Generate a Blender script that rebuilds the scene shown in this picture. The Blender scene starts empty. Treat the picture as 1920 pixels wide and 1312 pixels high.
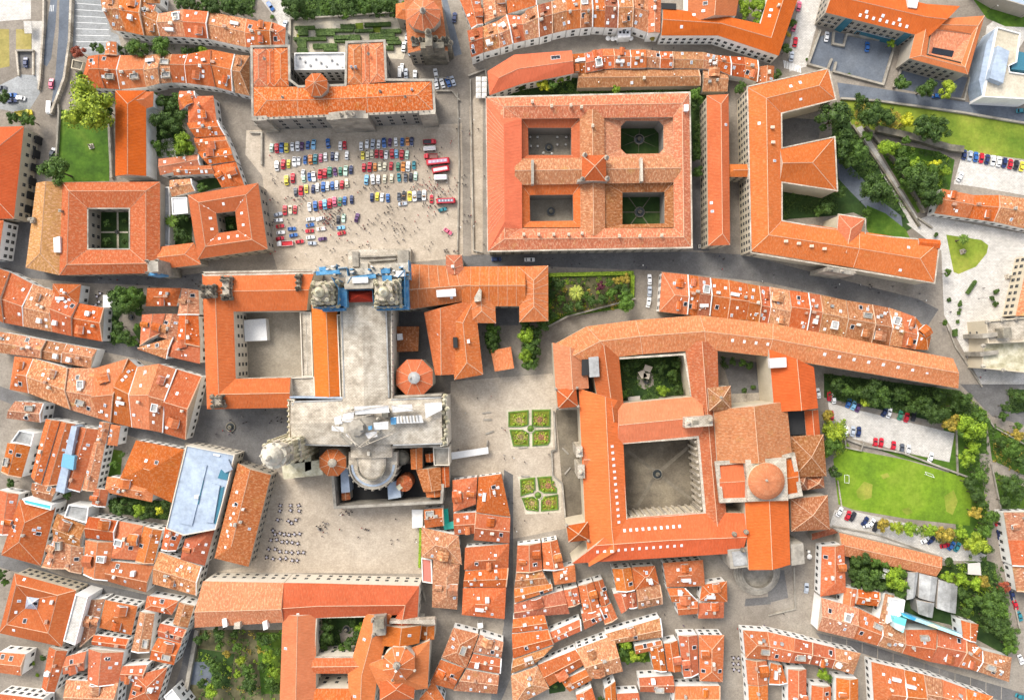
import bpy, bmesh, math, random
from mathutils import Vector, Matrix, noise as mnoise
rnd = random.Random(7)
scene = bpy.context.scene
COL = scene.collection
# ------------------------------------------------------------------ camera, sky, sun, exposure
H = 320.0          # flying height of the camera in metres
S = 0.22           # metres on the ground per photo pixel
cam_d = bpy.data.cameras.new('camera'); cam = bpy.data.objects.new('camera', cam_d); COL.objects.link(cam)
cam.location = (0, 0, H); cam.rotation_euler = (0, 0, 0)
cam_d.sensor_width = 36; cam_d.lens = 36 * H / (1920 * S); cam_d.clip_start = 1; cam_d.clip_end = 4000
scene.camera = cam
SUN_EL, SUN_AZ = math.radians(48), math.radians(128)     # azimuth counter-clockwise from +X: upper left of the photo
w = bpy.data.worlds.new("World"); scene.world = w; w.use_nodes = True
nt = w.node_tree; bg = nt.nodes['Background']
sky = nt.nodes.new('ShaderNodeTexSky'); sky.sky_type = 'NISHITA'; sky.sun_disc = False
sky.sun_elevation = SUN_EL; sky.sun_rotation = math.radians(90) - SUN_AZ
sky.air_density = 1.0; sky.dust_density = 3.0; sky.ozone_density = 0.6
hz = nt.nodes.new('ShaderNodeHueSaturation'); hz.inputs['Saturation'].default_value = .45      # thin overcast
nt.links.new(sky.outputs[0], hz.inputs['Color']); nt.links.new(hz.outputs[0], bg.inputs[0]); bg.inputs[1].default_value = 0.15
sl = bpy.data.lights.new('sun', 'SUN'); sl.energy = 1.45; sl.angle = math.radians(24); sl.color = (1, 0.94, 0.84)
so = bpy.data.objects.new('sun', sl); COL.objects.link(so)
sd = Vector((math.cos(SUN_EL)*math.cos(SUN_AZ), math.cos(SUN_EL)*math.sin(SUN_AZ), math.sin(SUN_EL)))
so.rotation_euler = sd.to_track_quat('Z', 'Y').to_euler(); so.location = sd*400
scene.view_settings.view_transform = 'Standard'; scene.view_settings.look = 'None'
scene.view_settings.exposure = 1.0; scene.view_settings.gamma = 1
scene.cycles.max_bounces = 5; scene.cycles.diffuse_bounces = 3

# ------------------------------------------------------------------ helpers
def P(px, py, z=0.0):
    k = S * (H - z) / H
    return Vector(((px - 960) * k, (656 - py) * k, z))
ORD = 'first second third fourth fifth sixth seventh eighth ninth tenth eleventh twelfth thirteenth fourteenth fifteenth sixteenth seventeenth eighteenth nineteenth twentieth'.split()
ORD += ['twenty-'+o for o in ORD[:9]] + ['thirtieth'] + ['thirty-'+o for o in ORD[:9]]
def pts(s): return [tuple(float(v) for v in p.split(',')) for p in s.split()]

def tag(o, label, cat, group=None, kind=None):
    o['label'] = label
    if cat: o['category'] = cat
    if group: o['group'] = group
    if kind: o['kind'] = kind
    return o
def empty(name, loc, label, cat, group=None, rz=0):
    o = bpy.data.objects.new(name, None); COL.objects.link(o)
    o.location = loc; o.rotation_euler = (0, 0, rz); o.empty_display_size = .5
    return tag(o, label, cat, group)
def link(name, mesh, parent=None, color=None, mw=None):
    """a new object with this mesh; mesh and mw are in world space, parent is an unrotated or rotated Empty"""
    o = bpy.data.objects.new(name, mesh); COL.objects.link(o)
    if color: o.color = color if len(color) == 4 else (*color, 1)
    if parent is not None:
        o.parent = parent
        o.matrix_parent_inverse = PI.get(parent.name) or PI.setdefault(parent.name, wm(parent).inverted())
    if mw is not None: o.matrix_basis = mw
    return o
PI = {}
def wm(o):
    m = Matrix.LocRotScale(o.location, o.rotation_euler, o.scale)
    if o.parent is not None: m = wm(o.parent) @ o.matrix_parent_inverse @ m
    return m
def kid(name, mesh, parent, mloc=None, color=None):
    """child given in the parent's own space"""
    o = bpy.data.objects.new(name, mesh); COL.objects.link(o); o.parent = parent
    if mloc is not None: o.matrix_basis = mloc
    if color: o.color = color if len(color) == 4 else (*color, 1)
    return o
def dup(root, loc, rz=0, sc=1, color=None, label=None, group=None):
    r = root.copy(); COL.objects.link(r); r.location = loc; r.rotation_euler = (0, 0, rz)
    r.scale = sc if hasattr(sc, '__len__') else (sc, sc, sc)
    if label: r['label'] = label
    if group: r['group'] = group
    if color: r.color = (*color, 1)
    for ch in root.children:
        c = ch.copy(); COL.objects.link(c); c.parent = r
        if color and ch.get('tint'): c.color = (*color, 1)
        for g in ch.children:
            d = g.copy(); COL.objects.link(d); d.parent = c
    return r
class MB:
    """collects faces; build() links them as ONE mesh"""
    def __init__(s): s.v = []; s.f = []; s.m = []; s.uv = []
    def face(s, vs, m=0, uv=None):
        b = len(s.v); s.v += [tuple(v) for v in vs]; s.f.append(tuple(range(b, b+len(vs)))); s.m.append(m)
        s.uv += uv if uv else [(0, 0)]*len(vs)
    def prism(s, poly, z0, z1, m=0, cap=True, mt=None, bottom=False):
        """poly: list of world xy, any winding"""
        a = sum(poly[i-1][0]*poly[i][1]-poly[i][0]*poly[i-1][1] for i in range(len(poly)))
        if a < 0: poly = poly[::-1]
        n = len(poly)
        for i in range(n):
            p, q = poly[i], poly[(i+1) % n]; d = math.hypot(q[0]-p[0], q[1]-p[1])
            s.face([(p[0], p[1], z0), (q[0], q[1], z0), (q[0], q[1], z1), (p[0], p[1], z1)], m, [(0, z0), (d, z0), (d, z1), (0, z1)])
        if cap: s.face([(p[0], p[1], z1) for p in poly], m if mt is None else mt, [(p[0], p[1]) for p in poly])
        if bottom: s.face([(p[0], p[1], z0) for p in reversed(poly)], m, [(p[0], p[1]) for p in reversed(poly)])
    def box(s, c, sx, sy, sz, rz=0, m=0):
        ca, sa = math.cos(rz), math.sin(rz)
        s.prism([(c[0]+x*ca-y*sa, c[1]+x*sa+y*ca) for x, y in ((-sx/2, -sy/2), (sx/2, -sy/2), (sx/2, sy/2), (-sx/2, sy/2))], c[2], c[2]+sz, m, bottom=True)
    def lathe(s, c, prof, n=16, m=0, ph=0, sx=1, sy=1):
        """prof: (radius, z) from bottom to top"""
        R = [[(c[0]+r*sx*math.cos(ph+2*math.pi*k/n), c[1]+r*sy*math.sin(ph+2*math.pi*k/n), c[2]+z) for k in range(n)] for r, z in prof]
        for j in range(len(R)-1):
            for k in range(n):
                k2 = (k+1) % n
                u = [(k*prof[j][0]*6.28/n, prof[j][1]), ((k+1)*prof[j][0]*6.28/n, prof[j][1]), ((k+1)*prof[j][0]*6.28/n, prof[j+1][1]), (k*prof[j][0]*6.28/n, prof[j+1][1])]
                if prof[j+1][0] < 1e-4: s.face([R[j][k], R[j][k2], R[j+1][k]], m, u[:3])
                else: s.face([R[j][k], R[j][k2], R[j+1][k2], R[j+1][k]], m, u)
        if prof[-1][0] > 1e-4: s.face(R[-1], m)
    def tube(s, a, b, r, n=6, m=0, r2=None):
        a, b = Vector(a), Vector(b); d = (b-a).normalized()
        u = d.orthogonal().normalized(); v = d.cross(u); r2 = r if r2 is None else r2
        A = [a+(u*math.cos(6.2832*k/n)+v*math.sin(6.2832*k/n))*r for k in range(n)]
        B = [b+(u*math.cos(6.2832*k/n)+v*math.sin(6.2832*k/n))*r2 for k in range(n)]
        for k in range(n): s.face([A[k], A[(k+1) % n], B[(k+1) % n], B[k]], m)
        s.face(B, m); s.face(A[::-1], m)
    def mesh(s, name, mats, smooth=False, merge=False, normals=False):
        me = bpy.data.meshes.new(name); me.from_pydata(s.v, [], s.f)
        for m in (mats if isinstance(mats, (list, tuple)) else [mats]): me.materials.append(m)
        me.polygons.foreach_set('material_index', s.m)
        uvl = me.uv_layers.new(name='UVMap'); uvl.data.foreach_set('uv', [c for u in s.uv for c in u])
        if merge or normals:
            bm = bmesh.new(); bm.from_mesh(me)
            if merge: bmesh.ops.remove_doubles(bm, verts=bm.verts, dist=0.003)
            if normals: bmesh.ops.recalc_face_normals(bm, faces=bm.faces)
            bm.to_mesh(me); bm.free()
        if smooth: me.polygons.foreach_set('use_smooth', [True]*len(me.polygons))
        me.update(); return me
    def build(s, name, mats, parent=None, color=None, **k): return link(name, s.mesh(name, mats, **k), parent, color)

# ------------------------------------------------------------------ materials
def new_mat(name, rough=.8):
    m = bpy.data.materials.new(name); m.use_nodes = True
    b = m.node_tree.nodes['Principled BSDF']; b.inputs['Roughness'].default_value = rough
    b.inputs['Specular IOR Level'].default_value = .3
    return m, m.node_tree, b
def N(t, typ, **k):
    n = t.nodes.new(typ)
    for a, v in k.items():
        if a.startswith('i_'):
            n.inputs[int(a[2:]) if a[2:].isdigit() else a[2:].replace('_', ' ')].default_value = v
        else: setattr(n, a, v)
    return n
def ramp(t, fac, stops):
    r = t.nodes.new('ShaderNodeValToRGB'); e = r.color_ramp.elements
    while len(e) < len(stops): e.new(.5)
    for x, (p, c) in zip(e, stops): x.position = p; x.color = (*c, 1) if len(c) == 3 else c
    t.links.new(fac, r.inputs[0]); return r.outputs[0]
def mix(t, fac, a, b, mode='MIX'):
    n = t.nodes.new('ShaderNodeMix'); n.data_type = 'RGBA'; n.blend_type = mode
    for sock, v in ((n.inputs[0], fac), (n.inputs[6], a), (n.inputs[7], b)):
        if hasattr(v, 'is_output') or hasattr(v, 'links'): t.links.new(v, sock)
        else: sock.default_value = v if not hasattr(v, '__len__') else (*v, 1)[:4]
    return n.outputs[2]
def math_(t, op, a, b=None):
    n = t.nodes.new('ShaderNodeMath'); n.operation = op
    for s_, v in ((n.inputs[0], a), (n.inputs[1], b)):
        if v is None: continue
        if hasattr(v, 'links'): t.links.new(v, s_)
        else: s_.default_value = v
    return n.outputs[0]
def noise(t, vec, scale, detail=3, rough=.6):
    n = N(t, 'ShaderNodeTexNoise', i_Scale=scale, i_Detail=detail, i_Roughness=rough)
    if vec is not None: t.links.new(vec, n.inputs['Vector'])
    return n.outputs['Fac']
def pos(t): return t.nodes.new('ShaderNodeNewGeometry').outputs['Position']
def vmap(t, vec, sc):
    n = N(t, 'ShaderNodeMapping'); n.inputs['Scale'].default_value = sc; t.links.new(vec, n.inputs['Vector']); return n.outputs[0]

def mat_tile():
    """clay roof tiles: tint and amount of weathering come from the object colour"""
    m, t, b = new_mat('clay_tiles', .85)
    oi = t.nodes.new('ShaderNodeObjectInfo'); uv = t.nodes.new('ShaderNodeUVMap').outputs[0]
    off = N(t, 'ShaderNodeVectorMath', operation='MULTIPLY_ADD'); t.links.new(uv, off.inputs[0]); off.inputs[1].default_value = (1, 1, 1)
    cmb = t.nodes.new('ShaderNodeCombineXYZ'); r100 = math_(t, 'MULTIPLY', oi.outputs['Random'], 300)
    t.links.new(r100, cmb.inputs[0]); t.links.new(r100, cmb.inputs[1]); t.links.new(cmb.outputs[0], off.inputs[2]); vec = off.outputs[0]
    age = oi.outputs['Alpha']
    col = oi.outputs['Color']
    big = noise(t, vec, .11, 4, .62)
    col = mix(t, ramp(t, big, [(.35, (.0,)*3), (.72, (.75,)*3)]), col, (.8, .72, .62), 'MULTIPLY')
    # columns of tiles running down the slope, each a slightly different firing
    lane = noise(t, vmap(t, vec, (2.1, .35, 1)), 1.0, 3, .7)
    col = mix(t, .4, col, ramp(t, lane, [(.3, (.62, .55, .5)), (.55, (1, 1, 1)), (.75, (1.2, 1.15, 1.1))]), 'MULTIPLY')
    sp = noise(t, vmap(t, vec, (1.5, .8, 1)), 1.0, 5, .75)
    pale = math_(t, 'MULTIPLY', ramp(t, sp, [(.49, (0,)*3), (.6, (1,)*3)]), age)
    col = mix(t, pale, col, (.66, .39, .23))
    sp2 = noise(t, vmap(t, vec, (1.1, .7, 1.7)), 1.3, 5, .75)
    dk = math_(t, 'MULTIPLY', ramp(t, sp2, [(.53, (0,)*3), (.66, (1,)*3)]), age)
    col = mix(t, dk, col, (.17, .06, .035))
    moss = math_(t, 'MULTIPLY', ramp(t, noise(t, vec, .2, 5, .7), [(.57, (0,)*3), (.72, (.6,)*3)]), age)
    col = mix(t, moss, col, (.42, .27, .07))
    wv = N(t, 'ShaderNodeTexWave', i_Scale=.55, i_Distortion=.6, i_Detail=1); wv.bands_direction = 'X'; t.links.new(vec, wv.inputs['Vector'])
    col = mix(t, .22, col, ramp(t, wv.outputs['Fac'], [(0, (.6, .55, .52)), (.6, (1.08,)*3)]), 'MULTIPLY')
    pb = N(t, 'ShaderNodeTexBrick', i_Scale=.22); t.links.new(vec, pb.inputs['Vector']); pb.inputs['Color1'].default_value = (.86, .84, .82, 1); pb.inputs['Color2'].default_value = (1.12, 1.12, 1.1, 1); pb.inputs['Mortar'].default_value = (1, 1, 1, 1); pb.inputs['Mortar Size'].default_value = 0; pb.inputs['Bias'].default_value = -.2
    col = mix(t, math_(t, 'MULTIPLY_ADD', age, .5), col, pb.outputs[0], 'MULTIPLY'); col.node.inputs[0].links[0].from_node.inputs[2].default_value = .15
    br = math_(t, 'MULTIPLY_ADD', oi.outputs['Random'], .34); br.node.inputs[2].default_value = .79
    hs = N(t, 'ShaderNodeHueSaturation'); t.links.new(br, hs.inputs['Value']); r2_ = math_(t, 'FRACT', math_(t, 'MULTIPLY', oi.outputs['Random'], 37.3))
    hu = math_(t, 'MULTIPLY_ADD', r2_, .011); hu.node.inputs[2].default_value = .4975; t.links.new(hu, hs.inputs['Hue'])
    sa = math_(t, 'MULTIPLY_ADD', math_(t, 'FRACT', math_(t, 'MULTIPLY', oi.outputs['Random'], 91.7)), .1); sa.node.inputs[2].default_value = .95; t.links.new(sa, hs.inputs['Saturation']); t.links.new(col, hs.inputs['Color'])
    t.links.new(hs.outputs[0], b.inputs['Base Color'])
    bp = N(t, 'ShaderNodeBump', i_Strength=.5, i_Distance=.12); t.links.new(math_(t, 'ADD', wv.outputs['Fac'], sp), bp.inputs['Height']); t.links.new(bp.outputs[0], b.inputs['Normal'])
    return m
def mat_tint(name, rough=.8, stain=.35, sc=.35, dark=(.55, .5, .44), spec=.3, metal=0):
    """tint from the object colour, with stains"""
    m, t, b = new_mat(name, rough); oi = t.nodes.new('ShaderNodeObjectInfo')
    n = noise(t, vmap(t, pos(t), (1, 1, .35)), sc, 5, .65)
    c = mix(t, stain, oi.outputs['Color'], ramp(t, n, [(.35, dark), (.62, (1.05,)*3)]), 'MULTIPLY')
    n2 = noise(t, pos(t), sc*6, 3, .6)
    c = mix(t, stain*.6, c, ramp(t, n2, [(.4, dark), (.6, (1,)*3)]), 'MULTIPLY')
    t.links.new(c, b.inputs['Base Color']); b.inputs['Specular IOR Level'].default_value = spec; b.inputs['Metallic'].default_value = metal
    return m
def mat_flat(name, c, rough=.6, metal=0, spec=.4, var=.12):
    m, t, b = new_mat(name, rough); b.inputs['Metallic'].default_value = metal; b.inputs['Specular IOR Level'].default_value = spec
    n = noise(t, pos(t), 2.2, 3); t.links.new(mix(t, ramp(t, n, [(.3, (0,)*3), (.7, (1,)*3)]), tuple(x*(1-var) for x in c), tuple(min(1, x*(1+var)) for x in c)), b.inputs['Base Color'])
    return m
def mat_ground(name, a, c, d, sc=.05, brick=0, rough=.9, fine=1.3, joint=(.6,)*3):
    """three-tone ground; brick = size of paving slabs in metres"""
    m, t, b = new_mat(name, rough); p = pos(t)
    n = noise(t, p, sc, 6, .62); col = ramp(t, n, [(.32, a), (.52, c), (.7, d)])
    f = noise(t, p, fine, 4, .7); col = mix(t, .5, col, ramp(t, f, [(.3, (.62,)*3), (.7, (1.22,)*3)]), 'MULTIPLY')
    md = noise(t, p, .28, 5, .7); col = mix(t, .55, col, ramp(t, md, [(.36, (.72, .7, .68)), (.62, (1.08,)*3)]), 'MULTIPLY')
    if brick:
        bt = N(t, 'ShaderNodeTexBrick', i_Scale=1.0/brick); t.links.new(p, bt.inputs['Vector'])
        bt.inputs['Color1'].default_value = (1.06, 1.06, 1.06, 1); bt.inputs['Color2'].default_value = (.84, .84, .84, 1); bt.inputs['Mortar'].default_value = (*joint, 1)
        bt.inputs['Mortar Size'].default_value = .03
        col = mix(t, .8, col, bt.outputs[0], 'MULTIPLY')
    t.links.new(col, b.inputs['Base Color'])
    bp = N(t, 'ShaderNodeBump', i_Strength=.3, i_Distance=.1); t.links.new(f, bp.inputs['Height']); t.links.new(bp.outputs[0], b.inputs['Normal'])
    return m
def mat_leaf():
    m, t, b = new_mat('leaves', .6); oi = t.nodes.new('ShaderNodeObjectInfo'); g = t.nodes.new('ShaderNodeNewGeometry')
    c = mix(t, .8, oi.outputs['Color'], ramp(t, g.outputs['Random Per Island'], [(0, (.5, .55, .45)), (.5, (1, 1, 1)), (1, (1.6, 1.45, 1.1))]), 'MULTIPLY')
    n = noise(t, pos(t), .5, 3); c = mix(t, .6, c, ramp(t, n, [(.35, (.55, .62, .6)), (.65, (1.25, 1.2, 1.0))]), 'MULTIPLY')
    t.links.new(c, b.inputs['Base Color']); b.inputs['Subsurface Weight'].default_value = 0
    return m
TILE = mat_tile()
WALL = mat_tint('plaster_and_stone', .9, .22)
PLAIN = mat_tint('painted_surface', .5, .12, .5)
PAINT = mat_tint('car_paint', .25, .05, .5, spec=.5)
CLOTH = mat_tint('woven_cloth', .9, .15, 1.5)
LEAF = mat_leaf()
MORTAR = mat_flat('ridge_mortar', (.55, .36, .24), .9, var=.3)
GLASS = mat_flat('window_glass', (.022, .026, .034), .3, spec=.15, var=.3)
PANE = mat_flat('dark_window_pane', (.02, .024, .03), .9, spec=0, var=.4)
SKYGLASS = mat_flat('skylight_glass', (.3, .35, .42), .15, spec=.6, var=.3)
WHITEFRAME = mat_flat('white_frame', (.75, .75, .73), .5)
RUBBER = mat_flat('rubber', (.02, .02, .02), .8)
LAMP = mat_flat('lamp_lens', (.7, .7, .65), .2)
BARK = mat_flat('bark', (.09, .065, .045), .95, var=.35)
STONE = mat_ground('grey_stone', (.2, .18, .15), (.34, .31, .26), (.46, .42, .34), .18, 0, .95, 1.1)
PALESTONE = mat_ground('pale_stone_slabs', (.36, .31, .24), (.55, .485, .39), (.66, .6, .5), .14, 2.2, .9, 1.1, (.5,)*3)
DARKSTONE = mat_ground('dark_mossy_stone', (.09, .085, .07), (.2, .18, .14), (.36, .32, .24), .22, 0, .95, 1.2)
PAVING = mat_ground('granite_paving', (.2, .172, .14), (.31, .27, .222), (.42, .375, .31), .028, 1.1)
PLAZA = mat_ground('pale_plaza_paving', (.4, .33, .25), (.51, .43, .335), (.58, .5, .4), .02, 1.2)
DARKPAV = mat_ground('dark_street_slabs', (.12, .115, .115), (.165, .16, .155), (.22, .21, .2), .05, 1.0)  # dark slabs; in the narrow streets this tone is painted shade
ASPHALT = mat_ground('asphalt', (.1, .115, .14), (.14, .16, .19), (.18, .2, .225), .04, 0)
PALEPAV = mat_ground('pale_concrete', (.5, .475, .43), (.6, .57, .52), (.68, .65, .6), .03, 2.2)
COURT = mat_ground('mossy_court_slabs', (.1, .083, .06), (.18, .152, .112), (.3, .255, .18), .06, 1.2)
PALECOURT = mat_ground('pale_court_slabs', (.3, .26, .2), (.38, .335, .265), (.45, .4, .32), .05, 1.4)
TERR = mat_ground('grey_terrace_slabs', (.26, .27, .27), (.33, .34, .34), (.39, .4, .4), .04, 1.4)
GRAVEL = mat_ground('pale_gravel', (.45, .4, .3), (.56, .5, .39), (.62, .56, .45), .06, 0)
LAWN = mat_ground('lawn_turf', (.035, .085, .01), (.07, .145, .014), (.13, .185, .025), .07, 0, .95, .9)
FIELD = mat_ground('bright_turf', (.1, .19, .014), (.165, .275, .016), (.23, .3, .035), .035, 0, .95, .8)
MEADOW = mat_ground('yellowing_turf', (.1, .17, .015), (.21, .27, .03), (.34, .33, .06), .05, 0, .95, .9)
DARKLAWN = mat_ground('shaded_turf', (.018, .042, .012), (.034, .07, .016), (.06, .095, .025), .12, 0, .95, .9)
SOIL = mat_ground('garden_soil', (.07, .06, .03), (.13, .12, .06), (.2, .17, .09), .15, 0, .95, 1)
DUST = mat_ground('dusty_yellow_turf', (.26, .23, .07), (.34, .28, .09), (.4, .33, .14), .08, 0, .95, 1)
BEDTURF = mat_ground('parterre_turf', (.09, .13, .012), (.17, .2, .02), (.26, .26, .045), .35, 0, .95, 1.4)
COURTPATH = mat_ground('worn_court_path', (.14, .12, .09), (.19, .165, .125), (.24, .21, .16), .2, 0)
WHITEPAINT = mat_flat('white_road_paint', (.72, .72, .7), .7)
WATER = mat_flat('fountain_water', (.03, .035, .035), .08)
BLUENET = mat_ground('blue_scaffold_net', (.05, .13, .27), (.07, .24, .43), (.2, .4, .56), .3, 0, .8, 1.5)
SHEET = mat_ground('white_tarpaulin', (.5, .5, .5), (.66, .655, .64), (.75, .74, .73), .12, 0, .6, .8)
ZINC = mat_ground('blue_grey_zinc', (.3, .36, .45), (.36, .43, .52), (.42, .49, .57), .06, 0, .45, .5)
TEAL = mat_flat('teal_glazing', (.04, .16, .22), .15, spec=.6)
ROOFGREY = mat_ground('grey_fibre_cement', (.2, .2, .19), (.34, .34, .33), (.5, .5, .48), .12, 0, .9, 1.2)
# ------------------------------------------------------------------ building blocks
FOOT = []     # footprints: (root name, bbox, polygon, height)
EDGES = []    # wall edges waiting for windows
NWIN = {}
V2 = lambda v: Vector((v[0], v[1]))
def inside(p, poly):
    x, y = p; c = False; j = len(poly)-1
    for i in range(len(poly)):
        xi, yi = poly[i]; xj, yj = poly[j]
        if (yi > y) != (yj > y) and x < (xj-xi)*(y-yi)/(yj-yi)+xi: c = not c
        j = i
    return c
def foot(root, poly, h, ring=False):
    xs = [p[0] for p in poly]; ys = [p[1] for p in poly]
    FOOT.append((root.name, (min(xs), min(ys), max(xs), max(ys)), [(p[0], p[1]) for p in poly], h, ring))
def add_edges(root, wall, poly, h, style, hole=False, z0=0.0):
    """poly: world xy loop; windows go on its outer side (or the inner side of a hole)"""
    if style is None: return
    a = sum(poly[i-1][0]*poly[i][1]-poly[i][0]*poly[i-1][1] for i in range(len(poly)))
    if (a < 0) != hole: poly = poly[::-1]
    for i in range(len(poly)):
        p, q = V2(poly[i]), V2(poly[(i+1) % len(poly)])
        if (q-p).length > 2.2: EDGES.append((root, wall, p, q, h, style, z0))
def offset_loop(L, d):
    """inset a world-xy loop by d (positive = inwards)"""
    a = sum(L[i-1][0]*L[i][1]-L[i][0]*L[i-1][1] for i in range(len(L)))
    sgn = 1 if a > 0 else -1; out = []
    n = len(L)
    for i in range(n):
        p0, p, p1 = V2(L[i-1]), V2(L[i]), V2(L[(i+1) % n])
        e0, e1 = (p-p0).normalized(), (p1-p).normalized()
        n0, n1 = Vector((-e0.y, e0.x))*sgn, Vector((-e1.y, e1.x))*sgn
        b = n0+n1
        if b.length < 1e-3: out.append(p+n0*d); continue
        b.normalize(); out.append(p+b*d/max(.35, b.dot(n0)))
    return out
def rgba(c, age): return (c[0], c[1], c[2], age)
def warm(c): return (c[0]*.97, c[1]*1.05+.016*(c[1] < .11), c[2]*1.1)
RC = {  # roof tints: colour, weathering, wording
 'o': ((.52, .115, .03), .3, 'bright orange'), 'r': ((.48, .085, .028), .24, 'red-orange'), 'm': ((.46, .165, .075), .85, 'mottled old-tile'),
 'b': ((.36, .10, .04), .5, 'weathered brown-roofed'), 'p': ((.58, .17, .075), .3, 'pale orange'), 'd': ((.34, .065, .034), .25, 'dark red-roofed'),
 'y': ((.42, .2, .05), .7, 'yellow-lichened')}
WC = {'w': (.84, .825, .79), 'c': (.56, .49, .37), 's': (.38, .34, .28), 'g': (.26, .245, .22), 'k': (.66, .6, .5), 'b': (.62, .66, .72)}
def skirt(mb, loop, z1, z0, m=1):
    n = len(loop)
    for i in range(n):
        p, q = loop[i], loop[(i+1) % n]
        mb.face([(p[0], p[1], z0), (q[0], q[1], z0), (q[0], q[1], z1), (p[0], p[1], z1)], m)
def caps(lines, parent, wid=.34, name='ridge_cap', mat=None):
    mb = MB()
    for a, b in lines:
        a, b = Vector(a), Vector(b); d = (b-a)
        if d.length < .5: continue
        s_ = Vector((-d.y, d.x, 0)).normalized()*wid/2; up = Vector((0, 0, .16)); dn = Vector((0, 0, -.1))
        mb.face([a+s_+dn, b+s_+dn, b+up, a+up]); mb.face([b-s_+dn, a-s_+dn, a+up, b+up]); mb.face([a-s_+dn, a+s_+dn, a+up]); mb.face([b+s_+dn, b-s_+dn, b+up])
    if mb.f: return mb.build(name, mat or MORTAR, parent)
SURF = {}     # root name -> list of (roof object, eave a, eave b, ridge b, ridge a)
def strip(root, sts, h, closed=False, ends='hh', r=.5, pitch=.42, col='o', wall='w', cap=1, win='n', base=-.3, wh=None, age=None, px=True, rise=None, eave=.35, name='roof', rcol=None):
    """roofed wing along a list of stations (left eave, right eave); mitres at every bend"""
    L = [P(*s[0:2], h) if px else Vector((*s[0:2], h)) for s in sts]; R = [P(*s[2:4], h) if px else Vector((*s[2:4], h)) for s in sts]
    n = len(L); segs = n if closed else n-1
    mid = [L[i].lerp(R[i], r) for i in range(n)]
    dirs = [(mid[(i+1) % n]-mid[i]).to_2d().normalized() for i in range(segs)]
    def pw(i, d): v = (R[i]-L[i]).to_2d(); return abs(v.x*d.y-v.y*d.x)
    ws = [(pw(i, dirs[i])+pw((i+1) % n, dirs[i]))/2 for i in range(segs)]
    wmean = sum(ws)/len(ws); mono = r < .05 or r > .95
    rise = rise if rise is not None else pitch*wmean*(.75 if mono else .5)
    M = [Vector((m.x, m.y, h+rise)) for m in mid]
    RM = list(M)
    if not closed:
        for e, (i, j) in enumerate(((0, 1), (n-1, n-2))):
            if ends[e] == 'h' and not mono:
                d = M[j]-M[i]; k = min(.5*pw(i, dirs[min(i, segs-1)])/max(d.length, .1), .48 if n == 2 else .8); RM[i] = M[i]+d*k
    mb = MB(); tile, wl = 0, 1
    def slope(a, b, c, d_, m=0):       # eave a-b, ridge c(b) d(a)
        e = (b-a).to_2d(); el = max(e.length, .01); e /= el
        u = lambda p: (p-a).to_2d().dot(e); v = lambda p: abs((p-a).to_2d().x*e.y-(p-a).to_2d().y*e.x)
        vs = [a, b, c, d_]
        if (c-d_).length < .02: vs = [a, b, c]
        mb.face(vs, m, [(u(p), v(p)) for p in vs])
    surf = []
    for i in range(segs):
        j = (i+1) % n
        slope(L[i], L[j], RM[j], RM[i], wl if r < .05 else tile)
        slope(R[j], R[i], RM[i], RM[j], wl if r > .95 else tile)
        if r >= .05: surf.append((L[i], L[j], RM[j], RM[i]))
        if r <= .95: surf.append((R[j], R[i], RM[i], RM[j]))
    if not closed:
        for e, i in ((0, 0), (1, n-1)):
            a, b = (R[i], L[i]) if e == 0 else (L[i], R[i])
            hip = ends[e] == 'h' and not mono
            slope(a, b, RM[i], RM[i], tile if hip else wl)
    loops = [L, R] if closed else [L+R[::-1]]
    for lp in loops: skirt(mb, lp, h, h-.28, 1)
    for i in range(segs):
        j = (i+1) % n; D = lambda p: (p.x, p.y, h-.28)
        mb.face([D(L[j]), D(L[i]), D(R[i]), D(R[j])], 1)
    c, a_, _ = RC[col]; c = warm(rcol or c)
    roof = mb.build(name, [TILE, EAVE], root, rgba(c, a_ if age is None else age), normals=True, merge=True)
    if cap:
        ln = [(RM[i], RM[(i+1) % n]) for i in range(segs)]
        if cap > 1 or cap < 0:
            for i in range(n):
                inner = closed or 0 < i < n-1
                if inner and r >= .05 and r <= .95: ln += [(L[i], M[i]), (R[i], M[i])]
                elif not inner and ends[0 if i == 0 else 1] == 'h': ln += [(L[i], RM[i]), (R[i], RM[i])]
        if not mono: caps(ln, roof)
    if wall is not None:
        wb = MB(); outs = []
        if closed:
            aL = abs(sum(L[i-1].x*L[i].y-L[i].x*L[i-1].y for i in range(n))); aR = abs(sum(R[i-1].x*R[i].y-R[i].x*R[i-1].y for i in range(n)))
            big, small = (L, R) if aL > aR else (R, L)
            outs = [(offset_loop(big, eave), False), (offset_loop(small, -eave), True)]; foot(root, big, h, True)
        else:
            lp = L+R[::-1]; outs = [(offset_loop(lp, eave if ends != 'gg' else .12), False)]; foot(root, lp, h)
        for lp, hole in outs: skirt(wb, lp, h-.12, base, 0)
        wo = wb.build('wall', WALL, root, WC[wall] if isinstance(wall, str) else wall, normals=not closed)
        for lp, hole in outs: add_edges(root, wo, lp, wh or h, win, hole, max(0, base))
    SURF.setdefault(root.name, []).extend((roof, *s) for s in surf)
    return roof
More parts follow.
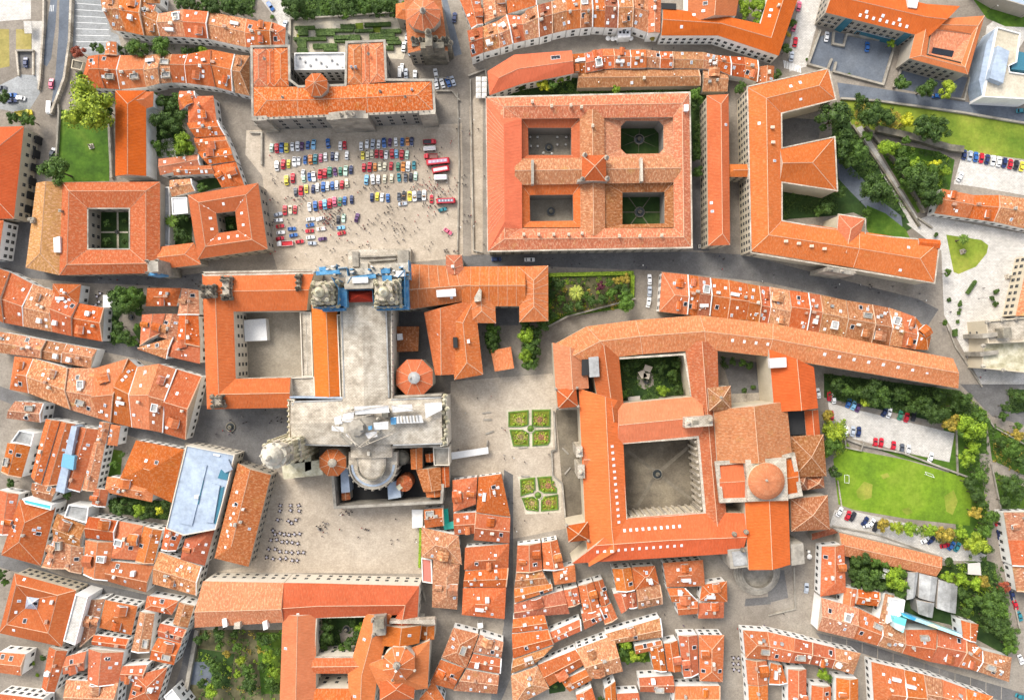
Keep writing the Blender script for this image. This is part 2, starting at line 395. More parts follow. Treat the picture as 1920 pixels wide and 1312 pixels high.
def pyramid(root, poly, h, rise, col='o', wall='w', base=-.3, win='n', cap=1, px=True, apex=None, age=None, name='roof', eave=.3, flat=0):
    L = [P(*p, h) if px else Vector((p[0], p[1], h)) for p in poly]; n = len(L)
    c = sum(L, Vector())/n if apex is None else P(*apex, h+rise)
    A = Vector((c.x, c.y, h+rise)); mb = MB()
    for i in range(n):
        a, b = L[i], L[(i+1) % n]; l = (b-a).length; s_ = ((a+b)/2-A).length
        if flat: a2, b2 = A.lerp(a, flat), A.lerp(b, flat); a2.z = b2.z = h+rise*(1-flat); mb.face([a, b, b2, a2], 0, [(0, 0), (l, 0), (l*.7, s_*.6), (l*.3, s_*.6)])
        else: mb.face([a, b, A], 0, [(0, 0), (l, 0), (l/2, s_)])
    if flat: mb.face([A.lerp(a, flat).to_2d().to_tuple()+(h+rise*(1-flat),) for a in L], 0)
    skirt(mb, L, h, h-.28, 1); mb.face([(p.x, p.y, h-.28) for p in L[::-1]], 1)
    cc, a_, _ = RC[col]; roof = mb.build(name, [TILE, EAVE], root, rgba(warm(cc), a_ if age is None else age), normals=True, merge=True)
    if cap and not flat: caps([(p, A) for p in L], roof)
    if wall is not None:
        wb = MB(); lp = offset_loop(L, eave); skirt(wb, lp, h-.12, base, 0)
        wo = wb.build('wall', WALL, root, WC[wall] if isinstance(wall, str) else wall, normals=True); foot(root, L, h); add_edges(root, wo, lp, h, win, False, max(0, base))
    SURF.setdefault(root.name, []).extend((roof, L[i], L[(i+1) % n], A, A) for i in range(n))
    return roof
def flat_roof(root, poly, h, mat, wall='w', base=-.3, par=.5, win='n', px=True, name='flat_roof', pcol=None, parw=.35):
    L = [P(*p, h) if px else Vector((p[0], p[1], h)) for p in poly]
    wb = MB(); inn = offset_loop(L, parw); n = len(L)
    skirt(wb, L, h+par, base, 0); skirt(wb, inn, h+par, h-.1, 0)
    for i in range(n):
        j = (i+1) % n; wb.face([(*L[i].to_2d(), h+par), (*L[j].to_2d(), h+par), (*inn[j], h+par), (*inn[i], h+par)], 0)
    wo = wb.build('wall', WALL, root, WC[wall] if isinstance(wall, str) else wall, merge=True, normals=True)
    mb = MB(); mb.face([(p[0], p[1], h) for p in inn], 0, [(p[0], p[1]) for p in inn])
    o = mb.build(name, mat, root, pcol)
    if o.data.polygons[0].normal.z < 0: o.data.flip_normals()
    foot(root, L, h); add_edges(root, wo, L, h, win, False, max(0, base)); return o
EAVE = mat_flat('eave_boards', (.5, .4, .3), .9, var=.3)
def root_at(name, poly, label, cat, group=None, px=True):
    xs = [p[0] for p in poly]; ys = [p[1] for p in poly]
    cx, cy = sum(xs)/len(xs), sum(ys)/len(ys)
    return empty(name, P(cx, cy) if px else Vector((cx, cy, 0)), label, cat, group)
# shared small meshes -------------------------------------------------
def window_mesh(w, h, name):
    mb = MB(); fr = .09; x0, x1 = -w/2, w/2
    R4 = lambda a, b_, c, d, y, m: mb.face([(a, y, c), (b_, y, c), (b_, y, d), (a, y, d)], m)
    for q in ((x0-fr, x0, -fr, h+fr), (x1, x1+fr, -fr, h+fr), (x0, x1, -fr, 0), (x0, x1, h, h+fr), (-.03, .03, 0, h), (x0, -.03, h*.62, h*.66), (.03, x1, h*.62, h*.66)): R4(*q, .035, 0)
    for q in ((x0, -.03, 0, h*.62), (.03, x1, 0, h*.62), (x0, -.03, h*.66, h), (.03, x1, h*.66, h)): R4(*q, .03, 1)
    return mb.mesh(name, [SURROUND, PANE])
SURROUND = mat_flat('window_surround', (.42, .39, .34), .8)
WIN = {'n': (window_mesh(1.25, 1.95, 'window_casement'), 2.6, 3.3), 'b': (window_mesh(1.7, 2.4, 'window_tall'), 4.2, 4.3), 'l': (window_mesh(1.3, 2.0, 'window_plain'), 3.6, 3.9), 't': (window_mesh(.8, 1.1, 'window_small'), 5.5, 4.6)}
def skylight_mesh(w, h, glass):
    mb = MB(); mb.box((0, 0, -.1), w, h, .24); mb.face([(-w/2+.1, -h/2+.1, .155), (w/2-.1, -h/2+.1, .155), (w/2-.1, h/2-.1, .155), (-w/2+.1, h/2-.1, .155)], 1)
    return mb.mesh('skylight', [WHITEFRAME, glass])
SKYL = [skylight_mesh(1.0, 1.35, SKYGLASS), skylight_mesh(.95, 1.2, WHITEFRAME), skylight_mesh(1.1, 1.2, mat_flat('milky_glass', (.6, .63, .68), .2)), skylight_mesh(1.5, 1.9, GLASS)]  # pale pane has the white sky reflection put into its colour
def chimney_mesh(w, d, h):
    mb = MB(); mb.box((0, 0, -1.6), w, d, h+1.6); mb.box((0, 0, h), w+.25, d+.25, .14)
    for x in (-w/4, w/4): mb.lathe((x, 0, h+.14), ((.16, 0), (.13, .35), (0, .37)), 8)
    return mb.mesh('chimney', [PLAIN])
CHIM = [chimney_mesh(.8, .9, 1.2), chimney_mesh(1.3, .8, 1.1), chimney_mesh(.7, .7, 1.5)]
def on_roof(s, t, v):
    """point and frame on a roof slope: t along the eave, v up the slope"""
    roof, a, b, c, d = s
    p = a.lerp(b, t).lerp(d.lerp(c, t), v); e = (b-a).normalized(); up = (d.lerp(c, t)-a.lerp(b, t)).normalized()
    nrm = e.cross(up).normalized()
    if nrm.z < 0: nrm = -nrm; e = -e
    return p, Matrix((e, up-e*up.dot(e), nrm)).transposed().to_4x4()
def skylight(s, t, v, kind=0):
    p, m = on_roof(s, t, v); link('skylight', SKYL[kind], s[0], None, Matrix.Translation(p) @ m)
CHC = [(.62, .57, .48), (.45, .28, .2), (.68, .66, .62), (.4, .37, .32)]
def chimney(s, t, v, kind=None, c=None):
    p, m = on_roof(s, t, v); e = m.to_3x3() @ Vector((1, 0, 0)); a = math.atan2(e.y, e.x)
    link('chimney', CHIM[rnd.randrange(3) if kind is None else kind], s[0], c or CHC[rnd.randrange(4)], Matrix.Translation(p) @ Matrix.Rotation(a, 4, 'Z'))
def garnish(root, nsky, nch):
    ss = [s for s in SURF.get(root.name, []) if (s[2]-s[1]).length > 2.5]
    if not ss: return
    used = []
    def spot(vlo, vhi):
        for _ in range(12):
            s = rnd.choice(ss); t, v = rnd.uniform(.15, .85), rnd.uniform(vlo, vhi)
            p, _m = on_roof(s, t, v)
            if all((p-q).length > 1.7 for q in used): used.append(p); return s, t, v
        return None
    for _ in range(nsky):
        x = spot(.2, .72)
        if x: skylight(*x, rnd.choice((0, 0, 0, 1, 2, 2, 3)))
    for _ in range(nch):
        x = spot(.7, .95)
        if x: chimney(*x)
HN = [0]
def dormer_mesh(w, d, hh):
    mb = MB(); x = w/2
    mb.face([(-x, -d, -.3), (x, -d, -.3), (x, -d, hh), (-x, -d, hh)], 1); mb.face([(x, -d, -.3), (x, d, -.3), (x, d, hh), (x, -d, hh)], 1); mb.face([(-x, d, -.3), (-x, -d, -.3), (-x, -d, hh), (-x, d, hh)], 1)
    e = .15; r = hh+w*.24
    mb.face([(x+e, -d-e, hh-.05), (x+e, d, hh-.05), (0, d, r), (0, -d-e, r)], 0, [(0, 0), (2, 0), (2, 1), (0, 1)]); mb.face([(-x-e, d, hh-.05), (-x-e, -d-e, hh-.05), (0, -d-e, r), (0, d, r)], 0, [(0, 0), (2, 0), (2, 1), (0, 1)])
    mb.face([(-x-e, -d-e, hh-.05), (x+e, -d-e, hh-.05), (0, -d-e, r)], 1); mb.face([(-x*.7, -d-.02, .15), (x*.7, -d-.02, .15), (x*.7, -d-.02, hh-.1), (-x*.7, -d-.02, hh-.1)], 2)
    return mb.mesh('dormer', [TILE, WHITEFRAME, GLASS])
DORM = [dormer_mesh(1.7, 1.5, 1.0), dormer_mesh(2.8, 1.6, 1.1), dormer_mesh(4.2, 1.8, 1.2)]
def box_mesh(w, d, hh, inset, mats):
    mb = MB(); mb.box((0, 0, -1.5), w, d, hh+1.5, 0, 0)
    if inset: mb.box((0, 0, hh), w-.5, d-.5, .02, 0, 1); [mb.box(c, sx, sy, .5, 0, 0) for c, sx, sy in (((0, d/2-.12, hh), w, .24), ((0, -d/2+.12, hh), w, .24), ((w/2-.12, 0, hh), .24, d-.5), ((-w/2+.12, 0, hh), .24, d-.5))]
    return mb.mesh('roof_box', mats)
BOXES = [('roof_terrace', box_mesh(2.6, 3.2, .7, 1, [WHITEFRAME, ROOFGREY])), ('stair_hood', box_mesh(1.6, 1.9, 1.5, 0, [WHITEFRAME])), ('roof_tank', box_mesh(1.1, 1.1, 1.1, 0, [ROOFGREY])), ('glazed_gallery', box_mesh(3.4, 1.3, 1.0, 0, [SHEET])), ('roof_terrace', box_mesh(3.4, 2.2, .6, 1, [PALESTONE, ROOFGREY]))]
def vent_mesh():
    mb = MB(); mb.lathe((0, 0, -.4), ((.16, 0), (.16, .9), (.26, .92), (.22, 1.05), (0, 1.12)), 7); return mb.mesh('vent_pipe', WHITEFRAME)
VENT = vent_mesh()
crnd = random.Random(77)
def clutter(root, c, age):
    ss = [s for s in SURF.get(root.name, []) if (s[2]-s[1]).length > 4]
    if not ss: return
    def put(nm, mesh, s, t, v, col=None, up=0):
        p, m = on_roof(s, t, v); e = (m.to_3x3() @ Vector((1, 0, 0))); a = math.atan2(e.y, e.x); link(nm, mesh, s[0], col, Matrix.Translation(p+Vector((0, 0, up))) @ Matrix.Rotation(a, 4, 'Z'))
    for s in ss:
        L = (s[2]-s[1]).length; W_ = ((s[4]-s[1]).length+(s[3]-s[2]).length)/2
        if W_ < 3.2: continue
        if crnd.random() < .3: put('dormer', DORM[crnd.randrange(3) if L > 7 else 0], s, crnd.uniform(.3, .7), .45, rgba(warm(c), age), .25)
        elif crnd.random() < .3: nm, me = crnd.choice(BOXES); put(nm, me, s, crnd.uniform(.22, .78), crnd.uniform(.4, .75))
    for _ in range(crnd.randrange(1, 5)): put('vent_pipe', VENT, crnd.choice(ss), crnd.uniform(.1, .9), crnd.uniform(.15, .9))
def house(quad, h, ends, code, label, nsky=1, wall='w', group=None, swap=False, win='n', name='town_house', cat='house', nch=None, pitch=.4, cap=None, jit=.45):
    HN[0] += 1; h = h*.66+((HN[0]*37) % 11/10-.5)*2*jit
    root = root_at(name, quad, label, cat, group)
    d = lambda a, b: math.dist(a, b)
    p0, p1, p2, p3 = quad
    along = d(p0, p1)+d(p2, p3) >= d(p1, p2)+d(p3, p0)
    if swap: along = not along
    st = [(*p0, *p3), (*p1, *p2)] if along else [(*p1, *p0), (*p2, *p3)]
    strip(root, st, h, False, ends, .5+((HN[0]*13) % 7-3)*.02, pitch+((HN[0]*5) % 7-3)*.015, code, wall, cap if cap is not None else 1+(HN[0] % 3 == 0), win)
    clutter(root, RC[code][0], RC[code][1])
    garnish(root, nsky, (HN[0]*7 % 5 > 1)+(HN[0] % 4 == 0) if nch is None else nch)
    if HN[0] % 3 != 1 and ends[1] == 'g':         # whitewashed party-wall coping at one gable
        s = SURF[root.name]; k = 1
        a, b = (s[0][2], s[0][3]) if len(s) > 1 else (s[0][1], s[0][4])
        ln = [(s[0][2], s[0][3])] + ([(s[1][1], s[1][4])] if len(s) > 1 else [])
        caps([(x+Vector((0, 0, .12)), y+Vector((0, 0, .12))) for x, y in ln], s[0][0], .5, 'verge_coping', WHITEFRAME if HN[0] % 2 else MORTAR)
    return root
def row(phrase, h, sts, specs, wall='w', group=None, ends=('g', 'g'), win='n', jit=.55):
    """a terrace: one house between every two party walls"""
    sts = [tuple(float(v) for v in s.replace(',', ' ').split()) for s in sts.split(';')]
    specs = specs.split()
    for i, sp in enumerate(specs):
        if sp[0] == '-': continue
        a, b = sts[i], sts[i+1]
        w = wall if len(sp) < 3 else sp[2]
        e = (ends[0] if i == 0 else 'g')+(ends[1] if i == len(specs)-1 else 'g')
        k = sum(1 for s in specs[:i] if s[0] != '-')
        house([(a[0], a[1]), (b[0], b[1]), (b[2], b[3]), (a[2], a[3])], h, e, sp[0], f"{RC[sp[0]][2]} house, {ORD[k]} from the left in {phrase}", int(sp[1]), w, group or 'houses of '+phrase, win=win, jit=jit,
              swap=math.dist(a[:2], b[:2])+math.dist(a[2:], b[2:]) < math.dist(a[:2], a[2:])+math.dist(b[:2], b[2:]))
def quads(txt, h, wall='w', group=None, win='n'):
    """one house a line: ends, roof code, skylights | four corners | label"""
    for ln in txt.strip().splitlines():
        a, b, c = ln.strip().split('|'); f = a.split()
        house(pts(b), float(f[3]) if len(f) > 3 and f[3][0].isdigit() else h, f[0], f[1], c, int(f[2]), f[4] if len(f) > 4 else wall, group, 'x' in f[3:], win)
def joints(root, i0, i1, step, wid=.3):
    """pale mortared courses running up the slopes"""
    for s in SURF[root.name][i0:i1]:
        L = (s[2]-s[1]).length; n = int(L/step)
        ln = [(on_roof(s, k/n, .02)[0]+Vector((0, 0, -.02)), on_roof(s, k/n, .98)[0]+Vector((0, 0, -.02))) for k in range(1, n)]
        if ln: caps(ln, s[0], wid, 'tile_joint')
def finish_windows():
    boxes = FOOT
    for root, wall, p, q, h, style, z0 in EDGES:
        mesh, pitch, floor = WIN[style]
        d = (q-p); L = d.length; d /= L; nrm = Vector((d.y, -d.x)); m = (p+q)/2
        if nrm.dot(-m)/max(m.length, 1) < -.4: continue
        k = max(1, int((L-.8)/pitch)); nf = max(1, int((h-z0-1.2)/floor))
        for i in range(k):
            if NWIN.get(root.name, 0) >= 96: break
            x = p+d*(L*(i+.5)/k); t = x+nrm*1.3; bad = False
            for nm, bb, poly, hh, ring in boxes:
                if hh > 3 and bb[0] < t.x < bb[2] and bb[1] < t.y < bb[3] and not (ring and nm == root.name) and inside(t, poly): bad = True; break
            if bad: continue
            a = math.atan2(d.y, d.x)
            for f in range(nf):
                z = z0+1.1+f*floor
                if z+1.9 > h-.3 or NWIN.get(root.name, 0) >= 96: break
                NWIN[root.name] = NWIN.get(root.name, 0)+1
                # local +y of the window mesh points out of the wall
                mw = Matrix.Translation((x.x, x.y, z)) @ Matrix.Rotation(a+math.pi, 4, 'Z')
                link('window', mesh, wall, None, mw)
GP = []
def gpoly(name, ptsl, lvl, mat): GP.append((lvl, len(GP), name, ptsl, mat))
def lay_ground():
    """sheets laid one on another, each 4 mm above what it overlaps"""
    done = []
    for lvl, _, name, ptsl, mat in sorted(GP, key=lambda g: g[:2]):
        v = [P(*p, 0) for p in ptsl]; xs = [p.x for p in v]; ys = [p.y for p in v]; bb = (min(xs), min(ys), max(xs), max(ys))
        z = max([q for b_, q in done if b_[0] < bb[2] and bb[0] < b_[2] and b_[1] < bb[3] and bb[1] < b_[3]], default=0)+.004
        done.append((bb, z)); mb = MB(); mb.face([(p.x, p.y, z) for p in v]); o = mb.build(name, mat)
        if o.data.polygons[0].normal.z < 0: o.data.flip_normals()
        o['kind'] = 'structure'
def wallline(ptsl, h, th, label, mat=None, name='stone_wall', closed=False, group=None, cat='wall', z0=-.2, color=None):
    """free-standing wall along a line of photo points (taken at its foot)"""
    p = [P(*a, 0) for a in ptsl]; mb = MB(); n = len(p); segs = n if closed else n-1
    off = []
    for i in range(n):
        a = p[i-1] if (i or closed) else None; b = p[(i+1) % n] if (i < n-1 or closed) else None
        d0 = (p[i]-a).normalized() if a is not None else None; d1 = (b-p[i]).normalized() if b is not None else None
        d = ((d0 or d1)+(d1 or d0)).normalized(); nn = Vector((-d.y, d.x, 0)); k = nn.dot(Vector((-(d1 or d0).y, (d1 or d0).x, 0)))
        off.append(nn*th/2/max(.5, abs(k)))
    for i in range(segs):
        j = (i+1) % n; A, B = p[i], p[j]; oa, ob = off[i], off[j]
        q = [A+oa, A-oa, B-ob, B+ob]; z = lambda v, k: (v.x, v.y, k)
        mb.face([z(q[0], h), z(q[1], h), z(q[2], h), z(q[3], h)]); mb.face([z(q[1], z0), z(q[2], z0), z(q[2], h), z(q[1], h)]); mb.face([z(q[3], z0), z(q[0], z0), z(q[0], h), z(q[3], h)])
        if i == 0 and not closed: mb.face([z(q[0], z0), z(q[1], z0), z(q[1], h), z(q[0], h)])
        if i == segs-1 and not closed: mb.face([z(q[2], z0), z(q[3], z0), z(q[3], h), z(q[2], h)])
    o = mb.build(name, mat or STONE, None, color, normals=True, merge=True)
    return tag(o, label, cat, group)
# ------------------------------------------------------------------ vegetation
def clump_mesh(name, n, leaf, seed, lobes=11, flat=.75, core=.62, spread=.62):
    """crown of radius 1 made of many leaf-sized faces gathered in lobes"""
    r = random.Random(seed); mb = MB(); lb = []
    for i in range(lobes):
        a = r.uniform(0, 6.283); q = math.sqrt(r.random())*spread; z = r.uniform(-.35, .55)*flat
        lb.append((Vector((q*math.cos(a), q*math.sin(a), z)), r.uniform(.18, .42)))
    lb.append((Vector((0, 0, .25*flat)), .48))
    for i in range(n):
        c, R = lb[r.randrange(len(lb))]
        d = Vector((r.gauss(0, 1), r.gauss(0, 1), r.gauss(.25, 1))).normalized()
        p = c+d*R*r.uniform(.72, 1.06)
        nn = (d+Vector((r.gauss(0, .5), r.gauss(0, .5), r.gauss(0, .5)))).normalized()
        u = nn.orthogonal().normalized(); v = nn.cross(u); a = r.uniform(0, 6.28); u, v = u*math.cos(a)+v*math.sin(a), v*math.cos(a)-u*math.sin(a)
        s = leaf*r.uniform(.6, 1.35)
        mb.face([p-u*s*.5, p+v*s*.34, p+u*s*.6, p-v*s*.34])
    for c, R in lb:
        mb.lathe(c-Vector((0, 0, R*core)), ((.02, 0), (R*core*.8, R*core*.4), (R*core, R*core), (R*core*.75, R*core*1.6), (0, R*core*1.95)), 8, 0, r.random())
    return mb.mesh(name, LEAF)
BIGC = [clump_mesh('crown', 2900, .105, 40+i, 19, .85, spread=.74) for i in range(4)]
MIDC = [clump_mesh('crown', 1500, .15, 60+i, 12, .9, spread=.7) for i in range(4)]
SMLC = [clump_mesh('crown', 420, .26, 80+i, 6, .8, spread=.5) for i in range(4)]
def trunk_mesh():
    mb = MB(); mb.tube((0, 0, -.05), (0, 0, .6), .09, 7, 0, .05)
    for k in range(4):
        a = k*1.57+.4; mb.tube((0, 0, .45), (.4*math.cos(a), .4*math.sin(a), .95), .045, 5, 0, .015)
    return mb.mesh('trunk', BARK)
TRUNK = trunk_mesh()
TC = {k: tuple(min(.6, x*1.55) for x in v) for k, v in {'g': (.055, .105, .016), 'd': (.034, .064, .013), 'l': (.13, .2, .016), 'y': (.3, .31, .02), 'e': (.17, .22, .02), 'r': (.2, .05, .03), 'p': (.07, .015, .03), 'o': (.22, .17, .03), 'n': (.046, .086, .016)}.items()}
TW = {'g': 'mid green', 'd': 'dark green', 'l': 'light green', 'y': 'yellow', 'e': 'yellow-green', 'r': 'reddish', 'p': 'dark purple', 'o': 'olive-brown', 'n': 'deep green'}
TN = [0]
def tree(px, py, rp, c, label, group=None, kind='tree', z0=0.0):
    """px,py: crown centre in the photo, rp: crown radius in photo pixels"""
    TN[0] += 1; rp *= 1.16; R = rp*S*.97; small = kind != 'tree' or R < 1.6
    hgt = (.55 if small else 1.5)*R+ (0 if small else 1.5); ctr = P(px, py, z0+hgt)
    root = empty(kind if kind != 'tree' or not small else 'shrub', (ctr.x, ctr.y, z0), label, {'tree': 'tree', 'shrub': 'shrub', 'bush': 'bush'}.get(kind, kind) if not (small and kind == 'tree') else 'shrub', group)
    lib = BIGC if R > 4.2 else MIDC if R > 1.9 else SMLC
    col = TC[c]; j = rnd.uniform(.85, 1.15); col = tuple(x*j for x in col)
    kid('crown', lib[TN[0] % 4], root, Matrix.LocRotScale((0, 0, hgt), Matrix.Rotation(TN[0]*1.3, 3, 'Z').to_quaternion(), (R, R, R*(.8 if small else .95))), col)
    kid('trunk', TRUNK, root, Matrix.LocRotScale((0, 0, 0), None, (R*.7, R*.7, max(.3, hgt-.1))))
    return root
def grove(place, items, kind='tree', group=None, z0=0.0):
    """px,py,r,colour ; sorted from the left so that the label can count them"""
    it = sorted(((float(a), float(b), float(r), c) for a, b, r, c in (x.split(',') for x in items.split())))
    cnt = {}
    for a, b, r, c in it: cnt[c] = cnt.get(c, 0)+1
    seen = {}
    for a, b, r, c in it:
        k = seen.get(c, 0); seen[c] = k+1
        big = 'wide ' if r > 14 else 'small ' if r < 7 else ''
        lab = f"{big}{TW[c]} {kind}, {ORD[k]+' from the left ' if cnt[c] > 1 else ''}{place}"
        if len(lab.split()) > 16: lab = lab.replace(big, '', 1) if big else lab
        if len(lab.split()) > 16: lab = lab.replace('from the left', 'from left')
        tree(a, b, r, c, lab, group or f'{kind}s {place}', kind, z0)
def palm(px, py, rp, label, c=(.1, .17, .02)):
    R = rp*S; hgt = 6.0; ctr = P(px, py, hgt); root = empty('palm_tree', (ctr.x, ctr.y, 0), label, 'palm tree')
    mb = MB(); r = random.Random(int(px))
    for k in range(46):
        a = k*2.39996; el = r.uniform(-.15, 1.1); L = R*r.uniform(.85, 1.05); d = Vector((math.cos(a), math.sin(a), 0)); sd_ = Vector((-d.y, d.x, 0)); prev = None
        for i in range(7):
            t = i/6; p = d*L*t*math.cos(el*(1-t))+Vector((0, 0, L*(t*math.sin(el)*.8-t*t*.55))); w_ = .34*math.sin(math.pi*min(1, t*.85+.15))*R/3
            cur = (p+sd_*w_-Vector((0, 0, w_*.4)), p, p-sd_*w_-Vector((0, 0, w_*.4)))
            if prev: mb.face([prev[0], prev[1], cur[1], cur[0]]); mb.face([prev[1], prev[2], cur[2], cur[1]])
            prev = cur
    kid('fronds', mb.mesh('fronds', LEAF), root, Matrix.Translation((0, 0, hgt)), c)
    mb = MB(); mb.lathe((0, 0, 0), ((.42, -.1), (.3, .5), (.26, 3), (.3, hgt-.5), (.42, hgt), (0, hgt+.3)), 10); kid('trunk', mb.mesh('trunk', BARK), root)
    return root
def hedge(poly, h, label, group=None, c='d', dens=1.0, name='hedge'):
    """clipped hedge over a polygon of photo points taken at its top"""
    L = [P(*p, h) for p in poly]; cx = sum(L, Vector())/len(L)
    root = empty(name, (cx.x, cx.y, 0), label, 'hedge', group)
    mb = MB(); lp = [(p.x-cx.x, p.y-cx.y) for p in L]; mb.prism([(x*.97, y*.97) for x, y in lp], 0, h*.93)
    xs = [p[0] for p in lp]; ys = [p[1] for p in lp]; area = (max(xs)-min(xs))*(max(ys)-min(ys)); r = random.Random(int(poly[0][0]*7+poly[0][1])); n = int(min(2600, area*9*dens)+30); k = 0
    while k < n:
        x, y = r.uniform(min(xs), max(xs)), r.uniform(min(ys), max(ys))
        if not inside((x, y), lp):
            if r.random() < .02: k += 1
            continue
        k += 1; s = r.uniform(.15, .34); z = h*.93+r.uniform(-.06, .12); a = r.uniform(0, 6.28); t = r.gauss(0, .35)
        u = Vector((math.cos(a), math.sin(a), t)); v = Vector((-math.sin(a), math.cos(a), r.gauss(0, .35))); p = Vector((x, y, z))
        mb.face([p-u*s, p+v*s*.6, p+u*s, p-v*s*.6])
    kid('foliage', mb.mesh('foliage', LEAF), root, None, TC[c])
    return root
def undergrowth(s, label, n=300, cols='dgn', hi=1.2, seed=1):
    """ground cover nobody could count: one leafy sheet per tone"""
    poly = [tuple(P(*q, 0).xy) for q in pts(s)]; xs = [q[0] for q in poly]; ys = [q[1] for q in poly]; r = random.Random(seed+int(xs[0]))
    for ci, c in enumerate(cols):
        mb = MB(); k = 0
        while k < n//len(cols):
            x, y = r.uniform(min(xs), max(xs)), r.uniform(min(ys), max(ys))
            if not inside((x, y), poly) or mnoise.noise((x*.12, y*.12, ci*7.3)) < -.05: k += .15; continue
            k += 1; rad = r.uniform(.5, 1.3); top = r.uniform(.3, 1)*hi
            for _ in range(12):
                a, d = r.uniform(0, 6.28), rad*math.sqrt(r.random()); q = Vector((x+d*math.cos(a), y+d*math.sin(a), top*(1-.5*(d/rad)**2)*r.uniform(.7, 1))); nn = Vector((r.gauss(0, .5), r.gauss(0, .5), 1)).normalized(); u = nn.orthogonal().normalized(); v = nn.cross(u); z = r.uniform(.2, .42); t = r.uniform(0, 6.28); u, v = u*math.cos(t)+v*math.sin(t), v*math.cos(t)-u*math.sin(t)
                mb.face([q-u*z, q+v*z*.6, q+u*z, q-v*z*.6])
        o = mb.build('undergrowth', LEAF, None, TC[c]); o['kind'] = 'stuff'; o['label'] = f'{TW[c]} ground cover {label}'
# ------------------------------------------------------------------ vehicles (front towards +x)
def hull(prof, hw, n_in=.86, m=0):
    """side profile (x, z) extruded to a rounded-plan body"""
    mb = MB(); n = len(prof); xs = [p[0] for p in prof]; xm = max(map(abs, xs))
    def wd(x, z, f): return hw*f*(1-.16*(abs(x)/xm)**4)
    rows = [[(x, s*wd(x, z, f), z) for x, z in prof] for s, f in ((-1, 1), (1, 1))]
    for i in range(n):
        j = (i+1) % n; mb.face([rows[0][i], rows[0][j], rows[1][j], rows[1][i]], m)
    mb.face(rows[0][::-1], m); mb.face(rows[1], m)
    return mb
def car_proto(kind):
    """returns an unlinked description: list of (name, mesh, tint, location)"""
    parts = []
    if kind == 'car':
        L, hw, cab = 2.1, .86, ((-1.55, .86), (-1.15, 1.4), (.25, 1.42), (.98, .9)); low = [(-2.08, .3), (-2.1, .75), (-1.9, .88), (.95, .92), (1.85, .74), (2.1, .62), (2.08, .28)]
    elif kind == 'classic':
        L, hw, cab = 1.9, .78, ((-1.5, .84), (-.95, 1.36), (.05, 1.36), (.5, .9)); low = [(-1.88, .3), (-1.92, .62), (-1.6, .86), (.5, .92), (1.3, .86), (1.85, .62), (1.9, .28)]
    elif kind == 'open':
        L, hw, cab = 1.95, .78, None; low = [(-1.9, .3), (-1.95, .66), (-1.5, .84), (.5, .88), (1.4, .8), (1.9, .6), (1.92, .28)]
    elif kind == 'van':
        L, hw, cab = 2.5, .95, ((-2.42, .95), (-2.38, 1.95), (1.2, 1.97), (1.9, 1.05)); low = [(-2.48, .3), (-2.5, .9), (-2.4, .98), (1.85, 1.06), (2.35, .9), (2.5, .6), (2.48, .28)]
    mb = hull(low, hw)
    if cab:
        f = hull(cab, hw*.84); b0 = len(mb.v); mb.v += f.v; mb.f += [tuple(i+b0 for i in q) for q in f.f]; mb.m += f.m; mb.uv += f.uv
    for s in (-1, 1):      # wing bulges and bumpers
        for x in (-L*.62, L*.62): mb.lathe((x, s*hw*.86, .42), ((.42, -.12), (.44, .1), (.3, .36), (0, .42)), 10, 0, 0, 1, .32)
    mb.box((L-.02, 0, .34), .14, hw*1.75, .16, 0, 1); mb.box((-L+.02, 0, .34), .14, hw*1.75, .16, 0, 1)
    me = mb.mesh('body', [PAINT, mat_once('chrome_trim')]); bm = bmesh.new(); bm.from_mesh(me); bmesh.ops.remove_doubles(bm, verts=bm.verts, dist=.002); bmesh.ops.recalc_face_normals(bm, faces=bm.faces)
    bm.to_mesh(me); bm.free(); parts.append(('body', me, 1, (0, 0, 0)))
    if cab:
        def pane(a, b, w0, w1, nm):
            d = Vector((b[0]-a[0], 0, b[1]-a[1])); n = Vector((d.z, 0, -d.x)).normalized(); n = n if n.z > 0 else -n; g = MB()
            A, B = Vector((a[0], 0, a[1]))+d*.06+n*.012, Vector((b[0], 0, b[1]))-d*.1+n*.012
            g.face([A+Vector((0, w0, 0)), A-Vector((0, w0, 0)), B-Vector((0, w1, 0)), B+Vector((0, w1, 0))]); me2 = g.mesh(nm, GLASS)
            if me2.polygons[0].normal.z < 0: me2.flip_normals()
            parts.append((nm, me2, 0, (0, 0, 0)))
        pane(cab[3], cab[2], hw*.78, hw*.74, 'windscreen'); pane(cab[0], cab[1], hw*.74, hw*.7, 'rear_window')
        for s in (-1, 1):
            g = MB(); y = s*(hw*.845); g.face([(cab[0][0]+.2, y, cab[0][1]+.1), (cab[3][0]-.25, y, cab[3][1]+.08), (cab[2][0]-.05, y, cab[2][1]-.08), (cab[1][0]+.05, y, cab[1][1]-.08)][::s]); parts.append(('side_window', g.mesh('side_window', GLASS), 0, (0, 0, 0)))
    else:
        g = MB(); g.box((-.35, 0, .74), 1.5, hw*1.35, .12); parts.append(('cockpit', g.mesh('cockpit', RUBBER), 0, (0, 0, 0)))
        for s in (-1, 1):
            g = MB(); g.box((-.3, s*.34, .8), .5, .5, .14); g.box((-.58, s*.34, .85), .14, .5, .42); parts.append(('seat', g.mesh('seat', mat_once('tan_leather')), 0, (0, 0, 0)))
        g = MB(); g.face([(.55, -.62, .88), (.55, .62, .88), (.3, .55, 1.2), (.3, -.55, 1.2)]); parts.append(('windscreen', g.mesh('windscreen', GLASS), 0, (0, 0, 0)))
    wh = MB()
    for k in range(1): wh.tube((0, -.1, 0), (0, .1, 0), .31, 14, 0); wh.tube((0, -.112, 0), (0, .112, 0), .17, 10, 1)
    wm_ = wh.mesh('wheel', [RUBBER, mat_once('chrome_trim')])
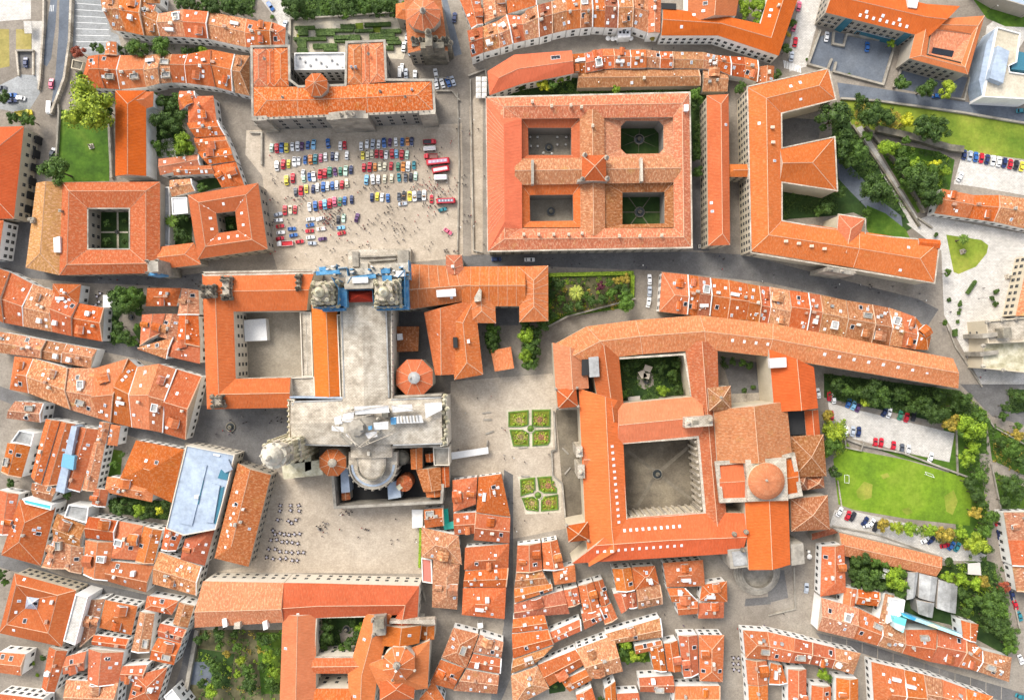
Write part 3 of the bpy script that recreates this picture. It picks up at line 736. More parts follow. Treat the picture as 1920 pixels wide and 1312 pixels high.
    for x in (-L*.62, L*.62):
        for s in (-1, 1): parts.append(('wheel', wm_, 0, (x, s*(hw-.08), .31)))
    for s in (-1, 1):
        g = MB(); g.lathe((L*.93, s*hw*.68, .52), ((.13, 0), (.13, .12), (.05, .17), (0, .18)), 9); parts.append(('headlight', g.mesh('headlight', LAMP), 0, (0, 0, 0)))
    return parts
_mo = {}
def mat_once(n):
    if n not in _mo: _mo[n] = {'chrome_trim': lambda: mat_flat(n, (.55, .55, .56), .25, .8), 'tan_leather': lambda: mat_flat(n, (.3, .17, .08), .7)}[n]()
    return _mo[n]
CARLIB = {k: car_proto(k) for k in ('car', 'classic', 'open', 'van')}
CC = {'w': ((.8, .8, .79), 'white'), 'r': ((.5, .015, .03), 'red'), 'b': ((.03, .12, .36), 'blue'), 'n': ((.02, .035, .11), 'navy'), 'k': ((.03, .03, .035), 'black'), 's': ((.42, .46, .52), 'silver'), 'l': ((.2, .45, .66), 'light blue'),
      'y': ((.72, .6, .06), 'yellow'), 'g': ((.04, .2, .12), 'green'), 'p': ((.5, .68, .55), 'pale green'), 'c': ((.72, .66, .48), 'cream'), 'o': ((.62, .22, .04), 'orange'), 't': ((.03, .2, .24), 'teal'), 'u': ((.1, .04, .13), 'purple'), 'd': ((.09, .1, .12), 'dark grey'), 'i': ((.62, .12, .2), 'pink')}
def car(px, py, ang, c, label, kind='car', group=None, sc=1.0, name=None):
    """ang: heading in photo degrees, counter-clockwise from rightwards"""
    p = P(px, py, .7); nm = name or {'car': 'parked_car', 'classic': 'classic_car', 'open': 'open_top_car', 'van': 'delivery_van'}[kind]
    root = empty(nm, (p.x, p.y, .006), label, 'van' if kind == 'van' else 'car', group, math.radians(ang)); root.scale = (sc, sc, sc)
    for n, me, tint, loc in CARLIB[kind]: kid(n, me, root, Matrix.Translation(loc), CC[c][0] if tint else None)
    return root
# ------------------------------------------------------------------ people
def person_mesh(pose, seed):
    """one continuous body grown over a skeleton (metres, facing +x)"""
    v = []; e = []; rad = []
    def add(p, r, par=None):
        v.append(p); rad.append(r); i = len(v)-1
        if par is not None: e.append((par, i))
        return i
    pel = add((0, 0, .94), .15); ab = add((0, 0, 1.12), .13, pel); ch = add((.01, 0, 1.34), .16, ab); nk = add((0, 0, 1.49), .058, ch); jaw = add((.02, 0, 1.57), .085, nk); hd = add((.01, 0, 1.67), .1, jaw); add((0, 0, 1.74), .07, hd); add((.11, 0, 1.62), .02, jaw)
    st = {'stand': (.05, -.04, .1), 'walk': (.32, -.3, .5), 'stroll': (.2, -.18, .35)}[pose]
    for s in (-1, 1):
        k = st[0] if s > 0 else st[1]
        hip = add((0, s*.09, .88), .1, pel); kn = add((k*.55+.03, s*.1, .49), .068, hip); an = add((k, s*.1, .09), .045, kn); add((k+.17, s*.11, .04), .035, an)
        sh = add((0, s*.19, 1.4), .07, ch); el = add((-k*.35-.02, s*.26, 1.13), .045, sh); wr = add((-k*.5+.1*st[2], s*.27, .9), .03, el)
        pm = add((-k*.55+.12*st[2], s*.27, .83), .036, wr)
        for f in range(4): add((-k*.55+.12*st[2]+.03*(f-1.5), s*.275, .74-(.01 if f in (0, 3) else 0)), .009, pm)
        add((-k*.55+.12*st[2]+.07, s*.255, .8), .01, wr)
    me = bpy.data.meshes.new('skeleton'); me.from_pydata([Vector(p) for p in v], e, []); o = bpy.data.objects.new('skeleton', me); COL.objects.link(o)
    o.modifiers.new('skin', 'SKIN')
    for i, d in enumerate(me.skin_vertices[0].data): d.radius = (rad[i], rad[i]); d.use_root = i == 0
    o.modifiers.new('sub', 'SUBSURF').levels = 1
    dg = bpy.context.evaluated_depsgraph_get(); r = bpy.data.meshes.new_from_object(o.evaluated_get(dg)); bpy.data.objects.remove(o)
    r.name = 'body'; r.materials.clear()
    for m in (mat_skin, CLOTH, mat_trousers, mat_hair): r.materials.append(m)
    for p in r.polygons:
        c = p.center; p.material_index = 3 if c.z > 1.68 or (c.z > 1.58 and c.x < 0) else 0 if c.z > 1.5 or (abs(c.y) > .22 and c.z < .92) else 1 if c.z > .93 else 2
        p.use_smooth = True
    return r
mat_skin = mat_flat('skin', (.42, .24, .16), .6); mat_trousers = mat_flat('dark_trousers', (.035, .04, .06), .9, var=.4); mat_hair = mat_flat('dark_hair', (.03, .02, .015), .6)
BODY = [person_mesh('stand', 1), person_mesh('walk', 2), person_mesh('stroll', 3)]
PC = {'dark': (.02, .02, .025), 'navy': (.02, .03, .09), 'red': (.42, .02, .03), 'white': (.7, .69, .66), 'grey': (.18, .18, .19), 'purple': (.1, .05, .16)}
PEOPLE = [0]
def person(px, py, c, where):
    p = P(px, py, .8)
    o = link('person', BODY[rnd.randrange(3)], None, PC[c]); o.location = (p.x, p.y, .004); a = rnd.uniform(0, 6.28); k = rnd.uniform(.94, 1.06); o.rotation_euler = (0, 0, a); o.scale = (k*1.12, k*1.12, k)
    tag(o, f"person in a {c} top and dark trousers {where}", 'person', f'people in {c} tops {where}'); PEOPLE[0] += 1
# ------------------------------------------------------------------ cafe furniture, parasols, posts
def table_proto():
    mb = MB(); mb.lathe((0, 0, .7), ((.42, 0), (.45, .015), (.45, .035), (0, .037)), 16); top = mb.mesh('tabletop', mat_flat('aluminium_top', (.4, .38, .42), .5, .1))
    mb = MB(); mb.lathe((0, 0, 0), ((.26, 0), (.24, .03), (.035, .06), (.03, .7)), 10); leg = mb.mesh('pedestal', RUBBER); return top, leg
def chair_proto():
    m = mat_flat('dark_wicker', (.035, .025, .04), .95, spec=.05, var=.4); mb = MB(); mb.box((0, 0, .42), .44, .44, .05); s = mb.mesh('seat', m)
    mb = MB(); mb.box((-.2, 0, .47), .05, .44, .4); b = mb.mesh('backrest', m); mb = MB(); mb.tube((0, 0, 0), (0, 0, .43), .018, 5); return s, b, mb.mesh('leg', RUBBER)
TABLE, CHAIR = table_proto(), chair_proto()
def cafe_chair(x, y, a, label, group):
    r = empty('cafe_chair', (x, y, .004), label, 'chair', group, a); kid('seat', CHAIR[0], r); kid('backrest', CHAIR[1], r)
    for u in (-.18, .18):
        for v in (-.18, .18): kid('leg', CHAIR[2], r, Matrix.Translation((u, v, 0)))
def cafe_set(px, py, label, group, clabel, cgroup, n=4):
    p = P(px, py, .5); r = empty('cafe_table', (p.x, p.y, .004), label, 'table', group); kid('tabletop', TABLE[0], r); kid('pedestal', TABLE[1], r)
    a0 = rnd.uniform(0, 1.57)
    for k in range(n): a = a0+k*6.283/n+rnd.uniform(-.2, .2); cafe_chair(p.x+.72*math.cos(a), p.y+.72*math.sin(a), a+math.pi, clabel, cgroup)
def parasol(px, py, rp, label, group=None, square=False, h=2.6, c=(.74, .72, .68)):
    R = rp*S; p = P(px, py, h); r = empty('parasol', (p.x, p.y, .004), label, 'parasol', group)
    mb = MB(); n = 4 if square else 8; mb.lathe((0, 0, h), ((R, -.22), (R, -.02), (R*.5, .3), (0, .55)), n, 0, math.pi/4 if square else 0); kid('canopy', mb.mesh('canopy', CLOTH), r, None, c)
    mb = MB(); mb.tube((0, 0, .05), (0, 0, h+.5), .03, 6); kid('pole', mb.mesh('pole', WHITEFRAME), r)
    mb = MB(); mb.lathe((0, 0, 0), ((.3, 0), (.28, .08), (.05, .12)), 10); kid('base', mb.mesh('base', RUBBER), r)
def lamp_post(px, py, label, h=5.5):
    p = P(px, py, 0); r = empty('street_lamp', (p.x, p.y, 0), label, 'street lamp', 'street lamps of the old town')
    mb = MB(); mb.lathe((0, 0, 0), ((.18, 0), (.12, .5), (.06, .7), (.05, h)), 8); mb.tube((0, 0, h-.1), (.8, 0, h), .035, 6); kid('post', mb.mesh('post', RUBBER), r)
    mb = MB(); mb.lathe((.8, 0, h-.35), ((.08, 0), (.2, .12), (.24, .3), (0, .45)), 8); kid('lantern', mb.mesh('lantern', LAMP), r)
def fountain(px, py, rp, label, mat=None, tiers=2):
    p = P(px, py, 0); R = rp*S; r = empty('fountain', (p.x, p.y, 0), label, 'fountain')
    mb = MB(); mb.lathe((0, 0, 0), ((R, -.1), (R, .6), (R*.85, .62), (R*.83, .3)), 16); kid('basin', mb.mesh('basin', mat or DARKSTONE), r)
    mb = MB(); mb.lathe((0, 0, .42), ((R*.84, -.01), (R*.84, 0)), 16); kid('water', mb.mesh('water', WATER), r)
    mb = MB(); mb.lathe((0, 0, .1), ((R*.22, 0), (R*.14, .5), (R*.12, 1.2), (R*.42, 1.5), (R*.4, 1.6), (R*.1, 1.62), (R*.08, 2.3), (R*.18, 2.5), (0, 2.9)), 12); kid('column', mb.mesh('column', mat or DARKSTONE), r)
# ------------------------------------------------------------------ ground
def ground():
    mb = MB(); n = 900; mb.face([(-n, -n, 0), (n, -n, 0), (n, n, 0), (-n, n, 0)]); o = mb.build('ground', PAVING); o['kind'] = 'structure'
    G = lambda name, s, lvl, mat: gpoly(name, pts(s), lvl, mat)
    G('plaza', '462,245 865,232 890,180 905,180 905,480 770,492 655,500 590,505 520,505 505,455 492,330 460,290', 1, PLAZA)
    G('plaza', '845,715 1035,700 1085,770 1100,985 1062,990 960,1010 955,900 845,890', 1, PLAZA)
    G('plaza', '480,885 630,890 640,945 830,945 845,900 790,1075 400,1072 470,1060', 1, PLAZA)
    G('road', '112,-20 141,-20 137,70 126,150 100,216 95,205 104,140 110,60', 1, ASPHALT)
    G('road', '96,-10 108,-10 104,50 96,110 88,125 80,120 88,50', 1, ASPHALT)
    G('terrace_paving', '141,-20 188,-20 208,60 222,66 230,100 170,104 136,96', 1, TERR)
    G('pavement', '60,40 82,40 78,120 76,170 60,170', 1, PALEPAV)
    G('pavement', '-20,-20 58,-20 58,36 -20,42', 1, PALEPAV)
    G('lawn', '-10,55 17,55 18,125 -10,130', 1, DUST); G('lawn', '30,55 59,55 59,95 30,95', 1, DUST)
    G('pavement', '0,160 40,140 68,142 75,175 50,215 0,205', 1, TERR)
    G('lawn', '112,205 205,225 205,340 105,342 108,250', 1, LAWN)
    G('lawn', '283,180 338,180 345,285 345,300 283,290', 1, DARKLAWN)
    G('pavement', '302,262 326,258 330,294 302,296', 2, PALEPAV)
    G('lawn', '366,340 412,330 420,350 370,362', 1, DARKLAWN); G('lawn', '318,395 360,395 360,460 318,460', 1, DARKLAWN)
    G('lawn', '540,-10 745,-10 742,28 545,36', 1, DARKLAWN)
    G('gravel_garden', '546,38 748,26 768,70 756,112 655,104 546,100', 1, GRAVEL)
    G('pavement', '482,-10 548,-10 545,90 530,90 520,40', 1, PALEPAV)
    G('road', '826,-10 836,-10 866,102 852,106', 1, ASPHALT)
    G('street', '880,112 1010,74 1090,54 1240,70 1350,70 1465,108 1430,128 1310,92 1130,92 960,100 905,130', 1, PAVING)
    G('walkway', '866,175 880,175 884,480 868,480', 2, PAVING)
    G('garden_strip', '920,178 1075,140 1320,168 1322,178 1100,178 920,184', 1, DARKLAWN)
    G('alley', '1296,175 1328,170 1330,470 1300,470', 1, DARKPAV)
    G('lawn', '1290,170 1326,170 1326,300 1300,300', 2, DARKLAWN)
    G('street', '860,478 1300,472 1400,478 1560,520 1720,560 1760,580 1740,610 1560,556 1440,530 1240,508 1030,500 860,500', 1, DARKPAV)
    G('street', '1190,505 1238,508 1236,590 1300,592 1240,600 1050,618 1010,640 1010,620 1060,590 1190,575', 1, PAVING)
    G('gravel_yard', '1535,70 1560,60 1680,80 1655,160 1515,122', 1, ASPHALT)
    G('pavement', '1500,0 1545,0 1525,70 1512,125 1480,135 1478,95', 2, PALEPAV)
    G('pavement', '1690,122 1815,146 1800,188 1674,165', 1, ASPHALT)
    G('pavement', '1850,50 1920,-10 1930,60 1850,190 1830,190', 1, PALEPAV)
    G('lawn', '1818,-10 1930,-10 1930,52 1885,50 1850,35', 1, LAWN)
    G('road', '1570,155 1640,165 1800,190 1930,205 1930,232 1800,212 1640,190 1575,186', 1, ASPHALT)
    G('lawn', '1575,188 1640,190 1930,234 1930,300 1790,282 1690,250 1600,240', 1, MEADOW)
    G('lawn', '1640,262 1760,285 1790,300 1780,360 1720,400 1660,300', 1, LAWN)
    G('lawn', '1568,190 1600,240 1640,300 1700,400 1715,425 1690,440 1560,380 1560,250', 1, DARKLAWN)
    G('parking_lot', '1806,282 1930,304 1930,368 1840,352 1788,345', 1, PALEPAV)
    G('path', '1606,240 1616,236 1722,410 1712,430', 2, PALEPAV)
    G('road', '1568,300 1580,296 1622,340 1650,375 1690,405 1692,425 1672,422 1630,395 1595,360 1572,335', 2, ASPHALT)
    G('lawn', '1466,345 1560,360 1600,380 1625,385 1622,395 1560,405 1466,412', 1, DARKLAWN)
    G('lawn', '1625,385 1660,400 1698,430 1708,450 1640,452 1625,430', 2, LAWN)
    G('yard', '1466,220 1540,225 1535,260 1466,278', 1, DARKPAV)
    G('plaza', '1700,420 1740,405 1930,440 1930,720 1840,720 1770,590 1765,470', 1, PALEPAV)
    G('lawn', '1774,440 1840,450 1853,460 1850,475 1830,500 1797,514 1788,510', 2, MEADOW)
    G('lawn', '1028,512 1188,508 1190,560 1186,580 1165,578 1060,595 1028,615', 1, LAWN)
    G('garden_soil', '1035,520 1180,518 1180,555 1150,575 1060,588 1035,590', 2, SOIL)
    G('courtyard_floor', '900,570 985,570 975,700 925,700', 1, PAVING); G('courtyard_floor', '928,578 970,578 972,610 930,610', 2, DARKPAV)
    G('lawn', '1545,700 1800,732 1830,770 1800,800 1545,745', 1, DARKLAWN)
    G('lawn', '1760,730 1850,770 1850,1060 1800,1050', 1, LAWN)
    G('parking_lot', '1552,752 1565,758 1790,812 1780,866 1690,846 1600,822 1582,802 1558,790', 2, PALEPAV)
    G('driveway', '1528,700 1545,745 1552,800 1550,880 1568,955 1558,1000 1545,1000 1532,830', 2, PAVING)
    G('lawn', '1617,832 1780,866 1800,830 1812,890 1690,858', 2, LAWN)
    G('playing_field', '1562,860 1585,840 1700,862 1810,895 1822,940 1818,985 1700,972 1600,955 1572,945', 2, FIELD)
    G('parking_lot', '1565,955 1600,958 1720,985 1850,1040 1840,1052 1770,1050 1580,1000 1555,985', 2, PALEPAV)
    G('lawn', '1590,1030 1770,1060 1850,1050 1880,1060 1890,1230 1780,1170 1600,1130', 1, DARKLAWN)
    G('road', '1835,850 1855,850 1880,970 1900,1100 1930,1220 1930,1260 1890,1180 1860,1030', 2, PAVING)
    G('road', '1856,870 1866,868 1930,895 1930,918 1880,890', 2, PAVING)
    G('lawn', '1862,885 1930,910 1930,960 1880,955', 1, LAWN); G('lawn', '1850,790 1930,830 1930,895 1860,862', 1, LAWN)
    G('pavement', '1800,720 1930,720 1930,800 1860,780', 1, DARKPAV); G('lawn', '1890,730 1930,730 1930,770 1895,775', 2, DARKLAWN)
    G('street', '1530,1185 1620,1205 1760,1252 1930,1302 1930,1330 1750,1272 1620,1225 1540,1200', 1, DARKPAV)
    G('street', '1370,1065 1500,1062 1525,1090 1525,1180 1480,1180 1380,1165 1365,1150', 1, PAVING)
    G('paved_pattern', '1440,1070 1470,1068 1478,1120 1440,1130', 2, DARKPAV); G('paved_pattern', '1398,1122 1440,1118 1446,1132 1396,1136', 2, DARKPAV)
    G('square', '375,760 545,768 545,815 480,880 445,850 345,828 372,790', 1, DARKPAV)
    # narrow streets between the old houses, their shade put into the slab colour
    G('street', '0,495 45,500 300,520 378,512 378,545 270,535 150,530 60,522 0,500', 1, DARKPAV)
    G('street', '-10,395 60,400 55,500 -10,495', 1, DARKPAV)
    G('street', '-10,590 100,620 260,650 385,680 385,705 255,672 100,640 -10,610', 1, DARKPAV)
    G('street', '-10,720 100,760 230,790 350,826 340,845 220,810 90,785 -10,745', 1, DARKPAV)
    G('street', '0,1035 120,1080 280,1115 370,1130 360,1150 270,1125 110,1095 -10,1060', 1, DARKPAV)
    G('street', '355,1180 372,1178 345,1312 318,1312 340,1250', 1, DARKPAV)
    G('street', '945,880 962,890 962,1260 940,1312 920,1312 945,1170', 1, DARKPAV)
    G('garden_soil', '372,1180 528,1180 525,1320 350,1320', 1, SOIL); G('lawn', '372,1215 440,1225 430,1290 372,1290', 2, DARKLAWN); G('lawn', '480,1185 528,1185 525,1300 490,1300', 2, LAWN)
    G('pavement', '365,1240 400,1240 395,1285 355,1282', 3, ASPHALT)
    G('lawn', '205,545 268,540 262,650 207,640', 1, DARKLAWN); G('pavement', '232,580 262,575 268,605 240,622 222,600', 2, PAVING); G('pavement', '222,625 240,605 262,640 254,648', 2, PAVING)
    G('lawn', '200,840 230,845 225,900 200,905', 1, LAWN); G('lawn', '205,930 320,940 316,975 205,960', 1, DARKLAWN)
    G('lawn', '1155,1185 1240,1200 1240,1240 1165,1240', 1, LAWN)
    G('lawn', '1028,1275 1062,1268 1060,1295 1030,1300', 1, DARKLAWN)
    # cloister floors
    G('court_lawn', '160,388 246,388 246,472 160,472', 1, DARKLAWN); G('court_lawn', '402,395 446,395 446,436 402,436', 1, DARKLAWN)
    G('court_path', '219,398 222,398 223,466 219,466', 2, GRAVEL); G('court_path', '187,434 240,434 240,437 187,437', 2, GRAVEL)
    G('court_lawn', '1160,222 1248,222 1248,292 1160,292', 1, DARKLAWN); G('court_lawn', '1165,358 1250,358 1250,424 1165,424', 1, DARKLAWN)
    G('court_floor', '988,238 1075,238 1075,292 988,292', 2, PALECOURT); G('court_floor', '990,362 1078,362 1078,418 990,418', 2, PALECOURT)
    G('court_lawn', '1156,668 1285,662 1298,748 1164,758', 2, DARKLAWN); G('court_path', '1194,700 1205,690 1225,700 1226,722 1208,730 1196,722', 3, PAVING)
    for k in range(6): a = k*1.047; G('court_path', f'{1199-math.sin(a)*.8},{398-math.cos(a)*.8} {1199+math.sin(a)*.8},{398+math.cos(a)*.8} {1199+math.cos(a)*40+math.sin(a)*.8},{398-math.sin(a)*32+math.cos(a)*.8} {1199+math.cos(a)*40-math.sin(a)*.8},{398-math.sin(a)*32-math.cos(a)*.8}', 2, COURTPATH); G('court_path', f'{1198-math.sin(a+.5)*.8},{262-math.cos(a+.5)*.8} {1198+math.sin(a+.5)*.8},{262+math.cos(a+.5)*.8} {1198+math.cos(a+.5)*42},{262-math.sin(a+.5)*30}', 2, COURTPATH)
    G('court_floor', '1352,668 1424,680 1426,736 1372,738', 2, DARKPAV)
    G('court_floor', '1160,828 1312,816 1324,964 1172,978', 2, COURT)
    for s in ('1172,838 1234,884 1230,888 1168,842', '1302,832 1234,890 1230,884 1298,828', '1180,966 1230,884 1235,888 1186,970', '1314,952 1230,890 1234,885 1318,948'): G('court_path', s, 3, COURTPATH)
    G('court_lawn', '594,1155 688,1153 686,1232 588,1232', 2, DARKLAWN); G('court_path', '635,1180 665,1175 668,1205 640,1205', 3, PAVING)
    G('court_floor', '436,580 570,578 570,712 436,712', 2, PALECOURT)
    G('terrace_floor', '1042,768 1086,768 1100,980 1060,980', 2, COURT)
    for s in ('1605,920 1620,902 1636,908 1634,932 1618,938 1608,932', '1770,930 1788,918 1796,940 1786,965 1774,958', '1690,955 1704,950 1712,960 1700,966', '1650,890 1664,886 1668,893 1656,898'): G('worn_turf', s, 3, MEADOW)
    for i in range(8): G('white_line', f'{141+i*.2},{6+i*12} {192+i*3},{10+i*11.5} {192+i*3},{10.8+i*11.5} {141+i*.2},{6.8+i*12}', 3, WHITEPAINT)
    for i in range(11): x = 1469+i*3; G('crossing_stripe', f'{x},{113+i*1.1} {x+1.7},{113.5+i*1.1} {x+3.2},{128.5+i*.9} {x+1.5},{128+i*.9}', 3, WHITEPAINT)
    for i in range(13): x = 1558+i*29; y = 1189+i*9.2; G('paving_band', f'{x},{y-3} {x+1.3},{y-3} {x+.8},{y+20} {x-.5},{y+20}', 2, PAVING)
    for x in (94, 97, 100): G('road_lettering', f'{x},10 {x+1},10 {x},22 {x-1},22', 3, WHITEPAINT)
ground()
# ------------------------------------------------------------------ the great buildings
def big(name, label, cat, at): return root_at(name, pts(at), label, cat)
def finial(mb, px, py, z, r=.7, h=3.5):
    p = P(px, py, z); mb.lathe((p.x, p.y, z), ((r, 0), (r, h*.25), (r*.55, h*.3), (r*.6, h*.5), (r*.2, h*.8), (0, h)), 8)
def finials(root, lst, z, r=.7, h=3.5, mat=None):
    for x, y in lst:
        mb = MB(); finial(mb, x, y, z, r, h); mb.build('pinnacle', mat or STONE, root)
def cornice(root, s, z, w=.55, h=.5, mat=None, closed=True, name='cornice'):
    L = [P(*p, z) for p in pts(s)]; n = len(L); mb = MB()
    for i in range(n if closed else n-1):
        a, b = L[i], L[(i+1) % n]; d = (b-a).normalized(); q = Vector((-d.y, d.x, 0))*w/2; a = a-d*w*.45; b = b+d*w*.45
        zz = z+.003*(i % 3)
        mb.prism([(v.x, v.y) for v in (a-q, b-q, b+q, a+q)], zz-h/2, zz+h/2, bottom=True)
    return mb.build(name, mat or PALESTONE, root)
def balustrade(root, s, z, h=1.0, mat=None): return cornice(root, s, z+h/2, .35, h, mat or STONE, True, 'balustrade')
def block(root, name, s, z0, z1, mat, px_at=None, color=None):
    mb = MB(); zz = z1 if px_at is None else px_at; mb.prism([tuple(P(*p, zz).xy) for p in pts(s)], z0, z1, bottom=True); return mb.build(name, mat, root, color)
def chimrow(root, lst, h, kind=0, c=(.6, .52, .4)):
    for x, y in lst: p = P(x, y, h); link('chimney', CHIM[kind], root, c, Matrix.Translation(p))
def skyrow(s, t0, t1, n, v, kind=2):
    for i in range(n): skylight(s, t0+(t1-t0)*i/(n-1), v, kind)

# royal hostel with four cloisters
def hostel():
    R = big('monastery', 'huge square hostel with four cloisters beside the plaza of classic cars', 'monastery', '912,183 1293,174 1297,462 915,470'); h = 15
    O = [(912, 183), (1293, 174), (1297, 464), (915, 471)]; I = [(977, 223), (1262, 220), (1264, 428), (978, 428)]
    strip(R, [(*o, *i) for o, i in zip(O, I)], h, True, col='m', wall='s', cap=2, win='l', pitch=.4, age=.6, rcol=(.47, .125, .048))
    strip(R, [(1087, 208, 1133, 208), (1089, 442, 1135, 442)], h-.1, ends='gg', col='m', wall=None, pitch=.42, age=.7)
    strip(R, [(965, 347, 965, 298), (1275, 342, 1275, 293)], h-.2, ends='gg', col='m', wall=None, pitch=.42, age=.7)
    for q, c, col, ag in (([(977, 222), (1088, 222), (1088, 300), (977, 300)], [(990, 240), (1071, 240), (1071, 291), (991, 291)], 'r', .1), ([(977, 346), (1088, 346), (1089, 428), (978, 428)], [(993, 366), (1074, 365), (1075, 414), (994, 415)], 'o', .15),
                    ([(1131, 223), (1134, 220), (1261, 219), (1264, 222), (1264, 295), (1261, 298), (1134, 299), (1131, 296)], [(1164, 237), (1174, 227), (1236, 227), (1244, 236), (1244, 279), (1236, 288), (1174, 289), (1164, 279)], 'm', .6), ([(1133, 342), (1263, 340), (1264, 428), (1134, 430)], [(1167, 361), (1246, 360), (1246, 419), (1167, 421)], 'b', .5)):
        strip(R, [(*a, *b) for a, b in zip(q, c)], h-3.4, True, r=0, rise=2.3, col=col, wall=None, cap=2, age=ag)
        wb = MB(); lp = [P(*p, h-3.4) for p in c]; skirt(wb, offset_loop(lp, -.3), h-3.6, 0); wo = wb.build('wall', WALL, R, WC['g']); add_edges(R, wo, offset_loop(lp, -.3), h-3.6, 'b', True)
        caps([(P(*a, h-1.1), P(*b, h-3.4)) for a, b in zip(q, c)], wo, .3, 'hip_cap')
    # bright newer tiles along the front towards the cars
    strip(R, [(911.5, 182, 978, 223), (914.6, 472, 979, 428)], h+.06, ends='hh', col='r', wall=None, pitch=.4, age=.05, cap=0, rcol=(.6, .1, .04))
    s = SURF[R.name][-2:]
    for k in range(27):
        for sl_ in s:
            a, b = on_roof(sl_, .05+k/30, .02)[0], on_roof(sl_, .05+k/30, .96)[0]
        a, b = on_roof(s[0], .06+k/31, .03)[0], on_roof(s[0], .06+k/31, .97)[0]; caps([(a+Vector((0, 0, .02)), b+Vector((0, 0, .02)))], R, .22, 'tile_joint')
    cornice(R, '912,183 1293,174 1297,464 915,471', h-.1, .7, .4)
    pyramid(R, pts('1091,291 1136,291 1137,340 1091,340'), h+4.5, 3.6, 'o', 's', base=h-1, win='n', age=.1)
    finials(R, ((1096, 292), (1137, 297), (1092, 337), (1138, 336)), h+4, 1.0, 5)
    block(R, 'parapet', '1083,336 1140,334 1140,339 1083,341', h, h+4.6, STONE)
    chimrow(R, [(998, 192), (1034, 200), (1070, 199), (1090, 202), (1111, 237), (982, 440), (1010, 440), (1038, 440), (1066, 440), (1091, 438), (1161, 443), (1199, 443), (1240, 442)], h+2.4, 0, (.55, .47, .36))
    block(R, 'party_wall', '1200,296 1205,296 1206,340 1201,340', h, h+3.6, PALESTONE); block(R, 'party_wall', '996,300 1001,300 1001,345 996,345', h, h+3.6, STONE)
    block(R, 'lantern', '1283,196 1291,196 1291,208 1283,208', h-.2, h+3, WHITEFRAME)
hostel()
for x, y, r, s_ in ((1029, 278, 9, 'in the paved cloister with white parasols'), (1033, 397, 9, 'in the bare paved cloister of the hostel'), (1198, 262, 10, 'in the octagonal green cloister'), (1199, 398, 10, 'in the hostel cloister with radiating lawn paths'),
                   (1232, 888, 10, 'at the centre of the big monastery cloister'), (1212, 714, 6, 'in the cloister with cream awnings'), (220, 435, 4, 'where the cross paths of the college cloister meet'), (433, 800, 9, 'in the small dark-paved square below the cathedral cloister'),
                   (247, 595, 6, 'in the little square with trees between house blocks'), (650, 1178, 7, 'in the leafy cloister of the lower convent')):
    fountain(x, y, r, 'dark stone fountain '+s_)
def raxoi():
    R = big('palace', 'long palace with grey arcaded front facing the rows of cars', 'palace', '474,222 812,207 809,152 474,160'); h = 17
    strip(R, [(474, 222, 474, 163), (560, 220, 560, 163), (690, 215, 690, 158), (812, 208, 809, 153)], h, ends='hh', col='o', wall='g', cap=2, win='b', age=.6, pitch=.38)
    for s in ('472,92 499,92 500,162 473,162', '499.5,92 513,92 514,162 500.5,162', '513.5,90 541,90 541,162 514.5,162', '651,84 677,83 678,158 652,158', '678,83 691,82 693,158 678.5,158', '692,81 720,80 723,154 693.5,156'):
        q = pts(s); strip(R, [(*q[0], *q[1]), (*q[3], *q[2])], h-.1, ends='hh', col='o', wall='g', cap=2, win='b', age=.5, pitch=.36)
    cornice(R, '472,88 542,87 543,150 560,163 648,160 650,80 721,77 724,150 812,151 815,209 474,224', h, .9, .7, STONE)
    # projecting centre with triangular sculpted pediment, and end pavilions
    block(R, 'centre_bay', '612,216 690,213 690,222 612,225', 0, h+1.6, STONE)
    mb = MB(); a, b, c = P(616, 226, h+1), P(686, 222, h+1), P(651, 222, h+5.2); d = Vector((0, 3, 0)); mb.face([a, b, c]); mb.face([b+d, a+d, c+d]); mb.face([a, c, c+d, a+d]); mb.face([c, b, b+d, c+d]); mb.build('pediment', STONE, R)
    finials(R, ((651, 214), (640, 216), (662, 215)), h+4, .8, 3.5, PALESTONE)
    block(R, 'end_bay', '474,218 500,217 500,226 474,227', 0, h+.4, STONE); block(R, 'end_bay', '786,208 816,206 816,214 786,216', 0, h+.4, STONE)
    for i in range(32): x = 482+i*10.4; y = 222-i*.43; finials(R, ((x, y),), h+.3, .35, 1.1, STONE)
    # arcade: pillars along the foot of the facade
    for i in range(23):
        x = 492+i*14.1; p = P(x, 243-i*.62, 0); mb = MB(); mb.box((p.x, p.y+.6, 0), 1.1, 1.5, 6.2); mb.build('pillar', STONE, R)
    mb = MB(); p, q = P(486, 242, 0), P(806, 228.5, 0); d = Vector((0, .9, 0)); mb.face([(p.x, p.y-.5, 6.3), (q.x, q.y-.5, 6.3), (q.x, q.y+2.6, 6.6), (p.x, p.y+2.6, 6.6)]); mb.face([(p.x, p.y-.5, 5.7), (q.x, q.y-.5, 5.7), (q.x, q.y-.5, 6.3), (p.x, p.y-.5, 6.3)]); mb.build('arcade_ledge', STONE, R)
    flat_roof(R, pts('553,101 648,100 648,132 553,133'), 12, SHEET, 'w', par=.9)
    for i in range(9): block(R, 'roof_vent', f'{560+i*10},{107+(i*7)%19} {563+i*10},{107+(i*7)%19} {563+i*10},{110+(i*7)%19} {560+i*10},{110+(i*7)%19}', 12, 12.7, ROOFGREY)
    O = [(593+22.5*math.cos(math.pi/8+k*math.pi/4), 159+23*math.sin(math.pi/8+k*math.pi/4)) for k in range(8)]
    pyramid(R, O, h+5, 2.6, 'o', 's', base=h-6, age=.2, name='octagon_roof')
    finials(R, ((496, 111), (691, 102), (760, 182), (713, 172), (530, 183)), h+1.5, .6, 2.4)
    chimrow(R, [(660, 128), (668, 128), (773, 170)], h+1, 2, (.3, .3, .32))
raxoi()
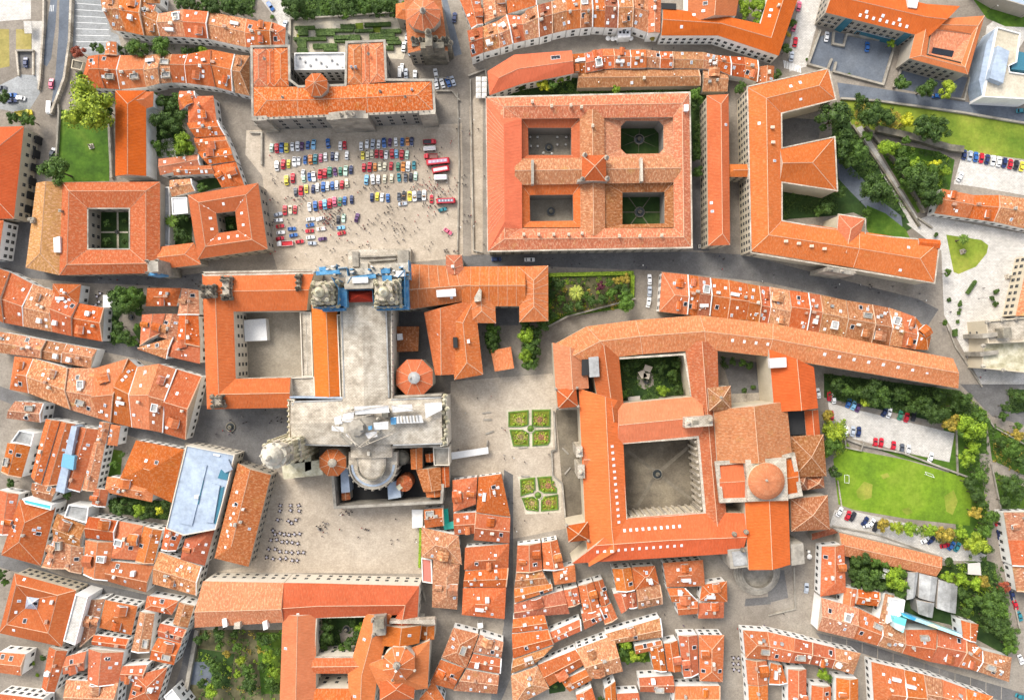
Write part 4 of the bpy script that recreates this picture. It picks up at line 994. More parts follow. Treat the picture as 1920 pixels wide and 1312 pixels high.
def baroque_church():
    R = big('church', 'small round-domed church with blackened sculpted front behind the arcaded palace', 'church', '765,5 840,5 840,100 765,100'); h = 13
    strip(R, [(742, 34, 742, 8), (772, 40, 772, 2)], h-2, ends='hg', col='o', wall='s', age=.2)
    strip(R, [(765, 100, 840, 96), (757, -14, 825, -16)], h, ends='gh', col='o', wall='s', age=.25, cap=2)
    O = [(794+33*math.cos(math.pi/10+k*math.pi/5), 28+31*math.sin(math.pi/10+k*math.pi/5)) for k in range(10)]
    pyramid(R, O, h+6, 5, 'o', 's', base=h-3, age=.25, name='dome_roof'); finials(R, ((793, 22),), h+10.5, 1.2, 4)
    r2 = random.Random(3)
    block(R, 'front', '772,76 845,74 845,84 772,87', 0, h+2, DARKSTONE)
    block(R, 'belfry', '797,66 810,65 810,86 797,87', h, h+9, DARKSTONE); finials(R, ((803, 62),), h+9, 1.4, 4, DARKSTONE)
    block(R, 'front', '788,80 832,79 832,90 788,91', 0, h+5, DARKSTONE)
    finials(R, [(775+i*7, 78+r2.uniform(-5, 4)) for i in range(11)], h+2, 1.1, 4, DARKSTONE)
baroque_church()
def college():
    R = big('college_building', 'large college around one green cloister with cross-shaped paths', 'college', '68,342 300,340 300,512 55,515'); h = 10.5
    O = [(117, 342), (300, 341), (300, 512), (111, 516)]; I = [(165, 391), (243, 391), (243, 467), (165, 467)]
    strip(R, [(*o, *i) for o, i in zip(O, I)], h, True, r=.38, col='o', wall='s', cap=2, win='l', age=.35, rcol=(.48, .112, .032))
    strip(R, [(68, 343, 118, 342), (48, 502, 112, 516)], h-.2, ends='gh', col='y', wall='s', cap=2, win='l', age=.6)
    strip(R, [(298, 505, 298, 463), (377, 496, 364, 455)], h-1, ends='gh', col='o', wall='s', cap=2, win='n', age=.2)
    strip(R, [(216, 330, 274, 330), (216, 170, 274, 170)], h-.2, ends='gh', col='r', wall='w', cap=2, win='n', age=.05, rcol=(.56, .095, .02))
    strip(R, [(247, 212, 247, 172), (287, 200, 288, 172)], h-.3, ends='gh', col='r', wall='w', cap=1, age=.05)
    block(R, 'roof_terrace', '100,446 112,443 113,473 101,473', h, h+1.8, WHITEFRAME); chimrow(R, [(115, 396), (58, 412), (63, 415)], h+1.5, 0, (.3, .26, .2)); block(R, 'buttress', '55,408 63,407 64,416 56,418', h-2, h+2.2, STONE)
    cornice(R, '165,391 243,391 243,467 165,467', h, .5, .4, STONE)
    T = 'gable_tower'
    block(R, T, '276,489 298,487 300,512 277,514', 0, 20, STONE); block(R, 'tower_top', '279,491 296,490 297,509 280,511', 20, 24.5, STONE); finials(R, ((278, 490), (297, 489), (299, 511), (279, 512)), 20, .7, 4); block(R, 'blue_sheet', '277,511 297,509 297,515 278,517', 12, 21, BLUENET)
    R2 = big('college_building', 'smaller square orange college with tiny dark courtyard and dotted skylights', 'college', '352,365 483,343 502,468 371,487')
    O = [(352, 366), (484, 343), (502, 467), (371, 486)]; I = [(405, 400), (441, 396), (445, 432), (410, 437)]
    strip(R2, [(*o, *i) for o, i in zip(O, I)], h, True, r=.46, col='o', wall='s', cap=2, win='l', age=.12, rcol=(.52, .12, .035))
    ss = SURF[R2.name]
    for k, n, v in ((1, 3, .62), (3, 4, .5), (5, 5, .5), (7, 4, .4)):
        for i in range(n): skylight(ss[k], -.05+1.1*i/(n-1), v, 1)
college()
def monastery():
    R = big('monastery', 'vast orange monastery with three courts and a domed church', 'monastery', '1035,640 1440,605 1520,900 1390,1035 1085,1055'); h = 15
    kw = dict(wall='c', win='l')
    strip(R, [(1040, 645, 1112, 690), (1100, 612, 1150, 670), (1192, 600, 1205, 664), (1312, 591, 1325, 655), (1450, 607, 1440, 668), (1787, 672, 1797, 728)], h, ends='gg', r=.48, col='p', cap=2, pitch=.36, age=.45, rcol=(.54, .155, .065), **kw)
    strip(R, [(1036, 642, 1100, 660), (1042, 732, 1104, 728)], h-.2, ends='gg', col='p', age=.25, **kw)
    strip(R, [(1104, 655, 1158, 640), (1128, 790, 1172, 790)], h-.1, ends='gg', col='r', age=.1, **kw)
    strip(R, [(1085, 728, 1165, 752), (1098, 995, 1176, 978), (1104, 1062, 1180, 1010)], h, ends='gg', r=.6, col='r', cap=1, age=.06, rcol=(.6, .12, .045), **kw)
    strip(R, [(1158, 757, 1158, 834), (1315, 742, 1318, 818)], h-.05, ends='gg', col='p', age=.1, rcol=(.62, .15, .06), **kw)
    strip(R, [(1283, 640, 1345, 640), (1308, 830, 1350, 830), (1322, 985, 1364, 985)], h-.2, ends='gg', col='o', age=.4, **kw)
    strip(R, [(1168, 972, 1072, 1056), (1320, 960, 1200, 1048), (1400, 962, 1392, 1036)], h, ends='gg', r=.55, col='r', cap=1, age=.08, rcol=(.6, .12, .045), **kw)
    pyramid(R, pts('1043,730 1080,726 1084,762 1046,766'), h+1.5, 3, 'r', 'c', age=.08); pyramid(R, pts('1062,985 1102,978 1104,1012 1066,1016'), h+1.5, 3, 'r', 'c', age=.08)
    finials(R, ((1042, 729), (1082, 727), (1045, 765), (1084, 762), (1062, 984), (1103, 1013)), h+1.4, .6, 2.6)
    block(R, 'light_well', '1091,674 1104,673 1104,703 1091,704', h+.2, h+2.0, RUBBER); block(R, 'stair_tower', '1104,670 1122,668 1124,706 1106,707', h-1, h+3.4, ROOFGREY)  # black block stands for the shade down the open shaft
    cornice(R, '1156,672 1283,664 1297,746 1165,758', h-.6, .8, .6); cornice(R, '1163,830 1309,819 1321,962 1174,976', h-.2, 1.0, .7)
    ss = SURF[R.name]
    # rows of skylights
    a = [P(1147, 833, h+1.3), P(1160, 980, h+1.3)]
    s = [q for q in ss if q[0].name.startswith('roof')]
    def lineup(p0, p1, n, z, kind):
        for i in range(n):
            x = p0[0]+(p1[0]-p0[0])*i/(n-1); y = p0[1]+(p1[1]-p0[1])*i/(n-1); best = None
            c = P(x, y, z).xy
            for q in s:
                poly = [v.xy for v in q[1:]]
                if inside(c, poly):
                    # height of the slope under this point
                    nrm = (q[2]-q[1]).cross(q[3]-q[1]).normalized(); zz = q[1].z-((c.x-q[1].x)*nrm.x+(c.y-q[1].y)*nrm.y)/nrm.z
                    if best is None or zz > best[0]: best = (zz, q, nrm)
            if best:
                zz, q, nrm = best; nrm = nrm if nrm.z > 0 else -nrm; e = (q[2]-q[1]).normalized(); up = nrm.cross(e)
                m = Matrix((e, up, nrm)).transposed().to_4x4(); link('skylight', SKYL[kind], q[0], None, Matrix.Translation((c.x, c.y, zz)) @ m)
    lineup((1147, 836), (1160, 978), 13, h+1.5, 1); lineup((1120, 1033), (1277, 1021), 13, h+1.5, 1); lineup((1171, 994), (1274, 986), 10, h+1.5, 1); lineup((1547, 664), (1740, 698), 8, h+2, 2)
    lineup((1374, 638), (1440, 645), 4, h+2, 1)
    # bell gable, stone pyramid tower
    block(R, 'bell_gable', '1284,783 1336,779 1337,798 1285,802', h+1, h+7, PALESTONE); finials(R, ((1290, 792), (1331, 788)), h+7, .9, 3, PALESTONE); block(R, 'bell_opening', '1298,788 1310,787 1310,795 1299,796', h+7, h+7.3, DARKSTONE)
    pyramid(R, pts('1327,727 1370,723 1372,768 1330,770'), h+4, 3.5, 'b', 's', age=.8); finials(R, ((1352, 745),), h+7, .6, 2)
    # church: nave, dome on a stone cross, eastern arm
    strip(R, [(1338, 768, 1475, 752), (1345, 868, 1486, 862)], h+2.5, ends='gg', col='p', age=.5, pitch=.34, rcol=(.56, .17, .07), **kw)
    strip(R, [(1442, 655, 1526, 688), (1452, 772, 1534, 765)], h+2.5, ends='gg', r=.55, col='r', age=.03, rcol=(.58, .12, .04), **kw)
    block(R, 'roof_lantern', '1443,672 1474,670 1475,688 1444,690', h+4.2, h+6.4, SHEET)
    strip(R, [(1508, 770, 1534, 768), (1512, 818, 1538, 815)], h-2, ends='gg', col='r', age=.05, **kw)
    block(R, 'light_well', '1474,772 1508,770 1512,814 1477,816', h-3, h-2.4, RUBBER)  # solid black well: the darkness of the shaft is painted
    strip(R, [(1348, 935, 1348, 872), (1412, 932, 1412, 868)], h+3, ends='gg', col='r', age=.03, pitch=.2, rcol=(.58, .12, .045), **kw)
    strip(R, [(1468, 930, 1468, 862), (1496, 926, 1494, 858)], h+3, ends='gg', col='r', age=.05, pitch=.2, **kw)
    strip(R, [(1396, 930, 1478, 930), (1404, 1068, 1482, 1058)], h+2.5, ends='gg', col='r', age=.05, rcol=(.58, .1, .04), **kw)
    cornice(R, '1344,868 1413,862 1414,852 1426,852 1427,860 1468,856 1486,852 1488,862 1500,926 1460,934 1405,936 1352,938', h+3.4, 1.6, 1.2, PALESTONE)
    O = [(1437+33*math.cos(k*math.pi/8), 902+34*math.sin(k*math.pi/8)) for k in range(16)]
    lp = [P(*p, h+9) for p in O]; c = sum(lp, Vector())/16; rr = (lp[0]-c).length
    block(R, 'dome_base', '1398,862 1474,858 1478,938 1402,940', h, h+6.5, PALESTONE)
    mb = MB(); mb.lathe((c.x, c.y, h+6), ((rr, 0), (rr, 2.6), (rr+.3, 2.9)), 32); mb.build('drum', WALL, R, WC['c'])
    mb = MB(); mb.lathe((c.x, c.y, h+9), ((rr+.3, 0), (rr*.92, .9), (rr*.74, 1.8), (rr*.45, 2.5), (rr*.15, 2.8), (0, 2.9)), 32); mb.build('dome', TILE, R, rgba((.6, .17, .07), .25), merge=True)
    finials(R, ((1437, 900),), h+11.6, .5, 2.5)
    for s, hh, col in (('1482,818 1544,814 1550,892 1488,895', h-1, 'b'), ('1482,935 1552,928 1556,992 1484,996', h-1, 'b'), ('1488,890 1512,888 1514,918 1490,920', h-3, 'b'), ('1512,894 1544,890 1546,914 1514,918', h-4, 'd')): pyramid(R, pts(s), hh, 3.2, col, 's', age=.6)
    block(R, 'apse', '1364,1030 1402,1024 1406,1062 1370,1066', 0, h+1, STONE); block(R, 'apse', '1482,1020 1506,1018 1509,1056 1484,1060', 0, h+.5, STONE)
    block(R, 'apse_roof', '1372,1034 1398,1031 1402,1058 1376,1061', h+1, h+1.4, ROOFGREY); finials(R, ((1376, 1000), (1398, 996), (1392, 1030)), h+3, 1.0, 4, DARKSTONE)
    mb = MB(); p = P(1418, 1068, 0); mb.lathe((p.x, p.y-.5, 0), ((9.6, 0), (9.6, .8), (8.7, .8), (8.7, 1.5), (7.8, 1.5), (7.8, 2.2), (6.9, 2.2), (6.9, 2.9), (6.2, 2.9), (6.2, .3), (0, .3)), 28); mb.build('round_stair', STONE, R)
    # buttressed gallery on the big cloister: pale pilasters on the facing sides
    for k in range(11):
        t = (k+.5)/11
        for (x0, y0), (x1, y1) in (((1309, 822), (1320, 960)), ((1178, 974), (1318, 963))):
            p = P(x0+(x1-x0)*t, y0+(y1-y0)*t, h-1.2); mb = MB(); mb.box((p.x-(1 if x1-x0 < 30 else 0), p.y+(1 if x1-x0 > 30 else 0), 0), .9, .9, h-1.3); mb.build('pilaster', PALESTONE, R)
    # portal facing the two parterres
    block(R, 'portal', '1080,838 1092,837 1093,856 1081,857', 0, h+2, PALESTONE); block(R, 'portal', '1083,872 1096,871 1097,896 1084,897', 0, h+2, PALESTONE); finials(R, ((1086, 846), (1089, 885)), h+2, .9, 3, PALESTONE)
    strip(R, [(1094, 880, 1094, 842), (1130, 862, 1126, 860)], h+.2, ends='gg', col='r', wall=None, age=.08)
monastery()
def ring_building():
    R = big('seminary', 'tall C-shaped orange seminary enclosing a shaded garden beside the park', 'seminary', '1400,163 1555,128 1465,414 1757,530'); h = 15
    strip(R, [(1553, 129, 1567, 187), (1401, 164, 1465, 213), (1408, 471, 1466, 414), (1600, 502, 1612, 434), (1752, 530, 1760, 455)], h, ends='hh', r=.5, col='o', wall='c', cap=2, win='n', age=.18, rcol=(.52, .115, .036), pitch=.38)
    strip(R, [(1462, 342, 1462, 278), (1570, 360, 1565, 257)], h-.2, ends='gh', col='o', wall='c', win='n', age=.15, rcol=(.52, .115, .036), cap=2)
    strip(R, [(1566, 470, 1600, 480), (1572, 402, 1622, 410)], h+.2, ends='gh', col='o', wall='c', age=.15, rcol=(.52, .115, .036), cap=2)
    strip(R, [(1722, 462, 1722, 447), (1762, 466, 1763, 450)], h+.6, ends='gg', col='o', wall='c', age=.15, cap=0); cornice(R, '1553,129 1567,187 1465,213 1466,278 1565,257 1570,358 1466,342 1466,414 1570,432 1572,402 1622,410 1622,440 1762,452 1752,531 1408,474 1401,163', h, .5, .5, PALESTONE)
    block(R, 'portal', '1552,500 1604,508 1602,516 1550,508', 0, h+2.5, STONE); finials(R, ((1556, 506), (1577, 509), (1600, 513)), h+2.5, .8, 3)
    chimrow(R, [(1472, 453), (1496, 457), (1520, 462), (1544, 467), (1447, 240), (1448, 268)], h+1.5, 1, (.66, .52, .4))
    for s, t, v, k in ((0, .35, .5, 0), (0, .5, .6, 2), (1, .5, .5, 2), (2, .2, .6, 2), (3, .55, .5, 0), (6, .6, .3, 2), (7, .3, .5, 2)): skylight(SURF[R.name][s], t, v, k)
    R = big('long_wing', 'long narrow orange-roofed wing between the hostel and the seminary', 'building', '1325,178 1366,178 1369,462 1328,462')
    strip(R, [(1325, 179, 1366, 177), (1328, 461, 1369, 459)], 13, ends='hh', r=.6, col='o', wall='c', cap=2, win='n', age=.1, rcol=(.52, .112, .036)); garnish(R, 3, 0)
    strip(R, [(1362, 332, 1362, 308), (1408, 332, 1408, 308)], 11.5, ends='hg', col='o', wall='c', cap=1, age=.1)
ring_building()
def convent():
    R = big('convent', 'broad convent with pale windowed front along the cafe-table square', 'convent', '380,1090 785,1098 800,1300 530,1300'); h = 12.5
    kw = dict(wall='k', win='l')
    strip(R, [(381, 1089, 365, 1176), (532, 1092, 532, 1166)], h+.02, ends='gg', r=.6, col='m', cap=1, age=.5, rcol=(.52, .16, .07), **kw)
    strip(R, [(532, 1092, 532, 1166), (600, 1093, 600, 1158), (786, 1098, 745, 1152), (782, 1172, 735, 1170)], h, ends='gg', r=.6, col='r', cap=1, age=.12, rcol=(.57, .12, .045), **kw)
    strip(R, [(530, 1150, 593, 1150), (524, 1330, 592, 1330)], h-.1, ends='gg', col='o', age=.1, rcol=(.56, .13, .045), **kw)
    strip(R, [(586, 1232, 586, 1262), (690, 1230, 690, 1262)], h-.1, ends='gg', col='o', age=.3, **kw)
    strip(R, [(685, 1150, 735, 1150), (652, 1262, 708, 1262), (655, 1330, 700, 1330)], h-.05, ends='gg', col='o', age=.1, rcol=(.56, .13, .045), **kw)
    strip(R, [(590, 1290, 590, 1330), (660, 1290, 660, 1330)], h-.3, ends='gg', col='o', age=.3, **kw)
    cornice(R, '594,1157 686,1155 684,1231 589,1231', h-.2, .5, .5, PALESTONE)
    strip(R, [(720, 1172, 790, 1172), (716, 1210, 786, 1205)], h+2, ends='gg', col='o', age=.1, **kw)
    strip(R, [(690, 1245, 806, 1200), (716, 1300, 802, 1290)], h+1.5, ends='hh', col='o', age=.12, **kw)
    strip(R, [(712, 1262, 780, 1258), (712, 1312, 776, 1310)], h+2.2, ends='hh', col='o', age=.1, cap=2, **kw)
    O = [(748+32*math.cos(math.pi/8+k*math.pi/4), 1243+33*math.sin(math.pi/8+k*math.pi/4)) for k in range(8)]
    pyramid(R, O, h+6.5, 4.5, 'o', 'k', base=h, age=.12, name='octagon_roof', flat=.0); finials(R, ((744, 1246),), h+10.3, 1.5, 4); finials(R, O[::2], h+6.3, .6, 2, PALESTONE)
    block(R, 'bell_tower', '699,1158 722,1156 723,1190 698,1192', h, h+5, STONE); block(R, 'bell_tower_top', '702,1161 719,1160 720,1178 703,1180', h+5, h+9, DARKSTONE); finials(R, ((700, 1160), (720, 1159), (701, 1188), (710, 1170)), h+5, .8, 5)
    block(R, 'gable_wall', '730,1164 815,1160 816,1170 730,1168', h, h+3.4, PALESTONE)
    strip(R, [(787, 1172, 815, 1172), (787, 1198, 814, 1198)], h-3, ends='gg', col='o', **kw)
    block(R, 'dormer', '492,1166 500,1163 502,1178 494,1181', h-.5, h+2.2, WHITEFRAME); block(R, 'dormer', '416,1160 424,1158 426,1174 418,1176', h-.5, h+2.2, WHITEFRAME); block(R, 'dormer', '439,1168 450,1166 450,1178 438,1179', h-.5, h+2.6, PALESTONE)
    garnish(R, 9, 3)
convent()
def wing_north():
    R = big('courthouse', 'orange-roofed institution with sunken paler inner roof beside the walled gravel yard', 'institution', '1550,0 1845,30 1815,140 1705,110'); h = 12
    strip(R, [(1548, 24, 1562, -30), (1722, 67, 1738, 8), (1738, 72, 1800, 12)], h, ends='gg', col='r', wall='s', age=.05, cap=1, rcol=(.58, .105, .03)); ss = SURF[R.name][0]
    skyrow(ss, .35, .85, 8, .3, 1); skyrow(ss, .4, .75, 3, .55, 2)
    O = [(1722, 38), (1846, 30), (1815, 140), (1705, 110)]; M_ = [(1744, 54), (1822, 64), (1802, 120), (1737, 104)]; I = [(1750, 89), (1789, 96), (1785, 107), (1747, 100)]
    strip(R, [(*o, *i) for o, i in zip(O, M_)], h, True, r=.6, col='r', wall='s', age=.05, cap=2, rcol=(.58, .105, .03))
    strip(R, [(*o, *i) for o, i in zip(M_, I)], h-1.6, True, r=0, rise=1.4, col='p', wall=None, age=.5, cap=0); block(R, 'light_well', '1750,89 1789,96 1785,107 1747,100', h-2.4, h-1.2, GLASS)
    block(R, 'roof_box', '1704,-4 1723,-2 1719,16 1703,14', h, h+2.4, SHEET)
    for s in ('1545,27 1572,33 1566,46 1542,40', '1594,37 1698,60 1678,75 1586,51'):
        q = pts(s); mb = MB(); a, b, c, d = P(*q[0], 8), P(*q[1], 8), P(*q[2], 4.5), P(*q[3], 4.5); mb.face([a, b, c, d]); mb.face([c, b, (b.x, b.y, 0), (c.x, c.y, 0)]); mb.face([d, c, (c.x, c.y, 0), (d.x, d.y, 0)]); mb.build('glass_lean_to', TEAL, R)
        caps([(a.lerp(b, t), d.lerp(c, t)) for t in [i/18 for i in range(19)]], R, .22, 'glazing_bars', WHITEFRAME); caps([(d, c), (a.lerp(d, .5), b.lerp(c, .5))], R, .4, 'gutter', ROOFGREY)
    for s in ('1590,12 1604,14 1598,40 1584,34', '1702,44 1718,44 1710,66 1696,64'): block(R, 'stair_glass', s, 0, h-.8, TEAL)
wing_north()
def modern():
    R = big('modern_building', 'modern flat-roofed white building with gravel roof by the upper road', 'building', '1840,190 1870,52 1912,65 1920,185')
    flat_roof(R, pts('1868,52 1912,64 1905,118 1890,125 1892,136 1935,142 1935,188 1842,183'), 9, GRAVEL, 'w', par=.7, win=None)
    mb = MB(); q = [P(*p, 11) for p in pts('1868,88 1890,98 1878,158 1853,148')]; mb.prism([(p.x, p.y) for p in q], 9, 12, bottom=True); mb.build('roof_box', ZINC, R)
    block(R, 'glass_front', '1836,150 1850,80 1866,54 1842,182', 0, 8.4, ZINC); block(R, 'court_glazing', '1906,96 1935,102 1935,134 1896,130', 0, 8.2, TEAL)
    R = big('cultural_centre', 'modern blue-grey metal-roofed building with sharp dark roof cuts', 'building', '352,835 440,852 400,990 312,990'); h = 11
    L = '350,834 441,852 428,905 405,992 345,1003 312,990'
    flat_roof(R, pts(L), h, ZINC, 'k', par=.5, win='n')
    for s, z, m in (('362,865 388,872 360,985 334,980', .5, ZINC), ('428,861 436,880 422,886 412,876', 1.2, ZINC), ('414,880 430,876 426,900 408,896', .35, TEAL), ('376,899 382,900 372,945 367,944', .4, TEAL), ('396,905 412,910 400,980 385,978', .9, ZINC), ('411,915 420,912 408,980 401,982', .3, TEAL), ('400,850 412,853 411,856 400,853', .6, WHITEFRAME), ('365,928 372,929 371,935 364,934', 1.1, WHITEFRAME)): block(R, 'roof_panel' if m is ZINC else 'roof_cut' if m is TEAL else 'roof_box', s, h, h+z, m)
    R = big('civic_building', 'cream arcaded building with two-tone hipped roof at the edge of the photo', 'building', '-60,240 45,236 27,410 -60,410')
    strip(R, [(-70, 240, 45, 237), (-80, 412, 26, 410)], 10.5, ends='hh', r=.6, col='r', wall='c', cap=2, win='l', age=.05, rcol=(.5, .075, .025))
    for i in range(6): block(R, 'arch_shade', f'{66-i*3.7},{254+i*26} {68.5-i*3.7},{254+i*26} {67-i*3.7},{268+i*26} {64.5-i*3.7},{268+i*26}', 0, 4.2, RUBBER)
    R = big('town_hall_annex', 'white windowed corner building below the cream arcaded one', 'building', '-60,415 6,413 -4,484 -60,484')
    strip(R, [(-70, 414, 7, 413), (-75, 490, -4, 486)], 10, ends='hh', col='r', wall='w', cap=1, win='n')
modern()
def lathe_px(R, name, px, py, z, prof, n, mat, color=None, ph=0, merge=True):
    p = P(px, py, z); mb = MB(); mb.lathe((p.x, p.y, z), prof, n, 0, ph); return mb.build(name, mat, R, color, merge=merge)
def stone_tower(R, name, s, z0, tiers, mat=STONE, pin=True):
    """square baroque tower standing upright in tiers: (inset factor, height)"""
    L = [P(*p, tiers[0][2]) for p in pts(s)]; c = sum(L, Vector())/len(L); z = z0
    for k, (f, zt, _) in enumerate(tiers):
        q = [(c.x+(p.x-c.x)*f, c.y+(p.y-c.y)*f) for p in L]; mb = MB(); mb.prism(q, z, zt, bottom=True)
        for j in range(4):                                  # deep window slots and columns on each face
            a, b = Vector(q[j]), Vector(q[(j+1) % 4]); d = (b-a); ln = d.length; d /= ln; ang = math.atan2(d.y, d.x)
            for t in (.06, .3, .7, .94): m = a.lerp(b, t); mb.box((m.x, m.y, z), .9, .9, zt-z, ang)
        mb.build(name, mat, R)
        q2 = [(c.x+(p.x-c.x)*(f+.05), c.y+(p.y-c.y)*(f+.05)) for p in L]; mb = MB(); mb.prism(q2, zt, zt+.8, bottom=True); mb.build('cornice', PALESTONE, R)
        if pin:
            for x, y in q2:
                mb = MB(); mb.lathe((c.x+(x-c.x)*.93, c.y+(y-c.y)*.93, zt+.8), ((.75, 0), (.75, .8), (.4, 1), (.5, 1.6), (.12, 3), (0, 3.6)), 8); mb.build('pinnacle', mat, R)
            for j in range(4):
                x, y = (q2[j][0]+q2[(j+1) % 4][0])/2, (q2[j][1]+q2[(j+1) % 4][1])/2
                mb = MB(); mb.lathe((c.x+(x-c.x)*.93, c.y+(y-c.y)*.93, zt+.8), ((.55, 0), (.5, .8), (.2, 1.2), (.3, 1.6), (0, 2.2)), 8); mb.build('pinnacle', mat, R)
        z = zt+.8
    return c, z
YSTONE = mat_ground('lichened_pale_stone', (.3, .27, .16), (.52, .48, .34), (.66, .62, .48), .25, 0, .95, 1.3)
WHITESTONE = mat_ground('cleaned_white_stone', (.42, .39, .31), (.55, .51, .42), (.64, .6, .51), .2, 0, .9, 1.2)
def cathedral():
    R = big('cathedral', 'great pale stone cathedral with scaffolded towers and an orange-roofed cloister', 'cathedral', '640,580 735,580 735,835 640,835'); h = 20
    # nave and transept: stone-slab roofs
    def stone_strip(sts, hh, name='stone_roof', ends='gg', rise=2.2, r=.5):
        o = strip(R, sts, hh, ends=ends, r=r, rise=rise, wall='k', cap=0, win=None, name=name); o.data.materials[0] = PALESTONE; return o
    stone_strip([(637, 560, 722, 560), (643, 775, 728, 775)], h)
    flat_roof(R, pts('722,575 735,575 736,752 727,752'), h-1.5, PALESTONE, 'k', par=.6, win=None, name='aisle_roof')
    flat_roof(R, pts('632,590 640,590 645,745 638,745'), h-3, DARKSTONE, 'k', par=.6, win=None, name='aisle_roof')
    stone_strip([(548, 834, 546, 752), (830, 832, 828, 744)], h-.05)
    flat_roof(R, pts('541,748 553,748 555,836 543,838'), h-3, PALESTONE, 'k', par=.9, win=None, name='aisle_roof')
    flat_roof(R, pts('825,744 838,742 840,834 826,836'), h-2, YSTONE, 'k', par=1.4, win=None, name='aisle_roof')
    for s in ('543,746 555,746 645,748 645,744 543,743', '735,746 828,742 828,738 735,742', '735,836 828,834 828,838 735,840'): block(R, 'aisle_ledge', s, 0, h-2.2, ZINC if '543' in s else STONE)
    r2 = random.Random(9)
    finials(R, [(832+r2.uniform(-2, 8), 742+i*8) for i in range(12)], h-1, 1.0, 3.2, YSTONE)
    finials(R, [(541, 750+i*10) for i in range(9)], h-2.5, .5, 1.8, YSTONE); finials(R, [(736, 590+i*12) for i in range(13)], h-1.2, .4, 1.4)
    for s_ in ('553,753 640,750', '735,749 826,745', '549,833 656,835', '738,834 828,831', '641,585 646,744', '724,585 729,744', '549,756 551,832'): cornice(R, s_, h+.12, .55, .5, ROOFGREY, False, 'parapet')
    # crossing lantern under tarpaulins
    lathe_px(R, 'crossing_tower', 676, 798, h, ((7.5, -4), (7.5, 4), (7.9, 4.2), (7.2, 5), (4.5, 6.4), (3.4, 6.6), (3.2, 8), (0, 9.2)), 8, STONE, ph=.39)
    for i in range(8): a = i*math.pi/4+.39; finials(R, ((676+36*math.cos(a), 798+34*math.sin(a)),), h+4, .8, 3.4, WHITESTONE)
    # chancel and round apse: high half-round over a flat ring of chapels with a low parapet
    stone_strip([(657, 820, 733, 820), (658, 858, 735, 857)], h-3)
    c = P(698, 872, h-5); arc = lambda r_, n, dy=0: [(c.x+r_*math.cos(a), c.y+dy+r_*math.sin(a)) for a in [math.pi+i*math.pi/n for i in range(n+1)]]
    q = arc(9.6, 20)+[(c.x+9.6, c.y+5), (c.x-9.6, c.y+5)]; mb = MB(); mb.prism(q, 0, h-6.5); mb.build('ambulatory', PALESTONE, R)
    for nm, r_, w_, z0, z1, m in (('ambulatory_parapet', 9.6, .6, h-6.6, h-5.5, STONE), ('gutter', 8.7, .9, h-6.4, h-6.3, ZINC), ('apse_parapet', 5.6, .5, h-3.4, h-2.4, DARKSTONE)):
        o_, i_ = arc(r_, 20), arc(r_-w_, 20); mb = MB()
        for k in range(20): mb.prism([o_[k], o_[k+1], i_[k+1], i_[k]], z0, z1)
        mb.build(nm, m, R)
    q = arc(5.6, 16)+[(c.x+5.6, c.y+5.5), (c.x-5.6, c.y+5.5)]; mb = MB(); mb.prism(q, 0, h-3.2); mb.build('apse_wall', STONE, R)
    q = arc(5.0, 16)+[(c.x+5.0, c.y+6), (c.x-5.0, c.y+6)]; t0, t1 = Vector((c.x, c.y, h-1.4)), Vector((c.x, c.y+6, h-1.4)); mb = MB(); z = h-3.1
    for k in range(16): mb.face([(*q[k], z), (*q[k+1], z), t0])
    mb.face([(*q[16], z), (*q[17], z), t1, t0]); mb.face([(*q[18], z), (*q[0], z), t0, t1]); mb.face([(*q[17], z), (*q[18], z), t1]); mb.build('apse_roof', PALESTONE, R, normals=True)
    for i in range(11):
        a = math.pi+(i+.5)*math.pi/11; mb = MB(); x, y = c.x+9.9*math.cos(a), c.y+9.9*math.sin(a); mb.box((x, y, 0), .8, .8, h-5.6, a); mb.lathe((x, y, h-5.6), ((.45, 0), (.2, .7), (0, 1.8)), 6); mb.build('buttress', STONE, R)
    # chapels round the apse, walled court
    wl = lambda s, z, w_=1.1, m=STONE: cornice(R, s, z/2, w_, z, m, False, 'court_wall')
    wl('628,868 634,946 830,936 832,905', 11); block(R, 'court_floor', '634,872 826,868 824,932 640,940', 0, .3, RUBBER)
    block(R, 'chapel_roof', '638,872 652,872 656,922 640,924', 0, 8, ZINC); block(R, 'chapel_roof', '726,905 748,900 752,932 728,936', 0, 7.5, ZINC)
    for s, hh, col in (('769,842 792,838 792,878 771,880', 11, 'o'), ('797,851 814,849 815,865 799,866', 9, 'o'), ('780,880 826,875 828,918 794,922', 11, 'b'), ('825,876 842,874 843,912 828,914', 10, 'o'), ('797,918 832,915 832,930 800,932', 9, 'o'), ('640,922 656,922 657,936 641,938', 6, 'd')):
        q = pts(s); strip(R, [(*q[0], *q[1]), (*q[3], *q[2])], hh, ends='gg', col=col, wall='s', win=None)
    lathe_px(R, 'round_chapel', 758, 906, 9, ((3.3, -9), (3.3, 0), (0, 1.8)), 14, TILE, rgba(RC['o'][0], .5)); lathe_px(R, 'round_chapel', 752, 858, 9, ((3.2, -9), (3.2, -1), (2.4, 0), (0, .3)), 12, DARKSTONE); block(R, 'altar_block', '742,912 756,902 760,910 748,920', 0, 10, YSTONE)
    flat_roof(R, pts('812,838 842,838 843,872 814,872'), 12, STONE, 'k', par=.8, win=None)
